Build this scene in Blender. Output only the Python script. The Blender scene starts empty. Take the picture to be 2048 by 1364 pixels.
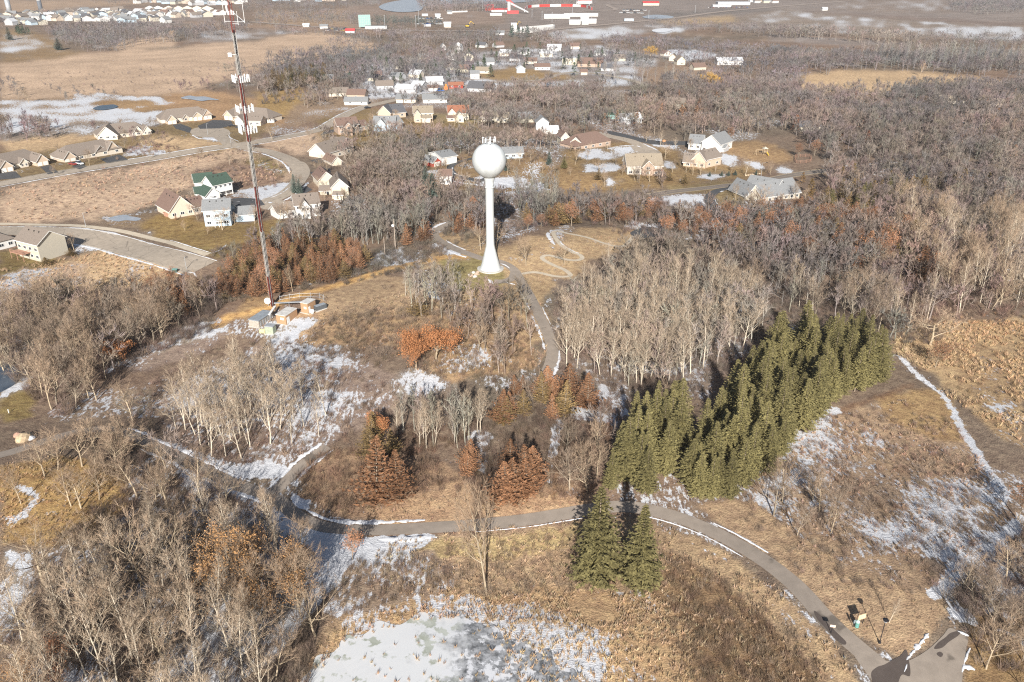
import bpy, math, random
import numpy as np
from mathutils import Vector

random.seed(7)
RNG = np.random.default_rng(11)
SC = bpy.context.scene
COL = SC.collection

# ------------------------------------------------------------------ camera, sky, sun, exposure
FPX, PITCH, CAMZ = 1593.0, math.radians(25.8), 100.0
cam_d = bpy.data.cameras.new("camera")
cam = bpy.data.objects.new("camera", cam_d)
COL.objects.link(cam)
cam.location = (0, 0, CAMZ)
cam.rotation_euler = (math.pi / 2 - PITCH, 0, 0)
cam_d.sensor_width = 36.0
cam_d.lens = 36.0 * FPX / 2048.0
cam_d.clip_start = 1.0
cam_d.clip_end = 20000.0
SC.camera = cam

SUN_EL = math.radians(27.0)
SUN_AZ_TRAVEL = math.radians(2.5)       # the light travels away from the camera, a touch to the right
w = bpy.data.worlds.new("World")
SC.world = w
w.use_nodes = True
nt = w.node_tree
bg = nt.nodes["Background"]
sky = nt.nodes.new("ShaderNodeTexSky")
sky.sky_type = 'NISHITA'
sky.sun_disc = False
sky.sun_elevation = SUN_EL
sky.sun_rotation = math.pi + SUN_AZ_TRAVEL
nt.links.new(sky.outputs[0], bg.inputs[0])
bg.inputs[1].default_value = 0.05
sd = bpy.data.lights.new("sun", 'SUN')
sd.energy = 5.0
sd.angle = math.radians(0.5)
sd.color = (1.0, 0.955, 0.885)
sun = bpy.data.objects.new("sun", sd)
COL.objects.link(sun)
tv = Vector((math.sin(SUN_AZ_TRAVEL) * math.cos(SUN_EL), math.cos(SUN_AZ_TRAVEL) * math.cos(SUN_EL), -math.sin(SUN_EL)))
sun.rotation_euler = tv.to_track_quat('-Z', 'Y').to_euler()
sun.location = (0, -60, 160)
SC.view_settings.view_transform = 'Standard'
SC.view_settings.look = 'None'
SC.view_settings.gamma = 1.0
SC.view_settings.exposure = 0.66
SC.cycles.max_bounces = 5
SC.cycles.diffuse_bounces = 2
SC.cycles.glossy_bounces = 2
SC.cycles.transmission_bounces = 2
SC.cycles.volume_bounces = 0
SC.cycles.use_denoising = False
SC.cycles.filter_width = 1.2

# ------------------------------------------------------------------ numpy noise, terrain, projection
def vnoise(x, y, seed=0):
    x = np.asarray(x, float); y = np.asarray(y, float)
    xi = np.floor(x).astype(np.int64); yi = np.floor(y).astype(np.int64)
    fx = x - xi; fy = y - yi
    fx = fx * fx * (3 - 2 * fx); fy = fy * fy * (3 - 2 * fy)
    def h(a, b):
        n = (a * 374761393 + b * 668265263 + seed * 1442695041) & 0xffffffff
        n = ((n ^ (n >> 13)) * 1274126177) & 0xffffffff
        return ((n ^ (n >> 16)) & 0xffff) / 65535.0
    return (h(xi, yi) * (1 - fx) + h(xi + 1, yi) * fx) * (1 - fy) + (h(xi, yi + 1) * (1 - fx) + h(xi + 1, yi + 1) * fx) * fy

def fbm(x, y, seed=0, o=3):
    s = 0; a = 1; t = 0
    for i in range(o):
        s = s + a * vnoise(np.asarray(x) * 2 ** i, np.asarray(y) * 2 ** i, seed + i * 17); t += a; a *= .5
    return s / t

def hgt(x, y):
    x = np.asarray(x, float); y = np.asarray(y, float)
    r = np.sqrt(x * x + y * y)
    k = np.clip((620 - r) / 250, 0, 1)
    z = 1.5 * np.sin(x / 31 + 1.3) * np.cos(y / 37) + 1.1 * np.sin((x + y) / 23 + .5) + .7 * np.sin((x - 1.4 * y) / 17)
    z = z * k
    # hill under the water tower, hollow under the pond
    z = z + 3.0 * np.exp(-(((x + 10) / 60) ** 2 + ((y - 262) / 55) ** 2)) * k
    pf = np.exp(-(((x - 2) / 34) ** 4 + ((y - 86) / 22) ** 4))
    z = z * (1 - pf) - 1.5 * pf
    return z

CP, SP = math.cos(PITCH), math.sin(PITCH)
def W(px, py, dz=0.0):
    """ground point seen at photo pixel (px, py) of the 2048 x 1364 picture"""
    dx = (px - 1024.0); up = (682.0 - py)
    d = (dx, FPX * CP + up * SP, -FPX * SP + up * CP)
    z = 0.0
    for _ in range(12):
        t = (CAMZ - z) / -d[2]
        x, y = d[0] * t, d[1] * t
        z = float(hgt(x, y))
    return Vector((x, y, z + dz))

def proj(x, y, z):
    depth = y * CP + (CAMZ - z) * SP
    depth = np.where(depth < 1, 1, depth)
    u = y * SP - (CAMZ - z) * CP
    ok = (y * CP + (CAMZ - z) * SP) > 5
    return 1024 + FPX * x / depth, 682 - FPX * u / depth, depth, ok

def hfrom(px, py, ytop):
    """height of a thing standing at pixel (px, py) whose top shows at row ytop"""
    p = W(px, py)
    a = PITCH - math.atan((682 - ytop) / FPX)
    # forward distance p.y, camera height above
    return (CAMZ - p.y * math.tan(a)) - p.z

def inside(px, py, poly):
    n = len(poly)
    P = np.asarray(poly, float)
    x0, y0 = P.min(0); x1, y1 = P.max(0)
    res = np.zeros(px.shape, bool)
    idx = np.nonzero((px >= x0) & (px <= x1) & (py >= y0) & (py <= y1))[0]
    if len(idx) == 0: return res
    X = px[idx]; Y = py[idx]; r = np.zeros(len(idx), bool)
    for i in range(n):
        xa, ya = P[i]; xb, yb = P[(i + 1) % n]
        if ya == yb: continue
        c = ((ya > Y) != (yb > Y)) & (X < (xb - xa) * (Y - ya) / (yb - ya) + xa)
        r ^= c
    res[idx] = r
    return res

def spline(pts, step=2.0):
    """Catmull-Rom through ground points given as pixels -> evenly spaced world xy"""
    P = [np.array(W(*p)[:2]) for p in pts]
    P = [2 * P[0] - P[1]] + P + [2 * P[-1] - P[-2]]
    out = []
    for i in range(1, len(P) - 2):
        a, b, c, d = P[i - 1], P[i], P[i + 1], P[i + 2]
        n = max(2, int(np.linalg.norm(c - b) / step))
        for k in range(n):
            t = k / n
            out.append(.5 * ((2 * b) + (c - a) * t + (2 * a - 5 * b + 4 * c - d) * t * t + (3 * b - a - 3 * c + d) * t ** 3))
    out.append(P[-2])
    return np.array(out)

def dist_line(x, y, L, maxd):
    """distance to polyline L for points near it, big elsewhere"""
    d = np.full(x.shape, 1e9)
    bx0, by0 = L.min(0) - maxd; bx1, by1 = L.max(0) + maxd
    idx = np.nonzero((x > bx0) & (x < bx1) & (y > by0) & (y < by1))[0]
    if len(idx) == 0: return d
    X = x[idx]; Y = y[idx]; dd = np.full(len(idx), 1e9)
    for i in range(len(L) - 1):
        a = L[i]; b = L[i + 1]; v = b - a; l2 = max(v @ v, 1e-6)
        m = np.nonzero((X > min(a[0], b[0]) - maxd) & (X < max(a[0], b[0]) + maxd) & (Y > min(a[1], b[1]) - maxd) & (Y < max(a[1], b[1]) + maxd))[0]
        if len(m) == 0: continue
        t = np.clip(((X[m] - a[0]) * v[0] + (Y[m] - a[1]) * v[1]) / l2, 0, 1)
        q = np.hypot(X[m] - a[0] - t * v[0], Y[m] - a[1] - t * v[1])
        dd[m] = np.minimum(dd[m], q)
    d[idx] = dd
    return d

# ------------------------------------------------------------------ materials
def new_mat(name, rough=.9, spec=.2):
    m = bpy.data.materials.new(name); m.use_nodes = True
    b = m.node_tree.nodes["Principled BSDF"]
    b.inputs["Roughness"].default_value = rough
    b.inputs["Specular IOR Level"].default_value = spec
    return m, m.node_tree, b

def N(nt, t, **kw):
    n = nt.nodes.new(t)
    for k, v in kw.items():
        if k.startswith('i_'): n.inputs[k[2:].replace('_', ' ')].default_value = v
        else: setattr(n, k, v)
    return n

def mat(name, col, rough=.85, var=.12, scale=1.5, objvar=0.0, metal=0.0, spec=.25, stretch=None):
    m, t, b = new_mat(name, rough, spec)
    b.inputs["Metallic"].default_value = metal
    tc = N(t, 'ShaderNodeTexCoord')
    no = N(t, 'ShaderNodeTexNoise'); no.inputs['Scale'].default_value = scale; no.inputs['Detail'].default_value = 4
    src = tc.outputs['Object']
    if stretch:
        mp = N(t, 'ShaderNodeMapping'); mp.inputs['Scale'].default_value = stretch
        t.links.new(src, mp.inputs[0]); src = mp.outputs[0]
    t.links.new(src, no.inputs['Vector'])
    mr = N(t, 'ShaderNodeMapRange'); mr.inputs[1].default_value = .3; mr.inputs[2].default_value = .7
    mr.inputs[3].default_value = 1 - var; mr.inputs[4].default_value = 1 + var
    t.links.new(no.outputs[0], mr.inputs[0])
    val = mr.outputs[0]
    if objvar:
        oi = N(t, 'ShaderNodeObjectInfo')
        m2 = N(t, 'ShaderNodeMapRange'); m2.inputs[3].default_value = 1 - objvar; m2.inputs[4].default_value = 1 + objvar
        t.links.new(oi.outputs['Random'], m2.inputs[0])
        mu = N(t, 'ShaderNodeMath', operation='MULTIPLY')
        t.links.new(val, mu.inputs[0]); t.links.new(m2.outputs[0], mu.inputs[1]); val = mu.outputs[0]
    hs = N(t, 'ShaderNodeHueSaturation'); hs.inputs['Color'].default_value = (*col, 1)
    t.links.new(val, hs.inputs['Value'])
    t.links.new(hs.outputs[0], b.inputs['Base Color'])
    return m

def mat_attr(name, rough=.95, attr='tint'):
    """colour held per vertex (each plant's own tone)"""
    m, t, b = new_mat(name, rough, .1)
    a = N(t, 'ShaderNodeAttribute', attribute_name=attr)
    t.links.new(a.outputs['Color'], b.inputs['Base Color'])
    return m

# ------------------------------------------------------------------ object helpers
def np_mesh(name, V, F, mats, mi=None, tint=None, smooth=False):
    V = np.asarray(V, np.float32); F = np.asarray(F, np.int32)
    me = bpy.data.meshes.new(name)
    nf, k = F.shape
    me.vertices.add(len(V)); me.vertices.foreach_set('co', V.ravel())
    me.loops.add(nf * k); me.loops.foreach_set('vertex_index', F.ravel())
    me.polygons.add(nf); me.polygons.foreach_set('loop_start', np.arange(0, nf * k, k, dtype=np.int32))
    for m in (mats if isinstance(mats, (list, tuple)) else [mats]): me.materials.append(m)
    if mi is not None: me.polygons.foreach_set('material_index', np.asarray(mi, np.int32))
    if smooth: me.polygons.foreach_set('use_smooth', np.ones(nf, bool))
    if tint is not None:
        at = me.attributes.new('tint', 'FLOAT_COLOR', 'POINT')
        c = np.ones((len(V), 4), np.float32); c[:, :3] = tint
        at.data.foreach_set('color', c.ravel())
    me.update(calc_edges=True)
    return me

def link(name, me, parent=None, loc=None):
    o = bpy.data.objects.new(name, me); COL.objects.link(o)
    if parent is not None: o.parent = parent
    if loc is not None: o.location = loc
    return o

def tag(o, label, cat, group=None):
    o['label'] = label; o['category'] = cat
    if group: o['group'] = group
    return o

def structure(o): o['kind'] = 'structure'; return o
def stuff(o, label=None, cat=None):
    o['kind'] = 'stuff'
    if label: o['label'] = label; o['category'] = cat
    return o

def empty(name, loc, label=None, cat=None, group=None, rz=0.0):
    o = bpy.data.objects.new(name, None); COL.objects.link(o)
    o.location = loc; o.rotation_euler = (0, 0, rz); o.empty_display_size = .3
    if label: tag(o, label, cat, group)
    return o

class MB:
    """collects polygons, builds one mesh"""
    def __init__(s): s.v = []; s.f = []; s.m = []
    def add(s, vs, fs, mi=0):
        b = len(s.v); s.v += [tuple(v) for v in vs]
        for f in fs: s.f.append([b + i for i in f]); s.m.append(mi)
    def box(s, x0, y0, z0, x1, y1, z1, mi=0):
        s.add([(x0, y0, z0), (x1, y0, z0), (x1, y1, z0), (x0, y1, z0), (x0, y0, z1), (x1, y0, z1), (x1, y1, z1), (x0, y1, z1)],
              [(0, 3, 2, 1), (4, 5, 6, 7), (0, 1, 5, 4), (1, 2, 6, 5), (2, 3, 7, 6), (3, 0, 4, 7)], mi)
    def obox(s, o, u, n, x0, x1, y0, y1, z0, z1, mi=0):
        """box in a frame: origin o, horizontal axes u, n"""
        P = []
        for z in (z0, z1):
            for a, b in ((x0, y0), (x1, y0), (x1, y1), (x0, y1)):
                P.append((o[0] + u[0] * a + n[0] * b, o[1] + u[1] * a + n[1] * b, o[2] + z))
        s.add(P, [(0, 3, 2, 1), (4, 5, 6, 7), (0, 1, 5, 4), (1, 2, 6, 5), (2, 3, 7, 6), (3, 0, 4, 7)], mi)
    def tube(s, p0, p1, r0, r1=None, n=8, cap=True, mi=0):
        r1 = r0 if r1 is None else r1
        p0 = Vector(p0); p1 = Vector(p1); d = (p1 - p0).normalized()
        a = d.orthogonal().normalized(); b = d.cross(a)
        vs = [p0 + (a * math.cos(2 * math.pi * i / n) + b * math.sin(2 * math.pi * i / n)) * r0 for i in range(n)]
        vs += [p1 + (a * math.cos(2 * math.pi * i / n) + b * math.sin(2 * math.pi * i / n)) * r1 for i in range(n)]
        fs = [(i, (i + 1) % n, n + (i + 1) % n, n + i) for i in range(n)]
        if cap: fs += [tuple(range(n))[::-1], tuple(range(n, 2 * n))]
        s.add(vs, fs, mi)
    def lathe(s, prof, n=32, c=(0, 0, 0), mi=0):
        vs = []; m = len(prof)
        for r, z in prof:
            for i in range(n):
                a = 2 * math.pi * i / n; vs.append((c[0] + r * math.cos(a), c[1] + r * math.sin(a), c[2] + z))
        fs = [(j * n + i, j * n + (i + 1) % n, (j + 1) * n + (i + 1) % n, (j + 1) * n + i) for j in range(m - 1) for i in range(n)]
        fs += [tuple(range(n))[::-1], tuple(range((m - 1) * n, m * n))]
        s.add(vs, fs, mi)
    def build(s, name, mats, parent=None, loc=None, smooth=False, label=None):
        me = bpy.data.meshes.new(name); me.from_pydata(s.v, [], s.f)
        for m in (mats if isinstance(mats, (list, tuple)) else [mats]): me.materials.append(m)
        me.polygons.foreach_set('material_index', s.m)
        if smooth: me.polygons.foreach_set('use_smooth', [True] * len(s.f))
        me.update()
        o = link(name, me, parent, loc)
        if label: o['label'] = label
        return o

def ribbon(name, line, half, mt, dz=.06, ncross=4, ragged=0.0, bulge=0.0, seed=0, taper=False, kerb=0.0):
    """strip draped on the terrain; line = world xy, half = half width (number or per-point array)"""
    L = np.asarray(line); n = len(L)
    T = np.gradient(L, axis=0); T /= np.linalg.norm(T, axis=1)[:, None] + 1e-9
    Nn = np.stack([-T[:, 1], T[:, 0]], 1)
    h = np.full(n, half, float) if np.isscalar(half) else np.asarray(half, float)
    if taper: h = h * np.sin(np.clip(np.linspace(0.03, .97, n), 0, 1) * math.pi) ** .4
    V = []; cols = np.linspace(-1, 1, ncross + 1)
    for c in cols:
        e = h.copy()
        if ragged:
            e = e * (1 + ragged * (vnoise(np.arange(n) * .55 + seed * 9.1, np.full(n, c * 3 + 9.), seed) - .5) * 2 * abs(c) ** .5)
        P = L + Nn * (c * e)[:, None]
        z = hgt(P[:, 0], P[:, 1]) + dz + bulge * (1 - c * c) * (.5 + .8 * vnoise(P[:, 0] * .6, P[:, 1] * .6, 5)) * np.minimum(1, h / (h.max() + 1e-6))
        if bulge and abs(c) == 1: z = hgt(P[:, 0], P[:, 1]) - .08
        V.append(np.column_stack([P, z]))
    V = np.concatenate(V); F = []
    m = len(cols)
    for j in range(m - 1):
        a = np.arange(n - 1) + j * n
        F.append(np.column_stack([a, a + n, a + n + 1, a + 1])[:, ::-1])
    F = np.concatenate(F)
    return link(name, np_mesh(name, V, F[:, ::-1] if False else F, mt, smooth=bulge > 0))

# ------------------------------------------------------------------ ground sheet with its land cover
TAN = (.53, .38, .265); TAN2 = (.55, .385, .23); STRAW = (.42, .30, .18); BRN = (.20, .135, .085); FOREST = (.225, .162, .118)
LAWN = (.235, .17, .075); LAWN2 = (.30, .20, .085); PLOW = (.27, .22, .19); TRACK = (.62, .38, .16); RUST = (.26, .15, .085); GREYB = (.23, .18, .145)
GROUND = [
 # far fields
 ([(0,0),(330,0),(300,8),(160,14),(140,22),(0,26)], (.40,.28,.19), .02),
 ([(60,26),(160,14),(420,26),(430,44),(320,52),(140,40)], PLOW, .12),
 ([(620,24),(760,12),(800,30),(720,60),(560,60),(512,50),(512,20)], (.36,.25,.165), .05),
 ([(980,0),(2048,0),(2048,66),(1700,58),(1540,30),(1300,60),(1130,62),(1000,60),(960,30)], PLOW, .12),
 ([(1540,18),(2048,46),(2048,62),(1880,50),(1640,28)], (.23,.17,.14), .08),
 ([(1630,20),(1720,0),(1880,0),(1920,18),(1880,26),(1760,24)], (.25,.19,.15), .38),
 ([(1440,40),(1560,18),(1640,26),(2048,56),(2048,84),(1800,76),(1640,60),(1500,58)], (.27,.21,.165), .36),
 ([(1800,56),(2048,52),(2048,82),(1860,72)], (.27,.21,.165), .58),
 ([(1100,60),(1400,40),(1440,52),(1300,66),(1120,86)], PLOW, .40),
 ([(1090,64),(1240,52),(1270,62),(1210,78),(1120,84)], (.30,.24,.19), .55),
 ([(1290,30),(1450,16),(1560,20),(1420,30),(1340,36)], (.20,.17,.15), .05),
 ([(1320,42),(1460,30),(1480,44),(1340,50)], STRAW, .03),
 ([(1540,70),(1700,78),(1860,88),(1700,92),(1540,82)], PLOW, .30),
 ([(690,14),(860,6),(1020,30),(1010,48),(700,54)], (.30,.22,.17), .2),
 # marsh at the upper left
 ([(0,128),(110,118),(160,108),(230,102),(350,97),(430,86),(512,84),(560,68),(640,64),(700,74),(760,90),(752,100),(690,108),(620,115),(560,128),(500,150),(430,165),(360,190),(300,192),(200,195),(100,196),(0,200)], TAN, .0),
 ([(218,86),(260,78),(340,72),(352,92),(300,98),(228,100)], TAN, .0),
 ([(340,40),(560,52),(700,54),(760,64),(640,62),(540,64),(470,60)], (.33,.22,.15), .05),
 ([(0,56),(60,62),(110,78),(120,96),(170,106),(110,118),(0,126)], (.30,.20,.11), .25),
 ([(0,66),(60,70),(110,96),(60,98),(0,110)], (.30,.20,.11), .55),
 ([(380,62),(512,56),(620,60),(560,72),(460,84),(370,86)], (.25,.19,.15), .42),
 # golf ground with snow
 ([(0,200),(140,196),(150,190),(200,188),(330,195),(345,205),(330,235),(250,262),(120,275),(0,285)], (.30,.20,.12), .66),
 ([(180,205),(290,198),(340,210),(320,222),(240,222)], (.36,.23,.12), .15),
 ([(330,190),(420,180),(512,200),(560,215),(560,250),(430,250),(330,240)], (.40,.25,.14), .05),
 ([(100,250),(270,235),(330,245),(200,270),(0,286),(0,262)], (.24,.19,.15), .45),
 ([(0,284),(120,272),(210,268),(190,304),(100,300),(0,305)], TAN2, .02),
 ([(0,300),(110,302),(200,272),(340,246),(470,240),(560,250),(460,300),(240,330),(0,362)], (.24,.17,.09), .12),
 ([(250,290),(330,270),(460,285),(380,302),(260,312)], TAN2, .05),
 ([(262,285),(330,298),(330,308),(230,316)], (.3,.2,.1), .82),
 ([(370,268),(430,272),(460,284),(400,276)], (.3,.2,.1), .8),
 ([(0,380),(100,358),(250,338),(380,316),(470,298),(530,310),(570,325),(590,350),(560,372),(480,375),(400,370),(340,385),(330,400),(260,425),(200,440),(0,447)], TAN, .01),
 ([(380,345),(470,320),(560,345),(555,372),(480,380),(400,372)], (.30,.20,.14), .04),
 ([(490,305),(540,315),(580,345),(560,350),(500,330)], (.26,.19,.09), .2),
 ([(470,380),(560,366),(590,366),(560,395),(500,402)], (.3,.22,.15), .85),
 ([(512,278),(640,262),(680,262),(690,300),(640,300),(600,310),(540,298)], TAN, .03),
 ([(200,430),(330,425),(350,440),(300,455),(220,452)], (.28,.2,.13), .35),
 # yards in the middle left
 ([(270,450),(330,425),(400,440),(520,445),(560,440),(560,470),(480,500),(430,508),(340,480)], LAWN2, .03),
 ([(380,490),(450,500),(470,508),(430,515),(360,490)], LAWN, .25),
 ([(0,500),(60,500),(130,520),(140,530),(60,545),(0,556)], LAWN, .06),
 ([(130,478),(175,476),(225,490),(250,505),(210,508),(140,500)], (.3,.22,.15), .88),
 ([(60,540),(200,505),(300,515),(390,545),(330,560),(240,580),(180,600),(60,590),(0,560)], TAN2, .10),
 ([(0,548),(60,538),(180,520),(150,570),(60,600),(0,600)], TAN, .46),
 ([(640,240),(740,215),(840,240),(940,240),(980,262),(900,262),(700,300),(640,310)], (.26,.18,.09), .08),
 ([(560,175),(700,180),(760,205),(690,225),(600,250),(560,250)], (.30,.21,.14), .25),
 ([(512,185),(600,172),(620,190),(560,235),(512,230)], (.38,.25,.11), .05),
 ([(840,225),(980,232),(985,246),(860,246)], (.3,.23,.12), .2),
 # village
 ([(700,120),(1010,100),(1200,90),(1320,110),(1300,170),(1100,175),(900,190),(700,200)], (.26,.21,.18), .50),
 ([(960,146),(1030,134),(1140,150),(1150,158),(1040,166),(960,162)], (.36,.24,.12), .02),
 ([(950,155),(1040,165),(1100,170),(960,175),(930,165)], (.3,.25,.2), .8),
 ([(1330,100),(1390,100),(1440,110),(1350,125)], (.3,.25,.2), .8),
 ([(1310,60),(1360,55),(1370,64),(1320,68)], (.3,.25,.2), .85),
 ([(1270,135),(1400,130),(1500,150),(1440,175),(1290,165)], (.33,.23,.16), .2),
 # right tan marsh
 ([(1600,150),(1680,140),(1860,144),(2000,158),(2012,166),(1900,165),(1800,172),(1725,190),(1650,186),(1600,178)], TAN2, .01),
 # yards middle right
 ([(850,330),(960,300),(1060,300),(1120,330),(1120,385),(960,390),(860,385)], (.27,.18,.10), .35),
 ([(955,355),(1000,352),(1110,372),(1100,382),(960,370)], (.3,.25,.2), .93),
 ([(1130,300),(1240,280),(1340,300),(1400,320),(1480,330),(1540,340),(1500,355),(1340,372),(1180,385),(1120,340)], (.285,.19,.095), .08),
 ([(1090,335),(1160,335),(1210,365),(1190,385),(1090,385)], (.33,.215,.11), .04),
 ([(1140,300),(1210,298),(1270,288),(1280,300),(1235,316),(1170,322)], (.3,.25,.2), .9),
 ([(1165,325),(1230,330),(1235,342),(1180,345)], (.3,.25,.2), .8),
 ([(1205,350),(1245,356),(1235,370),(1215,366)], (.3,.25,.2), .8),
 ([(1310,285),(1360,284),(1372,296),(1330,296)], (.3,.25,.2), .85),
 ([(1320,320),(1345,325),(1345,342),(1325,336)], (.3,.25,.2), .8),
 ([(1435,310),(1470,315),(1478,330),(1460,336)], (.3,.25,.2), .95),
 ([(1478,316),(1530,326),(1530,336),(1490,330)], (.3,.25,.2), .8),
 ([(1400,345),(1455,345),(1455,356),(1400,358)], (.3,.25,.2), .85),
 ([(1545,335),(1585,335),(1585,346),(1550,345)], (.3,.25,.2), .75),
 ([(1450,285),(1520,282),(1580,300),(1590,325),(1540,328),(1470,318),(1440,300)], (.37,.24,.13), .02),
 ([(1330,372),(1500,360),(1500,400),(1440,415),(1400,395)], (.26,.19,.10), .05),
 ([(1300,390),(1400,385),(1440,410),(1440,430),(1390,420),(1300,405)], (.24,.18,.14), .60),
 # open hill by the water tower
 ([(870,470),(920,455),(1000,495),(1080,470),(1130,455),(1260,455),(1290,475),(1250,500),(1180,520),(1140,560),(1080,600),(1100,680),(1060,700),(1000,640),(900,620),(840,560),(860,520)], (.45,.315,.185), .03),
 ([(890,500),(960,512),(1010,535),(1020,555),(980,580),(900,580),(870,550)], (.31,.25,.115), .02),
 ([(860,480),(920,500),(940,520),(880,515)], (.3,.22,.15), .8),
 ([(1100,455),(1140,450),(1150,462),(1110,490),(1095,480)], (.3,.22,.15), .6),
 ([(1250,440),(1290,448),(1340,465),(1290,460),(1250,462)], (.3,.22,.15), .8),
 ([(770,490),(800,495),(840,525),(830,535),(760,530),(720,530)], (.3,.22,.15), .72),
 ([(640,590),(700,565),(760,545),(820,560),(900,570),(930,600),(880,620),(780,625),(680,640),(600,620)], (.40,.28,.175), .22),
 ([(800,540),(860,540),(925,580),(880,600),(820,580)], (.27,.20,.15), .55),
 ([(560,580),(640,560),(720,535),(700,550),(620,575)], (.3,.22,.15), .5),
 ([(480,600),(540,590),(560,600),(520,640),(470,640)], (.34,.22,.12), .3),
 ([(560,630),(620,625),(680,640),(860,630),(1000,640),(1080,700),(1060,740),(900,760),(820,700),(700,690),(580,690),(560,660)], (.42,.28,.165), .14),
 ([(540,640),(620,632),(640,640),(590,670),(540,700)], (.3,.25,.2), .72),
 ([(860,690),(960,690),(990,735),(900,745),(860,720)], (.38,.26,.15), .45),
 ([(580,680),(660,690),(760,730),(830,760),(900,755),(860,800),(760,830),(650,900),(560,930),(440,960),(330,900),(330,800),(430,720)], (.27,.20,.16), .46),
 ([(800,735),(860,745),(900,770),(860,800),(780,790)], (.27,.22,.18), .62),
 ([(220,740),(300,700),(400,650),(470,655),(420,700),(300,745)], (.27,.20,.16), .42),
 ([(280,700),(400,640),(460,645),(440,668),(330,700)], (.3,.25,.2), .75),
 ([(1110,560),(1180,560),(1300,560),(1480,600),(1500,700),(1400,800),(1250,800),(1110,760)], (.25,.19,.15), .34),
 ([(1390,570),(1480,580),(1530,620),(1500,640),(1400,620)], (.28,.22,.18), .5),
 ([(1200,770),(1260,790),(1240,860),(1190,850),(1140,830)], (.28,.22,.18), .72),
 ([(1100,820),(1120,815),(1118,930),(1110,1000),(1095,990),(1100,900)], (.28,.20,.14), .55),
 ([(940,850),(985,860),(970,940),(935,930)], (.28,.22,.18), .7),
 ([(620,910),(740,900),(900,940),(1000,980),(1180,960),(1200,1020),(1000,1040),(800,1050),(700,1040),(600,1000)], (.34,.225,.145), .10),
 ([(790,1000),(900,975),(1180,1000),(1180,1018),(1000,1040),(760,1050),(740,1030)], (.43,.285,.175), .01),
 # foreground
 ([(700,1080),(900,1070),(1160,1040),(1300,1040),(1420,1085),(1560,1180),(1680,1300),(1740,1400),(1760,1600),(500,1600),(620,1300),(740,1160)], (.37,.26,.165), .07),
 ([(800,1085),(1000,1068),(1160,1045),(1170,1070),(1100,1100),(960,1120),(860,1110)], (.41,.305,.16), .01),
 ([(1320,1060),(1420,1090),(1520,1150),(1620,1240),(1740,1380),(1700,1400),(1560,1250),(1440,1150),(1330,1090)], (.42,.295,.18), .03),
 ([(1330,1100),(1450,1170),(1560,1270),(1640,1364),(1640,1500),(1400,1500),(1360,1300),(1300,1200)], (.26,.17,.10), .06),
 ([(900,1200),(1100,1175),(1300,1190),(1400,1270),(1400,1364),(1380,1600),(1300,1600),(1000,1500),(900,1230)], (.46,.31,.18), .16),
 ([(800,1225),(940,1195),(1080,1215),(1200,1250),(1330,1300),(1360,1400),(1300,1600),(1000,1500)], (.46,.31,.18), .43),
 ([(640,1320),(700,1240),(840,1190),(960,1190),(980,1220),(800,1250),(700,1290)], (.46,.31,.18), .5),
 ([(720,1072),(870,1068),(880,1080),(830,1100),(760,1130),(720,1200),(660,1230),(700,1120)], (.3,.24,.18), .80),
 ([(700,1120),(850,1100),(920,1130),(900,1180),(820,1200),(700,1240),(650,1240)], (.30,.22,.16), .45),
 ([(360,940),(440,960),(520,990),(570,1030),(650,1065),(720,1080),(700,1130),(640,1230),(560,1300),(420,1400),(300,1420),(330,1300),(430,1180),(420,1060)], (.25,.19,.155), .72),
 ([(440,925),(570,925),(600,940),(520,958),(460,955)], (.3,.25,.2), .93),
 ([(0,930),(120,910),(240,930),(260,1000),(200,1080),(100,1090),(0,1100)], (.38,.245,.11), .10),
 ([(0,1110),(60,1110),(60,1180),(0,1220)], (.3,.25,.2), .6),
 ([(0,1220),(80,1180),(300,1250),(340,1450),(0,1500)], (.22,.165,.125), .35),
 ([(0,780),(50,775),(80,800),(60,830),(0,850)], LAWN, .02),
 ([(0,775),(45,740),(60,750),(50,775),(0,800)], (.3,.25,.2), .8),
 ([(240,790),(300,780),(310,830),(250,830)], (.28,.22,.16), .6),
 # right side
 ([(1520,920),(1600,860),(1700,815),(1800,800),(1880,830),(1960,900),(2010,990),(2010,1060),(1960,1130),(1900,1190),(1820,1190),(1740,1160),(1650,1120),(1560,1050),(1500,1000)], (.36,.25,.165), .42),
 ([(1560,930),(1680,900),(1800,960),(1900,1060),(1880,1120),(1760,1080),(1640,1020)], (.34,.24,.165), .47),
 ([(1750,790),(1880,780),(1950,880),(1860,870),(1760,840)], (.38,.25,.13), .14),
 ([(1780,660),(1900,640),(2060,640),(2060,860),(1980,850),(1920,800),(1870,750),(1790,710)], (.47,.33,.19), .07),
 ([(1880,680),(1960,690),(2048,760),(2048,900),(1980,850),(1920,760)], (.38,.26,.15), .26),
 ([(1850,1100),(1960,1040),(2048,1040),(2048,1200),(1960,1220),(1880,1180)], (.27,.2,.15), .42),
 ([(1400,1010),(1500,1000),(1620,1090),(1760,1160),(1880,1190),(1910,1240),(1860,1280),(1790,1310),(1700,1260),(1600,1160),(1500,1090)], (.41,.285,.18), .02),
 ([(1940,1240),(2100,1200),(2200,1600),(1900,1600),(1930,1364)], (.29,.19,.10), .06),
 ([(1900,1225),(1960,1240),(1955,1252),(1915,1242)], (.3,.25,.2), 1.0),
]
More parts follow.
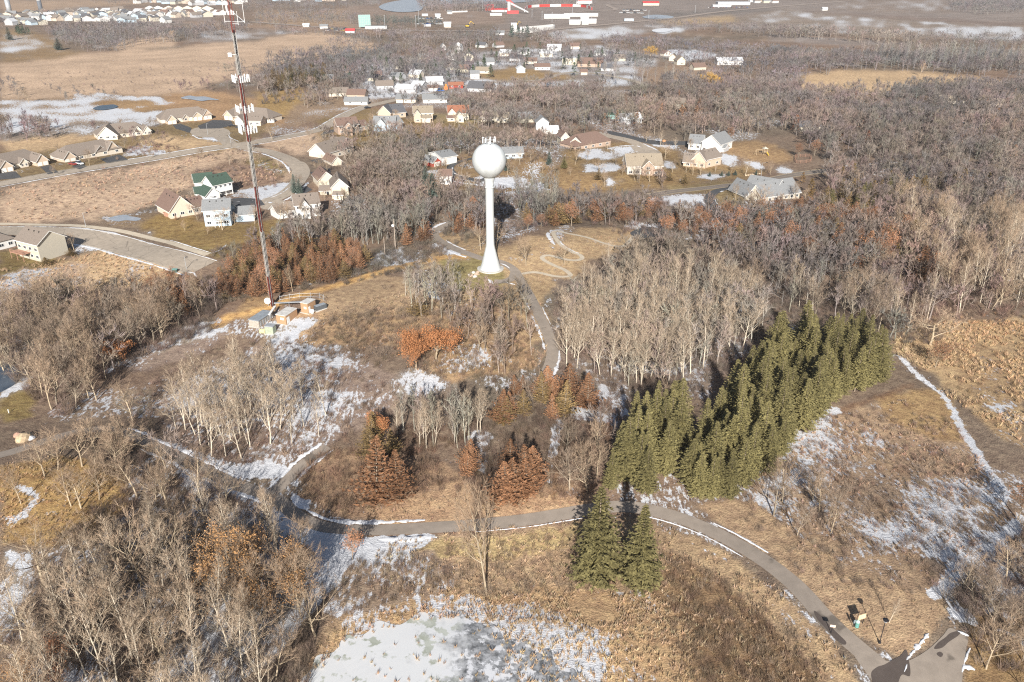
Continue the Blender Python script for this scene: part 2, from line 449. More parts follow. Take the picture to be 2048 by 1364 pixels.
# thin lines of snow or worn earth: pixels, half width (m), colour, snow
LINES = [
 ([(1800,715),(1835,750),(1880,785),(1900,815),(1930,865),(1965,920),(2005,985)], .9, None, .86),
 ([(1822,770),(1780,786),(1740,800),(1700,815),(1672,825)], .6, (.22,.13,.08), .0),
 ([(1672,820),(1640,845),(1600,872),(1560,905),(1530,930)], 1.3, None, .85),
 ([(1590,815),(1640,822),(1672,822)], .8, None, .8),
 ([(2048,1040),(1960,1100),(1900,1160),(1870,1190)], 1.3, None, .8),
 ([(430,652),(460,632),(500,625),(545,612),(587,595),(640,580),(687,567),(740,550),(787,537),(850,522),(887,515),(925,513)], 2.1, TRACK, 0.),
 ([(660,632),(740,630),(800,625),(860,612),(910,603)], 1.0, (.40,.27,.15), 0.),
 ([(1112,850),(1114,930),(1108,1000)], .45, (.27,.16,.09), 0.),
 ([(1117,815),(1112,850),(1111,905)], .6, None, .9),
 ([(215,745),(300,700),(380,665),(440,640)], 1.4, None, .6),
 ([(300,880),(380,905),(450,935)], 1.2, None, .7),
 ([(1560,28),(1700,38),(1900,48),(2048,56)], 4.5, None, .95),
 ([(1640,42),(1800,50),(2048,62)], 2.2, None, .8),
 ([(1330,62),(1450,75),(1600,80)], 3.5, (.40,.30,.22), .1),
 ([(1270,110),(1360,122),(1450,132)], 2.5, (.40,.30,.22), .2),
 ([(1540,72),(1700,78),(1860,90)], 2.5, (.42,.3,.2), .2),
 ([(800,130),(760,150),(720,172)], 1.6, None, .8),
 ([(520,508),(560,492),(620,475),(670,458)], .6, None, .8),
 ([(0,222),(40,220),(110,236),(190,232),(250,220),(345,205)], 2.2, None, .95),
 ([(150,188),(190,185),(280,197),(345,190)], 2.0, None, .95),
 ([(0,1036),(60,1032),(110,1022)], .5, None, .6),
 ([(40,975),(70,1000),(20,1050)], 1.0, None, .7),
 ([(1325,1060),(1400,1095),(1470,1130),(1530,1170)], .35, None, .55),
]
def build_ground():
    az = np.concatenate([np.arange(-180, -48, 6.0), np.arange(-48, 48.001, .16), np.arange(54, 180, 6.0)])
    rows = np.arange(1580, -40, -2.6)
    rr = CAMZ / np.tan(PITCH - np.arctan((682 - rows) / FPX))
    rr = rr[(rr > 55) & (rr < 5500)]; rr = np.concatenate([[.5, 10, 25, 40, 50], rr, [6000]])
    A, R = np.meshgrid(np.radians(az), rr)
    X = R * np.sin(A); Y = R * np.cos(A)
    m, n = X.shape
    x = X.ravel(); y = Y.ravel(); z = hgt(x, y)
    jx = x + (fbm(x / 5, y / 5, 3) - .5) * 5 * np.clip(np.hypot(x, y) / 200, .5, 3)
    jy = y + (fbm(x / 5, y / 5, 4) - .5) * 8 * np.clip(np.hypot(x, y) / 200, .5, 3)
    px, py, dep, ok = proj(jx, jy, hgt(jx, jy))
    px = np.where(ok, px, 1e7)
    col = np.tile(np.array(FOREST), (len(x), 1)); snow = np.full(len(x), .16)
    snow += np.clip((fbm(x / 34, y / 34, 9, 4) - .55) * 4.0, 0, .30)
    tone = fbm(x / 60, y / 60, 31, 3)[:, None]
    col = col * (1 + (tone - .5) * np.array([.5, .2, .1]))
    for poly, c, s in GROUND:
        k = inside(px, py, poly)
        col[k] = np.array(c) * (1 + (tone[k] - .5) * .25); snow[k] = s + (0 if s < .03 or s > .9 else np.clip(fbm(x[k] / 12, y[k] / 12, 41) - .5, -.3, .3) * 1.1)
    for pts, hw, c, s in LINES:
        L = spline(pts, 4.0)
        d = dist_line(x * .75 + jx * .25, y * .75 + jy * .25, L, hw * 1.6 + 1)
        k = d < hw
        if c is not None: col[k] = c
        snow[k] = s
    # soften the borders a little
    C = col.reshape(m, n, 3); S = snow.reshape(m, n)
    for _ in range(2):
        C[1:-1, 1:-1] = (C[1:-1, 1:-1] * 2 + C[:-2, 1:-1] + C[2:, 1:-1] + C[1:-1, :-2] + C[1:-1, 2:]) / 6
        S[1:-1, 1:-1] = (S[1:-1, 1:-1] * 2 + S[:-2, 1:-1] + S[2:, 1:-1] + S[1:-1, :-2] + S[1:-1, 2:]) / 6
    col = C.reshape(-1, 3); snow = S.ravel()
    idx = np.arange(m * n).reshape(m, n); nx = np.roll(idx, -1, axis=1)
    F = np.column_stack([idx[:-1].ravel(), nx[:-1].ravel(), nx[1:].ravel(), idx[1:].ravel()])[:, ::-1]
    g, t, b = new_mat('ground_cover', .95, .1)
    at = N(t, 'ShaderNodeAttribute', attribute_name='tint'); sn = N(t, 'ShaderNodeAttribute', attribute_name='snow')
    geo = N(t, 'ShaderNodeNewGeometry')
    def noise(scale, detail=4, vec=None, rough=.6):
        o = N(t, 'ShaderNodeTexNoise'); o.inputs['Scale'].default_value = scale; o.inputs['Detail'].default_value = detail
        o.inputs['Roughness'].default_value = rough
        t.links.new(vec or geo.outputs['Position'], o.inputs['Vector']); return o.outputs[0]
    def mr(v, a, b2, c, d):
        o = N(t, 'ShaderNodeMapRange'); t.links.new(v, o.inputs[0])
        for i, q in enumerate((a, b2, c, d)): o.inputs[i + 1].default_value = q
        return o.outputs[0]
    def ma(op, a, b2):
        o = N(t, 'ShaderNodeMath', operation=op)
        for i, q in enumerate((a, b2)):
            if isinstance(q, (int, float)): o.inputs[i].default_value = q
            else: t.links.new(q, o.inputs[i])
        return o.outputs[0]
    fine = noise(3.2, 3); mid = noise(.45, 5, None, .7); big = noise(.03, 4)
    mp = N(t, 'ShaderNodeMapping'); mp.inputs['Rotation'].default_value = (0, 0, math.radians(35)); mp.inputs['Scale'].default_value = (1, .35, 1)
    t.links.new(geo.outputs['Position'], mp.inputs[0])
    streak = noise(1.35, 6, mp.outputs[0], .72)
    v = ma('MULTIPLY', ma('MULTIPLY', mr(fine, .25, .75, .6, 1.4), mr(mid, .3, .7, .62, 1.35)), mr(big, .35, .65, .86, 1.14))
    hs = N(t, 'ShaderNodeHueSaturation'); t.links.new(at.outputs['Color'], hs.inputs['Color']); t.links.new(v, hs.inputs['Value'])
    hue = mr(mid, .3, .7, .49, .51); t.links.new(hue, hs.inputs['Hue'])
    # snow lies where the noise stays under the local cover
    nn = ma('ADD', ma('MULTIPLY', streak, .62), ma('MULTIPLY', mid, .38))
    nn = mr(nn, .30, .70, 0.0, 1.0)
    sm = mr(ma('SUBTRACT', ma('MULTIPLY', sn.outputs['Fac'], .93), nn), -.07, .06, 0, 1)
    sm = ma('MULTIPLY', sm, mr(sn.outputs['Fac'], .01, .06, 0, 1))
    mix = N(t, 'ShaderNodeMix', data_type='RGBA')
    t.links.new(sm, mix.inputs[0]); t.links.new(hs.outputs[0], mix.inputs[6])
    sc = N(t, 'ShaderNodeHueSaturation'); sc.inputs['Color'].default_value = (.66, .67, .70, 1); t.links.new(mr(mid, .3, .7, .85, 1.06), sc.inputs['Value'])
    t.links.new(sc.outputs[0], mix.inputs[7])
    t.links.new(mix.outputs[2], b.inputs['Base Color'])
    bp = N(t, 'ShaderNodeBump'); bp.inputs['Strength'].default_value = .6; bp.inputs['Distance'].default_value = .30
    t.links.new(ma('ADD', fine, ma('MULTIPLY', mid, 2.0)), bp.inputs['Height']); t.links.new(bp.outputs[0], b.inputs['Normal'])
    me = np_mesh('ground', np.column_stack([x, y, z]), F, g, tint=col)
    a = me.attributes.new('snow', 'FLOAT', 'POINT'); a.data.foreach_set('value', snow.astype(np.float32))
    return structure(link('ground', me))
build_ground()

def sheet(name, poly, mt, dz=.05, step=None, sharp=False):
    """flat-lying sheet filling a pixel polygon, draped on the terrain"""
    P = [np.array(W(*p)[:2]) for p in poly]; P = np.array(P)
    # smooth closed outline
    out = []
    n = len(P)
    for i in range(n):
        a, b, c, d = P[i - 1], P[i], P[(i + 1) % n], P[(i + 2) % n]
        for k in range(5):
            t = k / 5
            out.append(.5 * ((2 * b) + (c - a) * t + (2 * a - 5 * b + 4 * c - d) * t * t + (3 * b - a - 3 * c + d) * t ** 3))
    P = np.array(P if sharp else out)
    import bmesh
    bm = bmesh.new()
    vs = [bm.verts.new((p[0], p[1], 0)) for p in P]
    f = bm.faces.new(vs)
    if f.normal.z < 0: f.normal_flip()
    bmesh.ops.triangulate(bm, faces=[f])
    for _ in range(6):
        es = [e for e in bm.edges if e.calc_length() > (step or 6)]
        if not es: break
        bmesh.ops.subdivide_edges(bm, edges=es, cuts=1)
    bmesh.ops.triangulate(bm, faces=bm.faces[:])
    for v in bm.verts: v.co.z = float(hgt(v.co.x, v.co.y)) + dz
    bm.normal_update()
    for fc in bm.faces:
        if fc.normal.z < 0: fc.normal_flip()
    me = bpy.data.meshes.new(name); bm.to_mesh(me); bm.free(); me.materials.append(mt)
    return link(name, me)

# ------------------------------------------------------------------ paths, roads, snow edges
def asphalt(name, col, wet=None, cracks=False):
    m, t, b = new_mat(name, .85, .3)
    geo = N(t, 'ShaderNodeNewGeometry')
    def ns(s, d=4):
        o = N(t, 'ShaderNodeTexNoise'); o.inputs['Scale'].default_value = s; o.inputs['Detail'].default_value = d
        t.links.new(geo.outputs['Position'], o.inputs['Vector']); return o.outputs[0]
    def mr(v, a, b2, c, d):
        o = N(t, 'ShaderNodeMapRange'); t.links.new(v, o.inputs[0])
        for i, q in enumerate((a, b2, c, d)): o.inputs[i + 1].default_value = q
        return o.outputs[0]
    mu = N(t, 'ShaderNodeMath', operation='MULTIPLY'); t.links.new(mr(ns(.5), .3, .7, .88, 1.1), mu.inputs[0]); t.links.new(mr(ns(9, 2), .3, .7, .9, 1.1), mu.inputs[1])
    val = mu.outputs[0]
    if cracks:
        br = N(t, 'ShaderNodeTexVoronoi', feature='DISTANCE_TO_EDGE'); br.inputs['Scale'].default_value = .16
        t.links.new(geo.outputs['Position'], br.inputs['Vector'])
        m2 = N(t, 'ShaderNodeMath', operation='MULTIPLY'); t.links.new(mr(br.outputs[0], .0, .02, .6, 1), m2.inputs[0]); t.links.new(val, m2.inputs[1]); val = m2.outputs[0]
    if wet is not None:
        m3 = N(t, 'ShaderNodeMath', operation='MULTIPLY'); t.links.new(mr(ns(.13, 3), wet, wet + .03, 1, .55), m3.inputs[0]); t.links.new(val, m3.inputs[1]); val = m3.outputs[0]
    hs = N(t, 'ShaderNodeHueSaturation'); hs.inputs['Color'].default_value = (*col, 1); t.links.new(val, hs.inputs['Value'])
    t.links.new(hs.outputs[0], b.inputs['Base Color'])
    return m
M_path = asphalt('path_asphalt', (.315, .265, .22), .62)
M_shade_wet = asphalt('shade_wet_asphalt', (.10, .08, .07))  # dark colour carries painted tree shade as well as wetness
M_road = asphalt('road_concrete', (.41, .345, .275), None, True)
M_road2 = asphalt('road_asphalt', (.23, .19, .16))
M_drive = asphalt('driveway_asphalt', (.085, .085, .088))
M_conc = asphalt('walk_concrete', (.56, .48, .37))
M_line = mat('road_paint', (.50, .40, .26), .8, .1)
def snow_mat():
    m, t, b = new_mat('snow', .7, .3)
    geo = N(t, 'ShaderNodeNewGeometry')
    o = N(t, 'ShaderNodeTexNoise'); o.inputs['Scale'].default_value = 1.4; o.inputs['Detail'].default_value = 6
    t.links.new(geo.outputs['Position'], o.inputs['Vector'])
    cr = N(t, 'ShaderNodeValToRGB'); cr.color_ramp.elements[0].position = .30; cr.color_ramp.elements[0].color = (.55, .55, .56, 1)
    cr.color_ramp.elements[1].position = .5; cr.color_ramp.elements[1].color = (.74, .75, .78, 1)
    t.links.new(o.outputs[0], cr.inputs[0]); t.links.new(cr.outputs[0], b.inputs['Base Color'])
    bp = N(t, 'ShaderNodeBump'); bp.inputs['Strength'].default_value = .5; bp.inputs['Distance'].default_value = .2
    t.links.new(o.outputs[0], bp.inputs['Height']); t.links.new(bp.outputs[0], b.inputs['Normal'])
    return m
M_snow = snow_mat()

P_main = spline([(-60,925),(20,905),(70,889),(120,873),(165,862),(210,858),(255,868),(300,889),(360,915),(420,945),(470,968),(520,985),(560,1003),(592,1030),(640,1052),(700,1059),(760,1060),(850,1056),(950,1050),(1050,1040),(1120,1029),(1180,1019),(1240,1013),(1300,1020),(1370,1040),(1440,1070),(1520,1116),(1590,1170),(1650,1236),(1700,1283),(1750,1325),(1800,1370),(1880,1440)])
P_fork = spline([(548,985),(572,962),(602,932),(630,910),(655,893)])
P_tower = spline([(908,446),(888,452),(870,463),(872,475),(890,488),(915,500),(960,516),(1000,524),(1026,538),(1040,560),(1058,590),(1078,630),(1096,668),(1105,700),(1100,732),(1083,764)])
P_spur = spline([(1030,545),(1026,556),(1008,563),(988,563)])
P_wind = spline([(1044,548),(1062,545),(1080,546),(1112,553),(1140,552),(1131,541),(1106,530),(1086,519),(1086,513),(1099,511),(1131,519),(1152,521),(1164,517),(1160,510),(1144,504),(1122,490),(1110,474),(1107,465),(1116,462),(1130,466),(1174,475),(1209,487),(1235,493),(1250,491),(1259,482),(1268,472),(1280,464),(1296,460)], 1.0)
structure(ribbon('main_path', P_main, 1.65, M_path, .05))
structure(ribbon('side_path', P_fork, 1.3, M_path, .058))
structure(ribbon('tower_path', P_tower, 1.7, M_path, .05))
structure(ribbon('tower_path', P_spur, 1.7, M_path, .056))
structure(ribbon('winding_path', P_wind, .85, M_conc, .062))
structure(sheet('paved_area', [(1700,1288),(1745,1312),(1775,1322),(1815,1322),(1855,1300),(1885,1272),(1900,1256),(1922,1268),(1936,1278),(1932,1300),(1924,1364),(1922,1460),(1800,1460),(1745,1364),(1712,1318)], M_path, .06, 3))
structure(sheet('shade_wet_patch', [(1742,1352),(1752,1336),(1768,1330),(1782,1322),(1800,1312),(1812,1300),(1818,1322),(1820,1352),(1804,1350),(1796,1368),(1790,1400),(1760,1400)], M_shade_wet, .068, 3))  # these dark sheets paint shade of unseen trees together with wet asphalt
structure(sheet('shade_wet_patch', [(1868,1298),(1876,1286),(1890,1276),(1902,1266),(1922,1262),(1916,1272),(1898,1284),(1884,1296)], M_shade_wet, .069, 3))
structure(sheet('shade_wet_patch', [(1628,1222),(1642,1232),(1660,1252),(1676,1268),(1692,1284),(1688,1290),(1672,1280),(1650,1256),(1634,1238)], M_shade_wet, .066, 3))
structure(sheet('shade_wet_patch', [(1873,1308),(1880,1304),(1886,1309),(1881,1315)], M_shade_wet, .067, 3))
structure(sheet('paved_patch', [(1262,464),(1290,454),(1320,458),(1318,470),(1290,476),(1266,472)], M_drive, .07, 3))
def off(L, d):
    T = np.gradient(L, axis=0); T /= np.linalg.norm(T, axis=1)[:, None] + 1e-9
    return L + np.stack([-T[:, 1], T[:, 0]], 1) * np.asarray(d)[..., None] if not np.isscalar(d) else L + np.stack([-T[:, 1], T[:, 0]], 1) * d
def seg(L, pa, pb):
    a = np.array(W(*pa)[:2]); b = np.array(W(*pb)[:2])
    i = int(np.argmin(((L - a) ** 2).sum(1))); j = int(np.argmin(((L - b) ** 2).sum(1)))
    i, j = min(i, j), max(i, j)
    return L[i:j + 1]
_bk = [0]
def bank(L, half, rag=.8, dz=.03, bulge=.10):
    _bk[0] += 1
    if len(L) < 4: return
    # resample finely
    s = np.concatenate([[0], np.cumsum(np.linalg.norm(np.diff(L, axis=0), axis=1))]); n = max(10, int(s[-1] / .4))
    q = np.linspace(0, s[-1], n); R = np.column_stack([np.interp(q, s, L[:, 0]), np.interp(q, s, L[:, 1])])
    h = half * (.15 + .9 * vnoise(q * .3, q * 0 + _bk[0], 77) + .7 * vnoise(q * 1.1, q * 0 + _bk[0], 78))
    o = ribbon('snow_bank', R, h, M_snow, dz, 4, rag, bulge, _bk[0], True)
    stuff(o, 'strip of white snow left along the edge of the pavement', 'snow')
# snow lying along the park paths
bank(off(seg(P_main, (592,1030), (840,1056)), 2.5), .9)
bank(off(seg(P_main, (560,1003), (600,1030)), 3.0), 1.5)
bank(off(seg(P_fork, (572,962), (645,893)), -1.9), .5)
bank(off(seg(P_fork, (560,975), (650,893)), 2.0), .8)
bank(off(seg(P_main, (480,972), (240,868)), 2.3), .7)
bank(off(seg(P_main, (550,995), (300,889)), -2.4), .6)
bank(off(seg(P_main, (960,1050), (1160,1022)), -1.95), .18)
bank(off(seg(P_main, (1300,1020), (1500,1105)), -2.1), .22)
bank(off(seg(P_main, (1420,1060), (1520,1112)), 2.3), .45)
bank(off(seg(P_main, (760,1060), (880,1055)), -2.8), 1.2)
bank(off(seg(P_tower, (1052,580), (1075,625)), -2.0), .35)
bank(off(seg(P_tower, (1078,632), (1104,700)), -2.3), .6)
bank(off(seg(P_tower, (1104,700), (1083,764)), 1.9), .7)
bank(off(seg(P_tower, (903,446), (868,475)), -2.7), 1.0)
bank(off(seg(P_tower, (880,483), (920,502)), 2.2), .5)
bank(off(seg(P_tower, (880,482), (940,512)), -2.8), 1.0)
bank(off(seg(P_tower, (1072,612), (1088,648)), 2.1), .22)
bank(spline([(998,526),(1010,530),(1020,537)]), .35)
bank(spline([(976,558),(982,564),(988,567)]), .6)
bank(spline([(1014,565),(1022,567),(1030,569)]), .5)
bank(seg(P_wind, (1107,465), (1122,490)) + np.array([-2.2, 0]), .9)
bank(seg(P_wind, (1110,474), (1160,508)) + np.array([.6, 1.0]), .4)
for _q in range(5): bank(spline([(1812+_q*9,1322-_q*11),(1816+_q*9,1316-_q*11),(1821+_q*9,1311-_q*11)]), .38, .9)
bank(spline([(1808,1345),(1812,1335),(1814,1328)]), .2, .9)
bank(spline([(1900,1226),(1925,1236),(1955,1252)]), .95)
bank(spline([(1914,1262),(1925,1266),(1938,1272)]), .3)
bank(spline([(1940,1296),(1930,1320),(1924,1345)]), .45)
bank(spline([(1926,1334),(1938,1334),(1950,1340)]), .5)
bank(spline([(1985,1258),(2005,1262),(2035,1272)]), .5)

# streets of the housing area
S_main = spline([(-140,392),(-20,372),(60,357),(150,341),(250,325),(330,312),(400,300),(463,291),(520,283),(580,272),(637,260),(674,240),(700,226),(730,214),(760,207),(800,198),(860,188)], 5)
S_side = spline([(463,291),(500,297),(540,304),(575,317),(594,332),(600,345),(594,366),(572,386),(548,398),(528,406)], 3)
S_low = spline([(-140,466),(-40,463),(40,462),(100,465),(160,472),(230,487),(300,506),(360,522),(405,536)], 3)
S_walk = spline([(-140,452),(0,448),(100,450),(190,455),(260,466),(330,483),(375,497),(415,510)], 3)
S_cul = spline([(463,291),(450,280),(430,266)], 3)
S_right = spline([(1300,392),(1340,384),(1420,375),(1500,366),(1560,355),(1620,345),(1700,338),(1800,330)], 4)
S_rcul = spline([(1190,266),(1221,273),(1266,284),(1290,298),(1310,308)], 3)
S_drive = spline([(1464,376),(1440,380),(1424,388),(1419,398),(1424,410),(1436,420)], 2)
S_loop = spline([(948,316),(925,322),(906,329),(900,338),(910,349),(936,357),(962,361),(985,350),(985,335),(950,322)], 2)
S_vil = spline([(860,188),(930,172),(1010,163),(1080,160),(1130,146),(1180,146),(1250,158),(1300,172)], 5)
S_far = spline([(500,44),(700,58),(900,62),(1060,62),(1140,56),(1250,46),(1350,36),(1440,24),(1540,15),(1700,2)], 12)
S_far2 = spline([(1130,30),(1160,24),(1230,20),(1215,10),(1260,8)], 8)
def road(name, L, half, mt, dz=.06, kerb=True):
    structure(ribbon(name, L, half, mt, dz))
    if kerb:
        for sgn in (1, -1):
            structure(ribbon('kerb', off(L, sgn * (half + .12)), .14, M_conc, dz + .12, 2))
road('street', S_main, 4.2, M_road, .07)
structure(ribbon('cul_de_sac', S_cul, 4.2, M_road, .078))
structure(sheet('cul_de_sac', [(380,263),(392,256),(421,253),(450,257),(460,264),(455,271),(421,275),(390,272)], M_road, .086, 4))
structure(ribbon('side_street', S_side, 4.0, M_road, .082))
structure(sheet('cul_de_sac', [(590,328),(606,324),(618,335),(619,350),(606,366),(588,362),(583,345)], M_road, .09, 4))
structure(sheet('cul_de_sac', [(516,404),(532,396),(556,398),(572,405),(560,416),(536,420),(518,414)], M_road, .092, 4))
road('wide_street', S_low, 6.2, M_road, .07)
structure(ribbon('sidewalk', S_walk, 1.4, M_conc, .075))
structure(ribbon('county_road', S_right, 4.0, M_road2, .07))
for dd in (-3.6, 3.6): structure(ribbon('edge_line', off(S_right, dd), .35, M_line, .08, 2))
structure(ribbon('centre_line', S_right, .12, M_line, .08, 2))
structure(ribbon('cul_de_sac', S_rcul, 3.8, M_road, .07))
structure(sheet('cul_de_sac', [(1262,290),(1290,292),(1318,302),(1322,314),(1300,318),(1275,308)], M_road, .08, 4))
structure(ribbon('driveway', S_drive, 2.3, M_drive, .09))
structure(ribbon('driveway', S_loop, 2.0, M_drive, .08))
structure(sheet('driveway', [(1221,262),(1300,280),(1380,283),(1385,289),(1300,288),(1225,270)], M_drive, .06, 5))
structure(ribbon('village_street', S_vil, 3.5, M_road, .12))
structure(ribbon('highway', S_far, 7.5, asphalt('highway_surface', (.36, .29, .24)), .5, 2))
structure(ribbon('county_track', S_far2, 5, asphalt('track_surface', (.36, .29, .24)), .5, 2))
for q in ([(383,256),(360,247),(345,250),(352,258),(380,266)], [(395,252),(425,240),(462,241),(466,250),(440,257),(400,258)],
          [(-30,362),(-30,350),(30,343),(44,356)], [(80,334),(100,330),(117,345),(96,349)], [(200,318),(238,309),(257,320),(214,327)],
          [(143,334),(162,327),(174,333),(160,339)], [(440,400),(480,396),(520,398),(530,410),(500,416),(470,412)],
          [(620,322),(650,313),(662,320),(640,328)], [(620,345),(660,337),(662,345),(625,352)], [(585,382),(612,372),(625,380),(600,392)],
          [(650,262),(672,258),(672,263),(640,271)], [(480,245),(500,246),(505,256),(470,256)], [(560,410),(585,400),(600,404),(580,416)]):
    structure(sheet('driveway', q, M_drive, .10, 4, True))
# snow along the streets
bank(off(S_main[:int(len(S_main) * .55)], -5.3), .55); bank(off(seg(S_main, (250,325), (450,293)), 5.6), .8)
bank(off(seg(S_main, (520,283), (740,212)), 5.2), .7)
bank(off(S_side[4:26], -5.2), .8); bank(off(seg(S_side, (594,366), (548,398)), 5.4), 1.0)
bank(off(S_low, 6.9), .75, .4); bank(off(seg(S_low, (160,472), (405,536)), -7.0), .8)
bank(off(seg(S_walk, (330,483), (410,510)), 2.0), .3)
bank(spline([(385,270),(400,277),(421,278),(450,282),(462,286)]), 1.0); bank(spline([(455,268),(462,276),(478,283)]), .4)
bank(spline([(1440,384),(1455,379),(1470,378)]), 1.1)
bank(spline([(1214,298),(1240,292),(1275,292),(1282,300),(1262,306)]), .8)
bank(spline([(1286,287),(1305,296),(1316,301)]), 1.1); bank(spline([(430,409),(470,404),(520,400),(560,388),(588,368)]), .5)
bank(spline([(905,362),(925,366),(960,370),(1000,374)]), 1.0); bank(spline([(907,332),(904,342),(916,350),(932,353)]), .7)
bank(spline([(524,404),(540,405),(548,407)]), 1.2)
bank(spline([(425,505),(440,500),(452,490)]), .4); bank(spline([(372,545),(388,546),(390,556),(378,562)]), .3)
# driveway snow strip under the sphere
bank(spline([(962,364),(1000,366),(1050,372),(1100,380)]), 2.6, .4)

# ------------------------------------------------------------------ ponds
def ice_mat(name, c1, c2, cs, lo=.5, tan=None, scale=.25):
    m, t, b = new_mat(name, .35, .5)
    geo = N(t, 'ShaderNodeNewGeometry')
    def ns(s, d=6, r=.6):
        o = N(t, 'ShaderNodeTexNoise'); o.inputs['Scale'].default_value = s; o.inputs['Detail'].default_value = d; o.inputs['Roughness'].default_value = r
        t.links.new(geo.outputs['Position'], o.inputs['Vector']); return o.outputs[0]
    cr = N(t, 'ShaderNodeValToRGB'); cr.color_ramp.elements[0].color = (*c1, 1); cr.color_ramp.elements[1].color = (*c2, 1)
    cr.color_ramp.elements[0].position = .4; cr.color_ramp.elements[1].position = .6
    t.links.new(ns(.35), cr.inputs[0])
    cr2 = N(t, 'ShaderNodeValToRGB'); cr2.color_ramp.elements[0].position = lo; cr2.color_ramp.elements[1].position = lo + .04
    t.links.new(ns(scale, 7, .62), cr2.inputs[0])
    mx = N(t, 'ShaderNodeMix', data_type='RGBA'); t.links.new(cr2.outputs[0], mx.inputs[0]); t.links.new(cr.outputs[0], mx.inputs[6]); mx.inputs[7].default_value = (*cs, 1)
    t.links.new(mx.outputs[2], b.inputs['Base Color'])
    return m
ICE_L = ice_mat('snowy_ice', (.36, .38, .32), (.50, .52, .47), (.66, .67, .68), .42)
ICE_R = ice_mat('slush_ice', (.13, .135, .14), (.34, .35, .37), (.74, .75, .78), .54, None, .5)
def pond_mat():
    m = ICE_L.copy(); m.name = 'pond_ice'; t = m.node_tree; b = t.nodes['Principled BSDF']
    left = b.inputs['Base Color'].links[0].from_socket
    geo = N(t, 'ShaderNodeNewGeometry')
    def ns(s, d=6, r=.6):
        o = N(t, 'ShaderNodeTexNoise'); o.inputs['Scale'].default_value = s; o.inputs['Detail'].default_value = d; o.inputs['Roughness'].default_value = r
        t.links.new(geo.outputs['Position'], o.inputs['Vector']); return o.outputs[0]
    sx = N(t, 'ShaderNodeSeparateXYZ'); t.links.new(geo.outputs['Position'], sx.inputs[0])
    ad = N(t, 'ShaderNodeMath', operation='MULTIPLY_ADD'); t.links.new(ns(.18), ad.inputs[0]); ad.inputs[1].default_value = 26; t.links.new(sx.outputs[0], ad.inputs[2])
    mr = N(t, 'ShaderNodeMapRange'); t.links.new(ad.outputs[0], mr.inputs[0]); mr.inputs[1].default_value = 0; mr.inputs[2].default_value = 6
    cr = N(t, 'ShaderNodeValToRGB'); cr.color_ramp.elements[0].color = (.10, .105, .11, 1); cr.color_ramp.elements[1].color = (.42, .43, .45, 1)
    cr.color_ramp.elements[0].position = .36; cr.color_ramp.elements[1].position = .62; t.links.new(ns(.9, 7, .7), cr.inputs[0])
    c2 = N(t, 'ShaderNodeValToRGB'); c2.color_ramp.elements[0].position = .52; c2.color_ramp.elements[1].position = .56; t.links.new(ns(.42, 7, .62), c2.inputs[0])
    mx = N(t, 'ShaderNodeMix', data_type='RGBA'); t.links.new(c2.outputs[0], mx.inputs[0]); t.links.new(cr.outputs[0], mx.inputs[6]); mx.inputs[7].default_value = (.66, .67, .70, 1)
    m2 = N(t, 'ShaderNodeMix', data_type='RGBA'); t.links.new(mr.outputs[0], m2.inputs[0]); t.links.new(left, m2.inputs[6]); t.links.new(mx.outputs[2], m2.inputs[7])
    t.links.new(m2.outputs[2], b.inputs['Base Color'])
    return m
structure(sheet('frozen_pond', [(560,1470),(572,1400),(600,1362),(622,1340),(634,1312),(668,1304),(690,1272),(730,1268),(755,1242),(800,1250),(842,1224),(880,1236),(925,1222),(950,1246),(990,1250),(1010,1278),(1052,1280),(1070,1306),(1100,1298),(1112,1330),(1150,1340),(1160,1372),(1190,1390),(1200,1420),(1190,1470)], pond_mat(), .06, 2))
WAT = ice_mat('open_water', (.05, .075, .11), (.09, .12, .16), (.16, .19, .22), .62)
ICE_F = ice_mat('grey_ice', (.33, .36, .40), (.40, .42, .46), (.6, .62, .66), .6, None, .1)
structure(sheet('pond', [(186,219),(196,213),(212,211),(228,210),(236,214),(226,218),(205,221)], WAT, .4, 6))
structure(sheet('pond', [(362,197),(378,192),(392,194),(410,194),(428,198),(438,201),(418,201),(402,203),(384,200)], ICE_F, .4, 6))
structure(sheet('pond', [(216,438),(232,432),(252,430),(262,433),(282,437),(272,442),(252,441),(234,443)], ICE_F, .1, 3))
structure(sheet('lake', [(760,12),(790,3),(850,-3),(950,-5),(1060,-4),(1060,4),(960,8),(860,10),(840,22),(800,25),(765,20)], ICE_F, 1.0, 30))
structure(sheet('pond', [(-40,725),(0,722),(30,735),(42,752),(20,775),(-40,795)], WAT, .08, 3))
structure(sheet('pond', [(1305,60),(1330,57),(1345,60),(1330,65),(1310,65)], M_snow, .5, 8))
structure(sheet('pond', [(1285,34),(1310,30),(1345,33),(1340,37),(1300,38)], ICE_F, .6, 8))

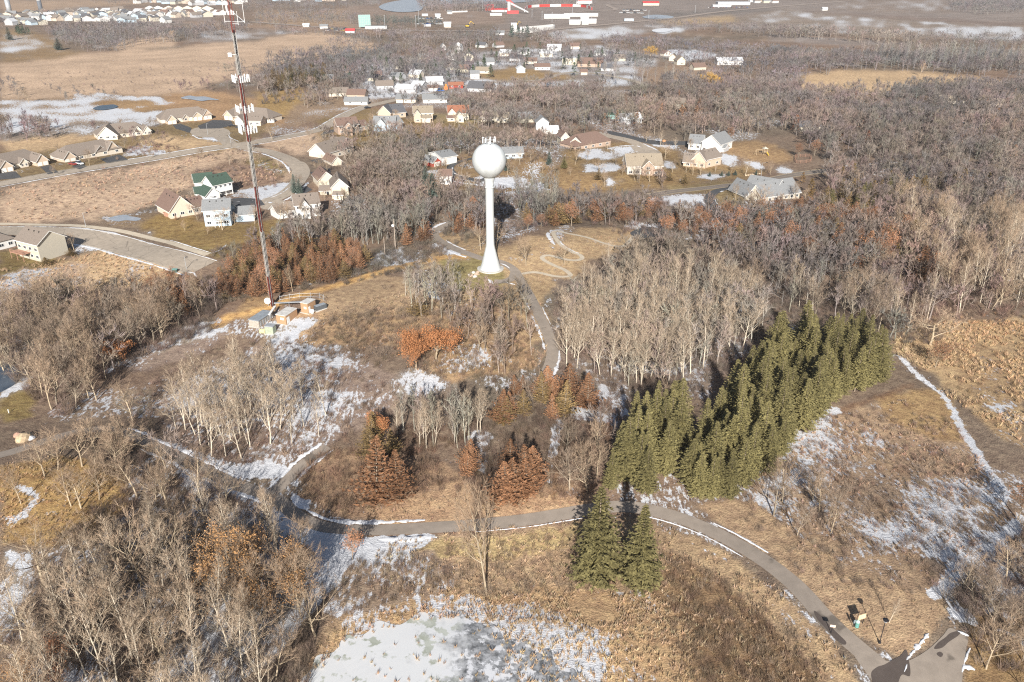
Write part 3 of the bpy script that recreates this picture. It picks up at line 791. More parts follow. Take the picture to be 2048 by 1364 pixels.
# ------------------------------------------------------------------ plants: generators
class TB:
    def __init__(s): s.V = []; s.F = []; s.M = []; s.n = 0
    def tube(s, pts, rad, k=4, mi=0):
        pts = [np.asarray(p, float) for p in pts]; m = len(pts); b = s.n
        d = pts[-1] - pts[0]; d /= np.linalg.norm(d) + 1e-9
        a = np.cross(d, [0.3, .9, .2]); a /= np.linalg.norm(a) + 1e-9; c = np.cross(d, a)
        for p, r in zip(pts, rad):
            for i in range(k):
                t = 2 * math.pi * i / k; s.V.append(p + (a * math.cos(t) + c * math.sin(t)) * r)
        s.n += m * k
        for j in range(m - 1):
            for i in range(k):
                q = b + j * k + i; q2 = b + j * k + (i + 1) % k
                s.F.append((q, q2, q2 + k)); s.F.append((q, q2 + k, q + k)); s.M += [mi, mi]
    def tri(s, p, d, w, mi=0, side=None):
        p = np.asarray(p); d = np.asarray(d)
        if side is None:
            side = np.cross(d, np.random.RandomState(s.n & 0xffff).randn(3)); 
        side = side / (np.linalg.norm(side) + 1e-9) * w * .5
        s.V += [p - side, p + side, p + d]; s.F.append((s.n, s.n + 1, s.n + 2)); s.M.append(mi); s.n += 3
    def quad(s, c, a, b, mi=0):
        c = np.asarray(c); s.V += [c - a - b, c + a - b, c + a + b, c - a + b]
        s.F += [(s.n, s.n + 1, s.n + 2), (s.n, s.n + 2, s.n + 3)]; s.M += [mi, mi]; s.n += 4
    def arr(s): return np.array(s.V, np.float32), np.array(s.F, np.int32), np.array(s.M, np.int32)

def rot_about(v, ax, ang):
    ax = ax / (np.linalg.norm(ax) + 1e-9)
    return v * math.cos(ang) + np.cross(ax, v) * math.sin(ang) + ax * (ax @ v) * (1 - math.cos(ang))

def side_dir(d, ang, az):
    a = np.cross(d, [0, 0, 1.0]) if abs(d[2]) < .95 else np.array([1.0, 0, 0])
    a = rot_about(a / np.linalg.norm(a), d, az)
    return rot_about(d, a, ang)

def gen_bare(seed, H, P, lod=0):
    """trunk, limbs and twigs of a leafless tree. returns trunk builder, crown builder, twig tips"""
    R = random.Random(seed); tr = TB(); cr = TB(); tips = []
    up = np.array([0, 0, 1.0])
    def grow(p, d, L, r, lv):
        n = (7, 4, 3, 2)[min(lv, 3)] if lod == 0 else (4, 2, 1, 1)[min(lv, 3)]
        pts = [p]; dirs = [d]; q = p.copy(); dd = d.copy()
        for i in range(n):
            wob = P['wob'][min(lv, 3)]
            dd = dd + np.array([R.gauss(0, wob), R.gauss(0, wob), R.gauss(0, wob * .6)]) + up * P['trop'][min(lv, 3)] / n
            dd /= np.linalg.norm(dd); q = q + dd * L / n; pts.append(q.copy()); dirs.append(dd.copy())
        rad = [r * (1 - P['taper'][min(lv, 3)] * i / n) for i in range(n + 1)]
        tgt = tr if lv == 0 else cr
        k = (6, 4, 3, 3)[min(lv, 3)] if lod == 0 else (4, 3, 3, 3)[min(lv, 3)]
        tgt.tube(pts, rad, k, 0)
        def at(t):
            f = t * n; i = min(int(f), n - 1); u = f - i
            return pts[i] * (1 - u) + pts[i + 1] * u, dirs[min(i + 1, n)], rad[i] * (1 - u) + rad[i + 1] * u
        if lv < P['levels']:
            nc = P['nc'][lv]
            for i in range(nc):
                t = P['start'][lv] + (1 - P['start'][lv]) * ((i + R.random()) / nc)
                t = min(t, .99)
                b, bd, br = at(t)
                ang = math.radians(R.uniform(*P['ang'][lv]))
                nd = side_dir(bd, ang, (i * 2.4 + R.random() * 1.2))
                l = L * R.uniform(*P['len'][lv]) * (1 - P['fall'][lv] * (t - P['start'][lv]) / (1 - P['start'][lv] + 1e-6))
                grow(b, nd, l, br * P['rr'][lv], lv + 1)
        # twigs
        if lv >= P['twlv']:
            for i in range(P['ntw'] if lv == P['levels'] else P['ntw'] // 2):
                t = R.uniform(.15, 1)
                b, bd, br = at(t)
                nd = side_dir(bd, math.radians(R.uniform(15, 65)), R.random() * 6.28) + up * .25
                nd /= np.linalg.norm(nd); l = P['tl'] * R.uniform(.6, 1.3)
                a = np.array([R.gauss(0, 1), R.gauss(0, 1), R.gauss(0, 1)])
                cr.tri(b, nd * l, P['tw'] * R.uniform(.7, 1.3), 1, np.cross(nd, a))
                tips.append(b + nd * l)
    lean = np.array([R.gauss(0, P['lean']), R.gauss(0, P['lean']), 1.0]); lean /= np.linalg.norm(lean)
    if P.get('stems', 1) > 1:
        for sdx in range(P['stems']):
            a = sdx * 6.28 / P['stems'] + R.random(); dd = np.array([math.cos(a) * P['fork'], math.sin(a) * P['fork'], 1.0]); dd /= np.linalg.norm(dd)
            grow(np.array([math.cos(a) * .12, math.sin(a) * .12, -.3]), dd, H * P['tfrac'] * R.uniform(.8, 1), P['r'] * H * .75, 0)
    else:
        grow(np.array([0, 0, -.3]), lean, H * P['tfrac'], P['r'] * H, 0)
    return tr, cr, tips

ASPEN = dict(levels=2, tfrac=.97, r=.0115, lean=.04, wob=(.035, .10, .16, .2), trop=(.25, .75, .7, .5), taper=(.8, .75, .8, .8),
             nc=(14, 4), start=(.30, .2), ang=((28, 52), (25, 55)), len=((.26, .42), (.35, .6)), fall=(.72, .3), rr=(.5, .6), twlv=1, ntw=9, tl=.8, tw=.032)
OAKP = dict(levels=3, tfrac=.58, r=.021, lean=.05, wob=(.06, .14, .2, .2), trop=(.1, .35, .3, .3), taper=(.55, .65, .75, .8),
            nc=(8, 5, 3), start=(.40, .25, .2), ang=((30, 72), (25, 60), (20, 60)), len=((.65, .95), (.45, .7), (.4, .65)), fall=(.25, .3, .2), rr=(.55, .55, .6), twlv=2, ntw=9, tl=.9, tw=.036)
ELM = dict(levels=2, tfrac=.75, r=.014, lean=.05, wob=(.05, .12, .18, .2), trop=(.2, .55, .5, .4), taper=(.7, .7, .8, .8),
           nc=(12, 6), start=(.30, .15), ang=((28, 60), (22, 55)), len=((.45, .68), (.38, .62)), fall=(.45, .25), rr=(.55, .5), twlv=1, ntw=14, tl=.95, tw=.036)
SHRUB = dict(levels=1, tfrac=.95, r=.010, lean=.05, wob=(.10, .16, .2, .2), trop=(.15, .3, .3, .3), taper=(.75, .8, .8, .8), stems=6, fork=.65,
             nc=(6,), start=(.15,), ang=((20, 55),), len=((.35, .6),), fall=(.4,), rr=(.6,), twlv=1, ntw=9, tl=.55, tw=.04)

def gen_conifer(seed, H, rad, kind='spruce'):
    R = random.Random(seed); tr = TB(); cr = TB()
    tr.tube([(0, 0, -.3), (R.gauss(0, .05), R.gauss(0, .05), H * .5), (0, 0, H * .97)], [H * .013, H * .008, H * .002], 6, 0)
    nlev = int(H * (2.5 if kind == 'spruce' else 2.4)); base = H * (.10 if kind == 'spruce' else .08)
    sp = kind == 'spruce'
    for i in range(nlev):
        t = i / (nlev - 1); z = base + (H - base) * t * .985
        prof = (1 - t) ** (.85 if sp else .9) + .035
        prof *= (1 - .18 * math.exp(-(t / .06) ** 2))
        r = rad * prof * R.uniform(.84, 1.12)
        nb = max(5, int(6 + 6 * prof))
        for j in range(nb):
            if R.random() < (.04 if sp else .12): continue
            a = i * 2.1 + j * 6.283 / nb + R.uniform(-.25, .25); rl = r * R.uniform(.7, 1.18)
            elev = (.10 + .75 * t) if sp else (.35 + .6 * t)      # drooping at the foot, rising at the tip
            elev -= .35 if sp else .15
            d = np.array([math.cos(a) * math.cos(elev), math.sin(a) * math.cos(elev), math.sin(elev)])
            p0 = np.array([0, 0, z]); perp = np.array([-math.sin(a), math.cos(a), 0])
            nseg = max(2, int(rl / (.42 if sp else .5)))
            for k in range(nseg):
                u = (k + .6) / nseg; c = p0 + d * rl * u + np.array([0, 0, (.25 if sp else .1) * rl * u * u])
                sz = (.62 if sp else .58) * (1 - .35 * u) * (.75 + .5 * prof) * R.uniform(.75, 1.25)
                for sgn in (-1, 1):
                    q = d * .55 + perp * sgn * R.uniform(.5, .95) + np.array([0, 0, R.uniform(-.25, .18)])
                    cr.tri(c, q * sz, sz * (.62 if sp else .55), 0, np.cross(q, [R.gauss(0, .35), R.gauss(0, .35), 1]))
                if sp: cr.tri(c, (d + np.array([0, 0, R.uniform(-.5, .1)])) * sz, sz * .55, 0, np.cross(d, [R.gauss(0, .6), R.gauss(0, .6), 1]))
            if not sp: cr.tri(p0, d * rl, .06, 1)
    cr.tri((0, 0, H * .93), (0, 0, H * .1), .18, 0, np.array([1., 0, 0])); cr.tri((0, 0, H * .93), (0, 0, H * .1), .18, 0, np.array([0, 1., 0]))
    return tr, cr

def add_leaves(cr, tips, n, R, size, spread, mi=2):
    for i in range(n):
        p = tips[R.randrange(len(tips))] + np.array([R.gauss(0, spread), R.gauss(0, spread), R.gauss(0, spread)])
        d = np.array([R.gauss(0, 1), R.gauss(0, 1), R.gauss(0, 1)]); d /= np.linalg.norm(d)
        cr.tri(p, d * size * R.uniform(.6, 1.3), size * R.uniform(.6, 1.1), mi, np.cross(d, [R.gauss(0, 1), R.gauss(0, 1), R.gauss(0, 1)]))

# ------------------------------------------------------------------ plant materials
K_pale = mat('bark_pale', (.60, .52, .41), .85, .25, 1.2, .14)
K_paletw = mat('twig_pale', (.40, .31, .225), .9, .2, .8, .18)
K_tan = mat('bark_tan', (.46, .37, .26), .9, .25, 1.2, .18)
K_tantw = mat('twig_brown', (.345, .25, .175), .9, .2, .8, .22)
K_grey = mat('bark_grey', (.32, .265, .20), .9, .25, 1.2, .2)
K_greytw = mat('twig_grey', (.265, .20, .15), .9, .2, .8, .22)
K_need = mat('needles_green', (.215, .185, .078), .8, .35, .9, .25)
K_blue = mat('needles_blue', (.12, .155, .13), .8, .3, .9, .1)
K_brown = mat('needles_rusty', (.31, .158, .082), .85, .4, .6, .38)
K_brgreen = mat('needles_bronze', (.26, .175, .075), .85, .4, .6, .2)
K_leaf = mat('leaf_orange', (.46, .205, .09), .8, .35, 1.2, .16)
K_leafd = mat('leaf_rust', (.32, .155, .085), .85, .35, 1.2, .4)
K_leaft = mat('leaf_tan', (.42, .235, .105), .85, .3, 1.2, .16)
K_con = mat('bark_conifer', (.30, .24, .18), .9, .2, 2, .1)
K_wil = mat('twig_willow', (.52, .32, .09), .9, .2, 1, .1)

LIB = {}
COTTON = dict(ELM, r=.012, start=(.32, .15), ang=((25, 52), (22, 55)), len=((.42, .62), (.38, .62)), nc=(10, 5), ntw=11, tw=.032)
def lib(key, seeds, f, mats_tr, mats_cr):
    out = []
    for s in seeds:
        H = 10.0; r = f(s, H); tr, cr = r[0], r[1]
        a, b, c = tr.arr(); mt = np_mesh(key + '_trunk', a, b, mats_tr)
        a, b, c = cr.arr(); mc = np_mesh(key + '_crown', a, b, mats_cr, mi=c)
        out.append((mt, mc))
    LIB[key] = out
def leafy(P, n, size, spread):
    def f(s, H):
        tr, cr, tips = gen_bare(s, H, P); R = random.Random(s); add_leaves(cr, tips, n, R, size, spread); return tr, cr
    return f
lib('aspen', range(6), lambda s, H: gen_bare(100 + s, H, ASPEN), K_pale, [K_pale, K_paletw])
lib('cotton', range(5), lambda s, H: gen_bare(150 + s, H, COTTON), K_pale, [K_pale, K_paletw])
lib('bare', range(4), lambda s, H: gen_bare(200 + s, H, ELM), K_tan, [K_tan, K_tantw])
lib('oak', range(4), lambda s, H: gen_bare(300 + s, H, OAKP), K_tan, [K_tan, K_tantw])
lib('grey', range(4), lambda s, H: gen_bare(350 + s, H, OAKP if s % 2 else ELM), K_grey, [K_grey, K_greytw])
lib('shrub', range(4), lambda s, H: gen_bare(400 + s, H * .4, SHRUB), K_greytw, [K_greytw, K_greytw])
lib('spruce', range(8), lambda s, H: gen_conifer(500 + s, H * 1.3, 2.7 + .25 * (s % 4)), K_con, [K_need, K_con])
lib('bluespruce', range(2), lambda s, H: gen_conifer(520 + s, H, 2.7), K_con, [K_blue, K_con])
lib('rusty', range(5), lambda s, H: gen_conifer(540 + s, H * .8, 2.9 + .25 * (s % 3), 'cedar'), K_con, [K_brown, K_con])
lib('bronze', range(4), lambda s, H: gen_conifer(560 + s, H * .8, 3.1 + .3 * (s % 2), 'cedar'), K_con, [K_brgreen, K_con])
lib('orange', range(3), leafy(dict(OAKP, tfrac=.5, ang=((25, 60), (25, 60), (20, 60))), 6500, .27, .42), K_tan, [K_tan, K_tantw, K_leaf])
lib('rustoak', range(5), leafy(ELM, 1100, .28, .42), K_grey, [K_grey, K_greytw, K_leafd])
lib('tanoak', range(3), leafy(ELM, 1300, .22, .30), K_tan, [K_tan, K_tantw, K_leaft])
lib('willow', range(1), lambda s, H: gen_bare(600 + s, H, dict(OAKP, ntw=12, tl=1.5, tw=.09)), K_tan, [K_wil, K_wil])
BASEH = dict(cotton=10, aspen=10, bare=10, oak=10, grey=10, shrub=4, spruce=13, bluespruce=10, rusty=8, bronze=8, orange=10, rustoak=10, tanoak=10, willow=10)
NAME = dict(cotton='aspen_tree', aspen='aspen_tree', bare='bare_tree', oak='bare_tree', grey='bare_tree', shrub='bare_shrub', spruce='spruce_tree', bluespruce='blue_spruce',
            rusty='brown_conifer', bronze='bronze_conifer', orange='oak_tree', rustoak='rusty_oak', tanoak='tan_leaved_oak', willow='yellow_willow')
CAT = dict(cotton='aspen tree', aspen='aspen tree', bare='bare tree', oak='bare tree', grey='bare tree', shrub='shrub', spruce='spruce', bluespruce='spruce',
           rusty='conifer', bronze='conifer', orange='oak tree', rustoak='oak tree', tanoak='oak tree', willow='willow')

PLACED = []
def tree(kind, x, y, h, label, group=None, R=random, wide=1.0):
    mt, mc = LIB[kind][R.randrange(len(LIB[kind]))]
    s = h / BASEH[kind]
    r = empty(NAME[kind], (x, y, float(hgt(x, y))), label, CAT[kind], group, R.random() * 6.28)
    e = .24 if kind in ('spruce', 'rusty', 'bronze', 'rustoak') else .12
    if kind in ('spruce', 'rusty', 'bronze'): wide *= 1.12
    q = R.uniform(1 - e, 1 + e); r.scale = (s * wide * q, s * wide * q * R.uniform(.9, 1.1), s)
    if kind not in ('spruce', 'bluespruce'): r.rotation_euler = (R.gauss(0, .05), R.gauss(0, .05), r.rotation_euler[2])
    link('trunk', mt, r); link('crown', mc, r)
    return r

def scatter(poly, spacing, seed=0, jit=.8, keep=1.0):
    P = np.array([W(*p)[:2] for p in poly]); x0, y0 = P.min(0) - 5; x1, y1 = P.max(0) + 5
    rg = np.random.default_rng(seed)
    gx, gy = np.meshgrid(np.arange(x0, x1, spacing), np.arange(y0, y1, spacing))
    gx = gx.ravel() + rg.uniform(-jit, jit, gx.size) * spacing * .5; gy = gy.ravel() + rg.uniform(-jit, jit, gy.size) * spacing * .5
    px, py, d, ok = proj(gx, gy, hgt(gx, gy))
    k = inside(np.where(ok, px, 1e7), py, poly) & (rg.random(gx.size) < keep)
    return np.column_stack([gx[k], gy[k], d[k]])

# places where nothing may grow: paths, streets, open lawns
LINES_KEEP = [(P_main, 3.2), (P_fork, 2.4), (P_tower, 3.2), (P_spur, 3.0), (P_wind, 2.9), (S_main, 6.5), (S_side, 6.5), (S_low, 9.5), (S_walk, 3), (S_right, 6.5), (S_rcul, 6), (S_loop, 3.5), (S_drive, 3.8), (S_vil, 5), (S_far, 12), (S_cul, 8), (spline(LINES[5][0]), 2.6)]
KEEP_POLY = [[(895,500),(960,514),(1010,537),(1020,555),(985,578),(905,576),(880,550)], [(420,440),(520,445),(520,470),(440,500),(360,470),(300,455),(330,430)], [(800,1462),(640,1330),(700,1285),(770,1262),(850,1240),(930,1240),(1060,1252),(1330,1292),(1370,1462)],
 [(490,640),(505,600),(560,585),(600,595),(655,600),(660,625),(620,640),(580,655),(550,690),(520,680)]]
KEEP_PTS = []
def clear(A, extra=0.0):
    k = np.ones(len(A), bool)
    for L, d in LINES_KEEP:
        k &= dist_line(A[:, 0], A[:, 1], L, d + 1) > d + extra
    px, py, _, _ = proj(A[:, 0], A[:, 1], hgt(A[:, 0], A[:, 1]))
    for P in KEEP_POLY: k &= ~inside(px, py, P)
    for (x, y, r) in KEEP_PTS: k &= np.hypot(A[:, 0] - x, A[:, 1] - y) > r + extra
    return A[k]

# merged low-detail trees for the far woods
def lod_template(P, seed, H, tw, tl, ntw, nc):
    Q = dict(P); Q.update(tw=tw, tl=tl, ntw=ntw, nc=nc)
    tr, cr, tips = gen_bare(seed, H, Q, 1)
    a, b, _ = tr.arr(); c, d, m = cr.arr()
    V = np.concatenate([a, c]); F = np.concatenate([b, d + len(a)])
    tone = np.ones(len(V)); tone[len(a):] = 1
    # limbs light, twigs darker
    istw = np.zeros(len(V), bool); istw[(d + len(a))[m == 1].ravel()] = True
    return V, F, istw
def merged(name, items, label, cat, seed=5):
    """items: (template list, A[x,y,d], height range, limb colour, twig colour, colour spread)"""
    rg = np.random.default_rng(seed); VV = []; FF = []; TT = []; nb = 0
    for tm, A, hr, c1, c2, spread in items:
        if len(A) == 0: continue
        which = rg.integers(0, len(tm), len(A))
        for w_ in range(len(tm)):
            V, F, tw = tm[w_]; B = A[which == w_]; n = len(B)
            if n == 0: continue
            s = rg.uniform(hr[0], hr[1], n) / 10.0; a = rg.uniform(0, 6.283, n); sx = s * rg.uniform(.85, 1.2, n)
            ca, sa = np.cos(a), np.sin(a)
            X = (V[None, :, 0] * ca[:, None] - V[None, :, 1] * sa[:, None]) * sx[:, None] + B[:, 0:1]
            Y = (V[None, :, 0] * sa[:, None] + V[None, :, 1] * ca[:, None]) * sx[:, None] + B[:, 1:2]
            Z = V[None, :, 2] * s[:, None] + hgt(B[:, 0], B[:, 1])[:, None]
            VV.append(np.stack([X, Y, Z], -1).reshape(-1, 3).astype(np.float32))
            FF.append((F[None] + (np.arange(n) * len(V))[:, None, None]).reshape(-1, 3) + nb); nb += n * len(V)
            cc = np.where(tw[:, None], np.array(c2), np.array(c1))[None] * (1 + rg.uniform(-spread, spread, (n, 1, 1))) * (1 + rg.uniform(-.06, .06, (n, 1, 3)))
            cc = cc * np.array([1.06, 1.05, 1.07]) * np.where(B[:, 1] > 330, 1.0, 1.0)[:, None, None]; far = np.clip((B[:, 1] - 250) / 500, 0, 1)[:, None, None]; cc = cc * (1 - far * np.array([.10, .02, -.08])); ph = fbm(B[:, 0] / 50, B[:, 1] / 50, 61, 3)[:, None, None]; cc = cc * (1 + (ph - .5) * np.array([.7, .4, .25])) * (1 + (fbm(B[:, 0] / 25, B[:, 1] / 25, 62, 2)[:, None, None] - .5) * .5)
            TT.append(cc.reshape(-1, 3).astype(np.float32))
    me = np_mesh(name, np.concatenate(VV), np.concatenate(FF), M_tint, tint=np.concatenate(TT))
    print(name, nb, 'verts')
    return stuff(link(name, me), label, cat)
M_tint = mat_attr('plant_tones')
FARO = [lod_template(OAKP, 700 + i, 10, .20, 1.5, 8, (5, 3, 1)) for i in range(4)]
FARE = [lod_template(ELM, 720 + i, 10, .17, 1.5, 9, (6, 3)) for i in range(4)]
FARA = [lod_template(ASPEN, 740 + i, 10, .12, 1.3, 5, (8, 3)) for i in range(3)]
VFAR = [lod_template(OAKP, 760 + i, 10, .45, 2.3, 7, (5, 2, 0)) for i in range(4)]
def blobby(seed, n, H, R_, size, base=.1):
    rg = np.random.default_rng(seed); V = []; F = []
    for i in range(n):
        t = rg.random() ** .7; z = H * (base + (1 - base) * t); r = R_ * (1 - t) * rg.uniform(.5, 1.05); a = rg.random() * 6.28
        p = np.array([r * math.cos(a), r * math.sin(a), z]); q = rg.normal(0, size, (3, 3)) * [1, 1, .6]
        V += [p + q[0], p + q[1], p + q[2]]; F.append((3 * i, 3 * i + 1, 3 * i + 2))
    return np.array(V, np.float32), np.array(F, np.int32), np.ones(len(V), bool)
FARC = [blobby(800 + i, 150, 10, 3.0, .5) for i in range(3)]
def twigball(seed, n, H, R_, w_, l):
    rg = np.random.default_rng(seed); V = []; F = []
    for i in range(n):
        a = rg.random() * 6.28; r = R_ * rg.random() ** .5; p = np.array([r * math.cos(a) * .5, r * math.sin(a) * .5, H * rg.uniform(0, .45)])
        d = np.array([math.cos(a) * rg.uniform(.1, .8), math.sin(a) * rg.uniform(.1, .8), rg.uniform(.5, 1.2)]); d *= l * rg.uniform(.6, 1.2)
        s = np.cross(d, rg.normal(size=3)); s /= np.linalg.norm(s); s *= w_ / 2
        V += [p - s, p + s, p + d]; F.append((3 * i, 3 * i + 1, 3 * i + 2))
    return np.array(V, np.float32), np.array(F, np.int32), np.ones(len(V), bool)
BUSH = [twigball(820 + i, 55, 10, 5, .28, 6.5) for i in range(4)]
BUSHF = [twigball(830 + i, 22, 10, 5, .7, 7) for i in range(3)]
BUSHN = [twigball(850 + i, 70, 10, 5, .17, 7) for i in range(5)]
TUFT = [twigball(840 + i, 14, 10, 5, 1.3, 8) for i in range(4)]

# ------------------------------------------------------------------ plants: where they stand
KEEP_PTS += [(float(W(981, 538).x), float(W(981, 538).y), 7)]
REG = {}
def reg(kinds, poly, sp, hr, label, group, keep=1.0, lod='near'):
    """one stand of trees; kinds = list of (kind, share)"""
    A = clear(scatter(poly, sp, len(REG) * 7 + 3, 1.35, keep))
    REG[group] = (kinds, A, hr, label, lod)
# aspens and birches
reg([('aspen',.45),('cotton',.55)], [(1125,640),(1185,585),(1300,560),(1450,590),(1540,640),(1500,690),(1420,740),(1330,790),(1200,760),(1120,740)], 3.5, (8,16), 'pale bare aspen in the dense grove right of the tower path', 'aspens in the dense grove')
reg([('aspen',.7),('cotton',.3)], [(335,880),(400,800),(480,750),(560,770),(600,850),(590,900),(480,925),(350,915)], 4.3, (11,16), 'white-stemmed aspen on the snowy slope above the path fork', 'aspens on the snowy slope')
reg([('aspen',1)], [(600,800),(680,800),(700,870),(610,880)], 6, (9,13), 'thin pale aspen standing apart on the snow', 'lone aspens on the snow')
reg([('aspen',1)], [(790,862),(960,850),(975,880),(900,900),(800,895)], 2.6, (8,11), 'pale aspen in the small clump left of the brown conifers', 'aspens in the small clump')
reg([('aspen',.75),('oak',.25)], [(70,1170),(180,1110),(400,1120),(490,1220),(560,1420),(450,1560),(40,1560),(40,1270)], 4.2, (10,15), 'tall bare tree with pale branching limbs in the lower left wood', 'pale trees in the lower left wood')
reg([('aspen',.8),('bare',.2)], [(500,520),(560,492),(640,478),(740,452),(860,440),(870,475),(760,492),(640,500),(560,510)], 3.8, (7,11), 'thin pale tree in the row behind the rusty conifers', 'thin trees behind the rusty conifers')
reg([('aspen',1)], [(1030,390),(1110,380),(1130,430),(1040,440)], 5, (12,16), 'pale slender tree right of the water tower shaft', 'slender trees right of the water tower')
reg([('aspen',.6),('bare',.4)], [(1780,430),(2060,380),(2060,620),(1900,630),(1800,560)], 7, (13,18), 'pale leaning birch in the right hand wood', 'birches in the right hand wood')
reg([('aspen',.7),('grey',.3)], [(1540,590),(1780,600),(1880,640),(1800,690),(1560,620)], 5.5, (10,15), 'pale bare tree just beyond the spruce grove', 'bare trees beyond the spruces')
reg([('aspen',1)], [(800,590),(920,575),(935,620),(840,640)], 4.5, (7,10), 'thin leafless sapling below the tower lawn', 'saplings below the tower lawn')
reg([('bare',.6),('aspen',.4)], [(860,640),(1040,610),(1080,700),(1040,760),(960,770),(930,700)], 6, (7,11), 'slim bare tree on the grassy slope left of the tower path', 'slim trees on the grassy slope')
# broad bare trees
reg([('bare',.6),('grey',.4)], [(0,640),(110,600),(260,600),(430,600),(440,640),(330,690),(230,740),(205,800),(110,830),(50,770),(0,740)], 5.6, (10,15), 'brown bare tree in the wood at the left edge', 'bare trees in the left wood')
reg([('grey',.5),('oak',.5)], [(1200,540),(1300,500),(1400,530),(1560,570),(1560,600),(1440,590),(1300,560)], 6, (9,13), 'bare spreading tree between the grove and the rusty oaks', 'bare trees behind the grove')
reg([('bare',.5),('grey',.5)], [(1580,970),(1690,1030),(1680,1090),(1600,1100),(1540,1040)], 6, (7,11), 'grey bare tree beside the snowy meadow', 'bare trees beside the snowy meadow')
reg([('grey',.6),('bare',.4)], [(1900,1190),(2060,1060),(2160,1300),(2040,1420),(1960,1330),(1980,1240)], 4.5, (6,10), 'grey thicket tree in the lower right corner', 'thicket trees in the lower right corner')
reg([('bare',.5),('oak',.5)], [(60,930),(160,890),(330,930),(430,1000),(400,1090),(200,1080),(120,1010)], 6.5, (8,12), 'brown bare tree between the left path and the pale wood', 'bare trees below the left path')
reg([('oak',.5),('bare',.5)], [(520,1110),(640,1140),(620,1260),(540,1420),(500,1300)], 6, (10,13), 'bare dark tree left of the frozen pond', 'bare trees left of the frozen pond')
reg([('bare',.5),('aspen',.5)], [(400,1050),(520,1060),(610,1120),(560,1180),(430,1130)], 4.2, (9,14), 'tall bare tree shading the snow below the path fork', 'bare trees shading the path fork')
reg([('bare',1)], [(220,850),(330,800),(350,890),(300,900),(230,880)], 8, (9,12), 'bare tree at the bend of the left path', 'bare trees at the left bend')
reg([('bare',.6),('grey',.4)], [(1120,880),(1200,860),(1215,960),(1190,1000),(1130,980)], 6, (7,11), 'bare tree at the left side of the spruce grove', 'bare trees left of the spruces')
reg([('oak',1)], [(720,320),(830,290),(950,285),(1100,290),(1120,300),(1050,300),(950,310),(850,325),(845,375),(760,390),(700,370)], 7.5, (10,14), 'greenish brown spreading oak in the wood behind the white sphere', 'bare oaks behind the sphere')
reg([('grey',.5),('bare',.5)], [(600,478),(720,420),(850,400),(960,400),(1000,440),(930,500),(880,460),(800,500),(680,480)], 6.5, (6,10), 'small bare tree in the scrub left of the tower shaft', 'bare trees in the scrub by the tower')
reg([('grey',.5),('bare',.5)], [(1400,440),(1560,450),(1780,470),(1900,560),(1780,590),(1560,580),(1440,540)], 6.5, (9,14), 'grey bare tree among the rusty oaks on the right', 'grey trees among the rusty oaks')
reg([('grey',.4),('bare',.6)], [(1540,190),(1800,185),(2060,175),(2060,380),(1780,420),(1620,400),(1660,330),(1590,280),(1540,260)], 10.5, (11,15), 'brown bare tree of the wood behind the grey roofed house', 'bare trees of the right wood', 1.0, 'mid')
# conifers
reg([('spruce',1)], [(1218,980),(1250,900),(1300,850),(1360,845),(1372,900),(1345,960),(1290,990)], 3.5, (9,15), 'olive green spruce at the left end of the spruce grove', 'spruces at the left end of the grove')
reg([('spruce',1)], [(1350,1000),(1385,930),(1450,830),(1520,740),(1600,700),(1700,690),(1770,735),(1758,765),(1690,800),(1640,820),(1590,880),(1520,960),(1490,1005),(1410,1018)], 3.5, (8,16), 'olive green spruce in the dense main grove', 'spruces of the main grove')
reg([('rusty',.5),('bronze',.3),('rustoak',.2)], [(435,575),(470,520),(560,495),(700,495),(735,530),(690,560),(600,580),(545,590),(450,605)], 3.6, (4.5,8.5), 'rusty brown conifer in the thicket behind the lattice mast', 'rusty conifers behind the mast')
reg([('rusty',.5),('bronze',.35),('shrub',.15)], [(985,800),(1080,780),(1190,800),(1190,830),(1080,850),(1000,850)], 4.4, (5,10), 'rusty conifer in the row at the foot of the grassy slope', 'rusty conifers below the slope')
reg([('rusty',.8),('bronze',.2)], [(990,960),(1010,900),(1060,900),(1075,990),(1010,1005)], 5.0, (7,10), 'rusty conifer left of the narrow snowy trail', 'rusty conifers by the snowy trail')
reg([('rusty',.6),('bronze',.4)], [(900,900),(960,930),(950,965),(900,960)], 6.5, (6,8), 'small brown conifer in the brush', 'small brown conifers in the brush')
reg([('bronze',.8),('rusty',.2)], [(640,920),(700,880),(790,880),(790,920),(700,940)], 4.5, (7,9), 'bronze green conifer beside the fork path', 'bronze conifers beside the fork path')
reg([('rusty',.9),('bronze',.1)], [(1130,930),(1180,900),(1185,960),(1140,970)], 9, (5,7), 'small rusty conifer right of the trail', 'small rusty conifers right of the trail')
reg([('rustoak',.42),('bronze',.12),('rusty',.1),('grey',.36)], [(1040,440),(1180,425),(1300,425),(1420,445),(1440,500),(1300,465),(1180,445),(1060,470)], 5.0, (4.5,10), 'rust leaved oak in the belt beyond the winding path', 'rusty oaks beyond the winding path')
reg([('rustoak',.38),('bronze',.08),('rusty',.12),('grey',.42)], [(1440,440),(1580,430),(1760,450),(1880,500),(1880,590),(1780,580),(1560,520),(1440,520)], 6.0, (8,12), 'rust leaved oak in the right hand belt', 'rusty oaks in the right hand belt')
reg([('rustoak',.6),('rusty',.4)], [(240,600),(380,560),(430,600),(380,640),(280,640)], 6, (6,9), 'dull rusty tree left of the lattice mast', 'rusty trees left of the mast')
reg([('rusty',.6),('rustoak',.4)], [(800,470),(870,440),(960,430),(980,450),(880,480),(800,500)], 6, (6,9), 'rusty bush by the start of the tower path', 'rusty bushes by the tower path')
reg([('tanoak',.6),('oak',.4)], [(420,1180),(470,1130),(640,1180),(640,1270),(560,1290),(440,1280)], 5.2, (8,12), 'tan leaved oak beside the snowy slope below the path', 'tan oaks below the path')
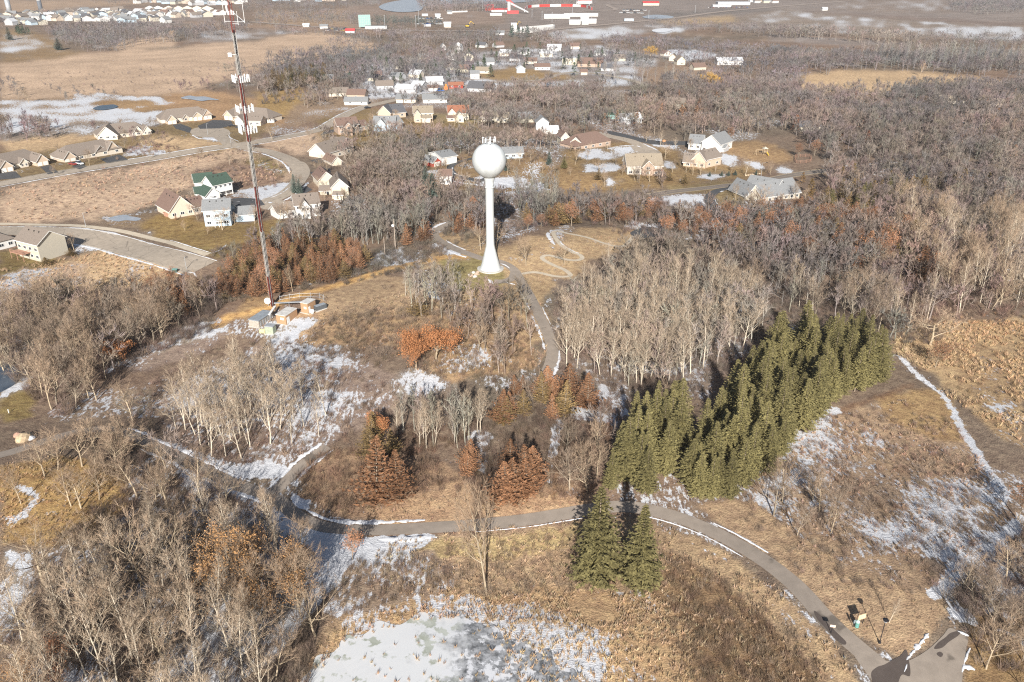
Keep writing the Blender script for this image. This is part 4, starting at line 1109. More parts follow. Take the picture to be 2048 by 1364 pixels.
reg([('bronze',.5),('spruce',.5)], [(1625,415),(1680,405),(1740,395),(1860,380),(1870,395),(1700,430),(1630,440)], 7.5, (8,12), 'olive conifer right of the grey roofed house', 'olive conifers by the grey house')
reg([('bronze',.6),('spruce',.4)], [(530,165),(575,155),(650,150),(655,165),(580,180),(530,185)], 9, (9,13), 'dark evergreen at the edge of the marsh', 'dark evergreens at the marsh')
reg([('tanoak',.4),('rustoak',.6)], [(30,1330),(120,1280),(200,1340),(160,1450),(40,1450)], 6, (6,9), 'low orange leaved tree in the bottom left corner', 'orange trees in the bottom left corner')
# shrubs
reg([('shrub',1)], [(640,650),(700,620),(820,600),(900,640),(860,680),(760,720),(680,700),(600,680)], 5.0, (2.2,4), 'round brown shrub on the slope by the equipment yard', 'shrubs on the slope by the yard')
reg([('shrub',1)], [(1560,960),(1700,900),(1880,900),(1960,1000),(1900,1150),(1760,1140),(1620,1090)], 7.5, (2.5,4.5), 'thin grey shrub in the snowy meadow', 'shrubs in the snowy meadow')
reg([('shrub',1)], [(860,1110),(960,1120),(1150,1080),(1180,1170),(1060,1200),(880,1190)], 6.5, (2,3.5), 'grey shrub in the grass above the frozen pond', 'shrubs above the frozen pond')
reg([('shrub',1)], [(1340,1130),(1560,1230),(1660,1330),(1640,1480),(1440,1480),(1400,1300)], 6.5, (2,3.5), 'brown shrub in the weeds left of the lower path', 'shrubs left of the lower path')

indiv = {}
rest = []
BUDGET = dict(aspen=270, bare=188, shrub=180)
PRI = {}
pool = {}
for g, (kinds, A, hr, label, lod) in REG.items():
    R = random.Random(hash(label) & 0xffff if False else len(g) * 31 + len(label))
    for (x, y, d) in A:
        u = R.random(); acc = 0; kd = kinds[-1][0]
        for kk, s in kinds:
            acc += s
            if u < acc: kd = kk; break
        h = R.uniform(*hr)
        fam = 'bare' if kd in ('bare', 'oak', 'grey') else 'aspen' if kd == 'cotton' else kd
        px, py, _, _ = proj(np.array([x]), np.array([y]), np.array([0.]))
        vis = -80 < px[0] < 2130 and py[0] < 1364 + 1593 * h / d
        pool.setdefault(fam, []).append((h / d if vis else 0, kd, x, y, h, label, g))
for fam, L in pool.items():
    L.sort(key=lambda q: -q[0]); nb = BUDGET.get(fam, 298)
    R = random.Random(len(fam))
    for i, (sz, kd, x, y, h, label, g) in enumerate(L):
        if i < nb: tree(kd, x, y, h, label, g, R, 1.0)
        else: rest.append((kd, x, y, h))
    print(fam, len(L))

# trees that stand out one by one: kind, base pixel, height m, label
SINGLE = [
 ('orange', 832, 738, 12.5, 'dense orange leaved oak on the slope below the tower, the brightest crown', .85),
 ('orange', 872, 722, 11.0, 'orange leaved oak touching the right side of the brightest oak', 1.1),
 ('orange', 752, 875, 7.5, 'rounded orange oak above the large rusty conifer pair', 1.0),
 ('orange', 238, 728, 8.0, 'orange oak at the edge of the left wood', 1.0),
 ('tanoak', 482, 1205, 14, 'large tan leaved oak left of the snowy slope', 1.0),
 ('tanoak', 590, 1180, 10, 'tan oak on the snow beside the large tan oak', 1.0),
 ('rustoak', 705, 1120, 7, 'rust orange oak hanging over the snow bank at the path bend', 1.1),
 ('rusty', 752, 1005, 16, 'large rusty brown conifer, the tallest left of the brown meadow', 1.05),
 ('rusty', 798, 998, 12, 'rusty brown conifer right of the tallest one by the brown meadow', 1.05),
 ('rusty', 1018, 1003, 10.5, 'rusty conifer nearest the brown meadow, left of the trail', 1.0),
 ('rusty', 1052, 990, 11.5, 'rusty conifer right of the one nearest the meadow', 1.0),
 ('spruce', 1192, 1168, 0, 'tall olive spruce below the path, the left of the front pair', 1.0),
 ('spruce', 1277, 1175, 0, 'broad olive spruce below the path, the right of the front pair', 1.0),
 ('bare', 972, 1185, 0, 'tall many-limbed bare tree standing alone below the path', 1.0),
 ('bare', 1052, 532, 12, 'solitary pale bare tree right of the water tower base', 1.0),
 ('oak', 1128, 530, 9.5, 'bare tree inside the loop of the winding path', .9),
 ('oak', 962, 500, 10.5, 'bare spreading tree just left of the tower base', .9),
 ('oak', 992, 498, 11, 'bare tree just behind the tower base', .8),
 ('bare', 1880, 1300, 0, 'x', 1.0),
 ('oak', 1340, 860, 13, 'huge spreading bare tree over the left tip of the main spruces', 1.25),
 ('oak', 1175, 985, 10, 'bare forked tree at the left foot of the spruce grove', 1.0),
 ('oak', 1860, 690, 13, 'wide many-branched bare tree behind the right end of the spruces', 1.35),
 ('oak', 1705, 625, 15, 'large bare tree with light forks behind the spruces', 1.1),
 ('bare', 1498, 590, 13, 'bare tree with a fan of upright limbs behind the aspen grove', 1.1),
 ('aspen', 1778, 1245, 5.5, 'thin pale sapling beside the black lamp post', 1.0),
 ('bare', 193, 800, 11.5, 'straight bare tree on the edge of the left wood', .9),
 ('bare', 42, 1008, 10, 'dark bare tree below the paved path at the left edge', .8),
 ('oak', 235, 945, 9.5, 'bare tree overhanging the left path', 1.0),
 ('oak', 450, 1010, 9, 'pale bare tree rooted in the snow by the path fork', 1.1),
 ('bare', 585, 583, 9, 'tan bare tree beside the dirt track near the mast', .8),
 ('bluespruce', 866, 400, 12, 'large blue spruce in front of the red garage', 1.2),
 ('bluespruce', 852, 372, 10, 'blue spruce left of the red garage', 1.1),
 ('bluespruce', 590, 387, 9, 'dark spruce at the street corner left of the cream houses', 1.0),
 ('bluespruce', 600, 388, 7, 'smaller dark spruce right of the street corner spruce', 1.0),
 ('spruce', 1128, 337, 6, 'small dark conifer right of the snow strip', 1.2),
 ('bluespruce', 1098, 330, 7, 'blue green conifer on the lawn right of the sphere', 1.1),
 ('bluespruce', 1013, 342, 7, 'dark conifer half hidden behind the sphere', 1.1),
 ('bluespruce', 1420, 330, 6, 'blue spruce left of the tan garage gable', 1.1),
 ('bronze', 1196, 360, 6, 'olive bush on the lawn of the tan house', 1.3),
 ('bronze', 1370, 368, 5, 'round olive tree beside the county road', 1.7),
 ('bronze', 1340, 362, 5, 'olive tree at the right side of the tan house', 1.4),
 ('rustoak', 1462, 284, 9, 'round rust red oak behind the white house', 1.1),
 ('rustoak', 1597, 315, 8, 'rust leaved oak by the wooden fence, left one', 1.1),
 ('rustoak', 1628, 312, 9, 'rust leaved oak by the wooden fence, right one', 1.0),
 ('rustoak', 1870, 735, 8, 'rusty oak beside the tan grassland', 1.2),
 ('rustoak', 2035, 1040, 8, 'dark rusty tree at the right edge above the snowy trail', 1.3),
 ('orange', 1448, 500, 6, 'small orange oak near the end of the winding path', 1.0),
 ('willow', 1300, 118, 14, 'golden willow, the upper of the two', 1.2),
 ('willow', 1420, 178, 14, 'golden willow, the lower and broader of the two', 1.3),
 ('bluespruce', 20, 80, 16, 'dark conifer on the snowy golf ground at the left edge', 1.3),
 ('bluespruce', 118, 100, 13, 'round dark evergreen at the marsh corner', 1.8),
 ('bronze', 94, 530, 3, 'dark green bush at the corner of the beige house', 2.4),
 ('bronze', 143, 512, 3, 'dark green bush behind the beige house porch', 2.8),
 ('bare', 148, 500, 7, 'bare ornamental tree behind the beige house', 1.2),
 ('rusty', 352, 441, 3.5, 'dark column juniper against the cream gable', .5),
 ('shrub', 770, 580, 3.2, 'round dark shrub right of the dirt track', 1.2),
 ('shrub', 693, 640, 4.0, 'dark round shrub right of the equipment yard', 1.3),
 ('bronze', 838, 632, 6.5, 'dark shaggy juniper on the grassy slope', 1.5),
 ('grey', 420, 462, 3.5, 'x', 1), ('bare', 415, 468, 3.5, 'small bare yard tree below the blue house', 1.2),
 ('bare', 370, 462, 4.5, 'small bare yard tree below the cream gable', 1.2),
 ('bare', 245, 263, 9, 'bare forked tree behind the twin homes', 1.0),
 ('bare', 58, 206, 12, 'white leafless tree at the edge of the marsh', .9),
 ('bare', 348, 82, 14, 'pale bare tree where the marsh narrows', 1.3),
 ('bare', 1840, 152, 13, 'bleached dead tree at the edge of the tan clearing', .9),
]
for (kd, px, py, h, label, wd) in SINGLE:
    if label == 'x': continue
    if h == 0:
        h = {1192: hfrom(1192, 1168, 976), 1277: hfrom(1277, 1175, 1012), 972: hfrom(972, 1185, 960)}[px]
    p = W(px, py); tree(kd, p.x, p.y, h, label, None, random.Random(px * 7 + py), wd * ({1192: .84, 1277: 1.15, 972: .62}.get(px, 1)))
# the leaning pale tree of the lower right corner
p = W(1972, 1338)
t = tree('bare', p.x, p.y, 11, 'pale leaning bare tree beside the paved area, lower right', None, random.Random(4), 1.0)
t.rotation_euler = (0, math.radians(14), 1.0)

# ------------------------------------------------------------------ the far woods and the scrub, past counting
GREY1, GREY2 = (.25, .21, .18), (.195, .158, .138)
TAN1, TAN2c = (.30, .245, .19), (.23, .18, .145)
def sc(poly, sp, seed, keep=1.0, ex=0):
    A = scatter(poly, sp, seed, .95 if sp > 6 else 2.2, keep)
    A = A[fbm(A[:, 0] / 28 + 7, A[:, 1] / 28, 71, 3) > .36] if ex == 0 else A[fbm(A[:, 0] / 7 + 3, A[:, 1] / 7, 72, 3) > (.42 if ex < -1.3 else .31)]
    return clear(A, ex)
items = []
for poly, sp, hr, tm, c in [
  ([(85,62),(220,54),(380,58),(480,50),(512,62),(380,80),(345,88),(270,92),(230,105),(175,104),(110,84)], 11, (10,15), VFAR, (GREY1, GREY2)),
  ([(512,30),(640,24),(730,36),(720,50),(560,56),(512,52)], 15, (9,13), VFAR, (GREY1, GREY2)),
  ([(540,60),(640,66),(690,64),(700,74),(640,72),(560,72)], 10, (8,12), VFAR, (GREY1, GREY2)),
  ([(160,0),(330,2),(330,8),(220,12)], 22, (9,13), VFAR, (GREY1, GREY2)),
  ([(480,5),(760,4),(760,14),(620,20),(480,24)], 18, (9,13), VFAR, (GREY1, GREY2)),
  ([(830,10),(1010,14),(1010,26),(850,24)], 13, (14,19), VFAR, (GREY1, GREY2)),
  ([(1030,2),(1180,4),(1200,12),(1060,12)], 16, (12,16), VFAR, (GREY1, GREY2)),
  ([(740,38),(860,42),(900,54),(740,54)], 11, (9,12), VFAR, ((.14,.14,.11), (.13,.125,.10))),
  ([(1900,2),(2060,2),(2060,24),(1960,30),(1900,22)], 14, (12,17), VFAR, (GREY1, GREY2)),
  ([(1290,46),(1440,50),(1700,72),(1680,80),(1540,76),(1300,56)], 14, (9,13), VFAR, (GREY1, GREY2)),
  ([(1540,66),(1850,84),(1840,92),(1540,76)], 12, (14,18), VFAR, (TAN1, TAN2c)),
  ([(1850,70),(2060,80),(2060,100),(1840,92)], 13, (8,12), VFAR, (GREY1, GREY2)),
  ([(640,92),(760,70),(1000,72),(1010,92),(880,104),(760,110),(700,108)], 13, (10,14), VFAR, (GREY1, GREY2)),
  ([(1040,66),(1120,72),(1160,100),(1100,100),(1040,92)], 13, (10,14), VFAR, (GREY1, GREY2)),
  ([(520,130),(640,112),(760,108),(900,104),(960,120),(950,150),(880,165),(800,160),(700,180),(640,172),(540,160)], 10.5, (10,15), FARO, (GREY1, GREY2)),
  ([(512,170),(600,165),(700,190),(640,215),(580,220),(520,205)], 12, (9,14), FARO, (TAN1, TAN2c)),
  ([(960,120),(1140,105),(1320,112),(1320,140),(1200,140),(1100,130),(1000,140)], 13, (9,14), FARO, (GREY1, GREY2)),
  ([(1200,78),(1400,88),(1640,110),(1660,150),(1560,170),(1420,150),(1330,118),(1210,100)], 12, (9,13), VFAR, ((.23,.19,.17), (.185,.15,.14))),
  ([(880,200),(1000,180),(1100,170),(1180,180),(1320,190),(1540,200),(1560,240),(1500,280),(1340,262),(1200,255),(1060,262),(950,256),(900,225)], 7.8, (9,13), FARO, (TAN1, TAN2c)),
  ([(1320,170),(1500,160),(1600,180),(1600,200),(1480,205),(1330,190)], 9, (10,14), FARO, (GREY1, GREY2)),
  ([(1180,152),(1360,160),(1400,170),(1330,182),(1200,172)], 14, (12,16), FARA, ((.42,.38,.32), (.28,.23,.19))),
  ([(1540,110),(1700,115),(1850,120),(2060,130),(2060,172),(1990,158),(1850,144),(1700,140),(1610,150),(1560,165)], 9.5, (10,14), FARO, (GREY1, GREY2)),
  ([(1700,108),(2060,118),(2060,150),(1840,142),(1760,128)], 10, (13,18), FARA, ((.40,.35,.29), (.27,.22,.18))),
  ([(1540,185),(1720,192),(1800,176),(2060,172),(2060,260),(1800,260),(1640,250),(1560,230)], 8.2, (9,13), FARO, (GREY1, GREY2)),
  ([(1560,240),(1700,250),(2060,250),(2060,340),(1840,360),(1660,320),(1600,290)], 8.0, (9,13), FARE, (TAN1, TAN2c)),
  ([(1660,340),(2060,340),(2060,440),(1800,450),(1640,410)], 7.5, (9,13), FARE, (GREY1, GREY2)),
  ([(1640,430),(2060,440),(2060,620),(1900,640),(1740,590),(1560,570),(1580,450)], 7.0, (8,12), FARE, (GREY1, GREY2)),
  ([(1120,262),(1280,268),(1420,270),(1380,285),(1250,275),(1130,285)], 9, (7,11), FARO, (TAN1, TAN2c)),
  ([(640,280),(730,270),(860,270),(900,285),(740,320),(680,330)], 8, (8,12), FARO, (TAN1, TAN2c)),
  ([(720,330),(760,330),(850,340),(850,400),(760,420),(700,430),(715,380)], 7, (7,10), FARO, (TAN1, TAN2c)),
  ([(720,260),(870,262),(980,266),(960,280),(740,275)], 9, (8,11), FARO, (TAN1, TAN2c)),
  ([(880,395),(1100,395),(1320,395),(1300,430),(1100,430),(960,430)], 7, (6,10), FARE, (GREY1, GREY2)),
  ([(430,515),(560,488),(700,450),(860,410),(900,430),(700,490),(560,505),(440,530)], 7, (5,9), FARE, (TAN1, TAN2c)),
  ([(1130,310),(1180,320),(1160,330),(1120,325)], 7, (6,9), FARE, (TAN1, TAN2c)),
  ([(1240,355),(1330,360),(1330,390),(1260,392),(1220,370)], 6, (5,8), FARE, (GREY1, GREY2)),
  ([(0,240),(60,250),(140,262),(130,280),(60,286),(0,288)], 8, (8,12), FARE, ((.26,.20,.18), (.21,.16,.15))),
  ([(160,255),(230,270),(300,300),(350,310),(340,285),(290,270)], 7, (4,7), FARE, ((.24,.17,.15), (.21,.145,.13))),
  ([(100,180),(190,180),(240,200),(120,205)], 14, (5,8), FARE, (GREY1, GREY2)),
  ([(0,150),(60,190),(40,200),(0,200)], 12, (6,9), FARE, (GREY1, GREY2)),
  ([(340,172),(430,172),(430,182),(360,186)], 10, (5,8), FARE, ((.24,.17,.15), (.20,.14,.13))),
  ([(440,140),(512,130),(540,170),(500,200),(450,185)], 15, (6,10), FARO, (TAN1, TAN2c)),
  ([(760,190),(880,180),(950,200),(940,225),(820,215)], 14, (7,11), FARO, (GREY1, GREY2)),
]:
    items.append((tm, sc(poly, sp, len(items) + 50), hr, c[0], c[1], .2))
# overflow of the stands above, same kinds with less detail
for kd, tm, c1, c2 in (('cotton', FARE, (.44,.39,.32), (.28,.23,.185)), ('aspen', FARA, (.44,.39,.32), (.28,.23,.185)), ('bare', FARE, TAN1, TAN2c), ('oak', FARO, TAN1, TAN2c), ('grey', FARO, GREY1, GREY2)):
    A = np.array([(x, y, 0) for k2, x, y, h in rest if k2 == kd])
    if len(A): items.append((tm, A, (9, 13), c1, c2, .2))
items.append((VFAR, sc([(-20,26),(120,24),(330,26),(430,36),(330,52),(110,56),(-20,60)], 34, 991), (7,11), GREY1, GREY2, .2))
items.append((VFAR, sc([(270,-2),(700,-2),(700,12),(480,12),(280,14)], 45, 992), (8,12), GREY1, GREY2, .2))
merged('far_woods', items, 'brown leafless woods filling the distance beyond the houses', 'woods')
items = []
for poly, sp, hr, c in [([(30,66),(60,64),(60,70),(30,72)], 9, (9,12), (.07,.09,.05)), ([(755,120),(1000,90),(1300,110),(1240,160),(900,170),(700,185)], 34, (8,13), (.085,.10,.055)),
      ([(640,150),(700,155),(720,180),(650,175)], 24, (9,12), (.085,.11,.07)), ([(1020,68),(1060,70),(1060,78),(1020,78)], 12, (12,15), (.09,.12,.085)),
      ([(1560,330),(1900,350),(2060,400),(2060,600),(1700,560),(1600,440)], 19, (6,10), (.17,.12,.05)),
      ([(1560,200),(2060,200),(2060,330),(1600,300)], 30, (6,10), (.27,.13,.07)), ([(1150,190),(1500,210),(1500,260),(1150,255)], 17, (6,10), (.26,.15,.09))]:
    items.append((FARC, sc(poly, sp, len(items) + 150), hr, c, c, .2))
merged('scattered_evergreens', items, 'dark evergreens and rusty crowns dotted through the far woods', 'evergreens')
items = []
UB = ((.19,.145,.115), (.205,.155,.12))
for poly, sp, hr, c, tm in [
  ([(0,590),(440,590),(440,660),(230,740),(120,850),(50,780),(0,740)], 1.52, (1.5,3.5), (.20,.15,.12), BUSHN),
  ([(120,880),(240,870),(400,950),(470,1000),(560,1070),(640,1120),(640,1300),(560,1560),(0,1560),(0,1260),(120,1080),(250,980)], 1.36, (1.2,3.0), (.20,.145,.11), BUSHN),
  ([(330,900),(240,820),(330,740),(450,690),(600,680),(700,740),(860,800),(640,900),(480,940)], 1.92, (.8,2.2), (.23,.165,.125), BUSHN),
  ([(620,900),(760,870),(1000,820),(1200,800),(1240,830),(1215,980),(1160,1005),(900,985),(780,1000),(700,1040),(610,1000),(596,950)], 1.44, (1.0,2.6), (.225,.145,.10), BUSHN),
  ([(640,640),(900,600),(1060,620),(1110,740),(1060,780),(900,760),(760,740),(600,700)], 1.84, (1.0,2.4), (.25,.18,.125), BUSHN),
  ([(1110,580),(1300,545),(1560,570),(1800,600),(1900,680),(1780,700),(1500,700),(1400,800),(1240,810),(1110,780)], 1.68, (1.2,2.8), (.215,.165,.13), BUSHN),
  ([(430,500),(640,450),(870,430),(960,470),(860,530),(700,570),(560,590),(430,620),(300,620)], 1.92, (1.5,3), (.21,.16,.12), BUSHN),
  ([(960,400),(1320,400),(1600,450),(2060,440),(2060,640),(1900,640),(1560,590),(1440,580),(1300,500),(1160,440),(1000,470)], 3.0, (1.5,3.5), (.20,.15,.12), BUSH),
  ([(1520,940),(1640,830),(1900,830),(2010,1000),(1950,1160),(1800,1200),(1680,1150),(1560,1070),(1490,1010)], 2.08, (.8,2.0), (.24,.175,.13), BUSHN),
  ([(1880,1200),(2060,1040),(2200,1300),(2040,1500),(1940,1500),(1960,1300)], 1.44, (1.2,3), (.22,.165,.13), BUSHN),
  ([(1780,640),(2060,620),(2060,860),(1900,800),(1790,720)], 3.0, (.6,1.6), (.30,.20,.12), BUSH),
  ([(640,1150),(760,1110),(900,1110),(900,1180),(740,1220),(640,1260)], 1.44, (.8,2.0), (.25,.18,.13), BUSHN),
  ([(1340,1120),(1480,1170),(1640,1330),(1700,1480),(1420,1480),(1340,1250)], 1.36, (.8,2.2), (.235,.16,.105), BUSHN),
  ([(870,1100),(1160,1070),(1330,1080),(1350,1180),(1100,1190),(900,1190)], 1.60, (.6,1.6), (.25,.18,.12), BUSHN),
  ([(1480,1020),(1600,1090),(1760,1180),(1740,1200),(1600,1150),(1500,1080)], 1.76, (.8,1.8), (.24,.175,.13), BUSHN),
  ([(560,440),(900,390),(1320,385),(1320,430),(900,440),(560,500)], 3.2, (1.5,3), (.20,.155,.125), BUSH),
  ([(1560,240),(2060,180),(2060,460),(1600,440),(1660,330)], 4.5, (2,4), (.19,.15,.125), BUSHF),
  ([(880,190),(1540,190),(1560,270),(1300,262),(1000,262)], 5.0, (2,4), (.20,.155,.125), BUSHF),
  ([(700,290),(1100,270),(1120,320),(850,340),(850,400),(680,400)], 4.0, (1.5,3), (.20,.15,.11), BUSHF),
  ([(520,130),(950,105),(950,180),(700,200),(520,210)], 7.0, (2,5), (.20,.155,.13), BUSHF),
  ([(60,345),(260,300),(420,295),(560,320),(560,380),(330,390),(60,440)], 9.0, (1.0,2.5), (.26,.18,.14), BUSH),
  ([(380,340),(560,330),(570,375),(400,375)], 4, (1.5,3), (.25,.18,.15), BUSH),
  ([(240,300),(300,280),(370,300),(340,312),(260,312)], 4, (1.5,3), (.24,.16,.13), BUSH),
  ([(60,150),(520,120),(560,140),(400,185),(100,190)], 16, (1.2,2.5), (.26,.19,.16), BUSHF),
]:
    items.append((tm, sc(poly, sp, len(items) + 250, 1.0, -1.2), hr, (.3, .25, .2), tuple(v * .88 for v in c), .42))
merged('undergrowth', items, 'brown leafless brush and brambles covering the ground between the trees', 'brush')
items = []
for poly, sp, hr, c in [
  ([(760,1090),(900,1066),(1160,1042),(1300,1040),(1420,1090),(1560,1180),(1700,1320),(1740,1480),(880,1480),(940,1300),(880,1200),(740,1180)], .95, (.35,.95), (0.382,0.274,0.173)),
  ([(940,1190),(1300,1190),(1400,1270),(1400,1480),(1180,1480),(1200,1340),(1000,1280)], .85, (.4,.9), (0.447,0.311,0.190)),
  ([(660,1260),(820,1210),(960,1230),(900,1290),(760,1270),(640,1340),(560,1420)], .95, (.4,.9), (0.438,0.301,0.188)),
  ([(0,930),(120,910),(240,930),(260,1000),(200,1080),(0,1100)], .9, (.35,.8), (0.399,0.278,0.158)),
  ([(1790,650),(2060,640),(2060,900),(1900,800),(1790,720)], 1.1, (.6,1.2), (0.448,0.319,0.191)),
  ([(1500,930),(1640,830),(1800,800),(1900,830),(2010,990),(1950,1160),(1800,1190),(1600,1100)], 1.4, (.4,.9), (0.346,0.249,0.177)),
  ([(1400,1010),(1640,1100),(1880,1190),(1910,1240),(1790,1310),(1600,1160)], 1.3, (.2,.5), (0.363,0.258,0.162)),
  ([(600,640),(680,600),(900,570),(1080,600),(1110,720),(1000,760),(860,760),(700,690),(580,690)], 1.25, (.4,1.0), (0.382,0.269,0.173)),
  ([(610,940),(900,940),(1180,960),(1180,1020),(800,1048),(620,1020)], 1.1, (.3,.8), (0.351,0.235,0.150)),
  ([(330,900),(430,720),(600,680),(860,790),(640,900),(480,940)], 1.7, (.4,.9), (0.317,0.229,0.165)),
  ([(0,540),(200,505),(390,545),(330,570),(180,600),(0,600)], 1.5, (.5,1.1), (0.449,0.320,0.200)),
  ([(1000,490),(1130,470),(1260,470),(1180,520),(1110,600),(1050,560)], 1.5, (.3,.7), (0.381,0.269,0.164)),
  ([(0,380),(250,338),(470,298),(590,350),(480,375),(260,425),(0,447)], 2.9, (.8,1.4), (0.441,0.312,0.216)),
]:
    items.append((TUFT, sc(poly, sp, len(items) + 350, 1.0, -1.5), hr, c, c, .3))
items.append((TUFT, scatter([(960,1235),(1060,1255),(1330,1295),(1370,1462),(1060,1470),(1000,1300)], 1.0, 77, 2.0), (.4, .9), (.49,.35,.2), (.49,.35,.2), .3))
items.append((TUFT, scatter([(650,1340),(720,1290),(960,1260),(1000,1300),(1050,1470),(900,1470)], 2.4, 78, 2.0), (.4, .8), (.45,.31,.18), (.45,.31,.18), .3))
merged('dry_grass', items, 'clumps of dry tan grass over the open ground', 'dry grass')

# ------------------------------------------------------------------ buildings
def wallmat(name, c, v=.05): return mat(name, c, .8, v, 1.0, 0, 0, .3, (1, 1, 9))
W_cream = wallmat('siding_cream', (.64, .57, .48)); W_white = wallmat('siding_white', (.68, .67, .65)); W_blue = wallmat('siding_blue', (.42, .52, .60))
W_beige = wallmat('siding_beige', (.50, .46, .38)); W_tan = wallmat('siding_tan', (.55, .44, .34)); W_grey = wallmat('siding_grey', (.46, .46, .47))
W_stone = mat('stone_veneer', (.44, .33, .26), .9, .35, 3); W_red = wallmat('siding_red', (.36, .06, .04)); W_pink = wallmat('siding_peach', (.64, .53, .43))
W_yel = wallmat('siding_yellow', (.62, .56, .45)); W_brown = wallmat('panel_brown', (.44, .27, .155)); W_green = wallmat('screen_green', (.27, .44, .41))
def roofmat(name, c): return mat(name, c, .9, .18, 2.5, 0, 0, .15)
R_gb = roofmat('shingle_taupe', (.235, .195, .165)); R_br = roofmat('shingle_brown', (.20, .135, .11)); R_gy = roofmat('shingle_grey', (.24, .245, .25))
R_gn = roofmat('shingle_green', (.065, .10, .078)); R_rd = roofmat('shingle_red', (.30, .135, .085)); R_dk = roofmat('shingle_dark', (.12, .12, .13)); R_tan = roofmat('shingle_tan', (.30, .25, .19))
R_red = mat('metal_roof_red', (.50, .07, .07), .5, .1); R_lt = roofmat('metal_roof_pale', (.55, .56, .58)); R_blue = mat('tarp_blue', (.05, .12, .35), .5, .1)
T_white = mat('trim_white', (.80, .79, .76), .6, .03); GLASS = mat('window_glass', (.035, .045, .06), .12, .2, .5, 0, 0, .6)
DARK = mat('dark_opening', (.04, .035, .03), .8, .1); G_door = mat('garage_door_white', (.76, .74, .70), .6, .04, 1, 0, 0, .3, (1, 1, 6)); G_brown = mat('garage_door_brown', (.16, .08, .05), .6, .1)
WOOD = mat('deck_wood', (.42, .24, .17), .85, .2, 3); WOODP = mat('pale_wood', (.52, .40, .27), .85, .2, 3)
STEELR = mat('mast_red', (.19, .04, .03), .6, .15); STEELW = mat('mast_white', (.46, .44, .41), .6, .1); BLK = mat('black_paint', (.025, .025, .03), .5, .1)
TANKW = mat('tank_white', (.56, .585, .59), .38, .09, .55, 0, 0, .4, (1, 1, .12)); PANEL = mat('antenna_white', (.78, .78, .77), .5, .04); GALV = mat('galvanised', (.45, .47, .49), .5, .1, 1, 0, .3)
TEAL = mat('teal_plastic', (.16, .40, .37), .5, .1); BOARD = mat('board_tan', (.72, .55, .34), .7, .1); ROCK = mat('boulder_stone', (.50, .38, .29), .9, .4, 1.2, .15)
CONC = mat('concrete', (.52, .50, .46), .9, .15); GREENG = mat('cabinet_green', (.36, .40, .30), .7, .15); YELP = mat('yellow_paint', (.60, .40, .06), .6, .1); POLE = mat('pole_wood', (.40, .33, .27), .9, .2, 3)
RED = mat('red_paint', (.60, .05, .04), .6, .1); ORG = mat('orange_paint', (.75, .22, .05), .6, .1)

_wm = MB(); _wm.box(-.5, -.03, 0, .5, .05, 1); _winmesh = None
def window(parent, c, ang, wd, ht, frame=None):
    """a framed window: centre of its sill c (relative to the house), facing -n"""
    global _winmesh
    if _winmesh is None:
        m = bpy.data.meshes.new('window'); m.from_pydata(_wm.v, [], _wm.f); m.materials.append(T_white); m.update(); _winmesh = m
        p = MB(); p.box(-.40, -.045, .10, -.03, -.031, .90); p.box(.03, -.045, .10, .40, -.031, .90)
        q = bpy.data.meshes.new('pane'); q.from_pydata(p.v, [], p.f); q.materials.append(GLASS); q.update(); window.pane = q
    o = link('window', _winmesh, parent); o.location = c; o.rotation_euler = (0, 0, ang); o.scale = (wd, 1.3, ht)
    link('pane', window.pane, o)
    return o

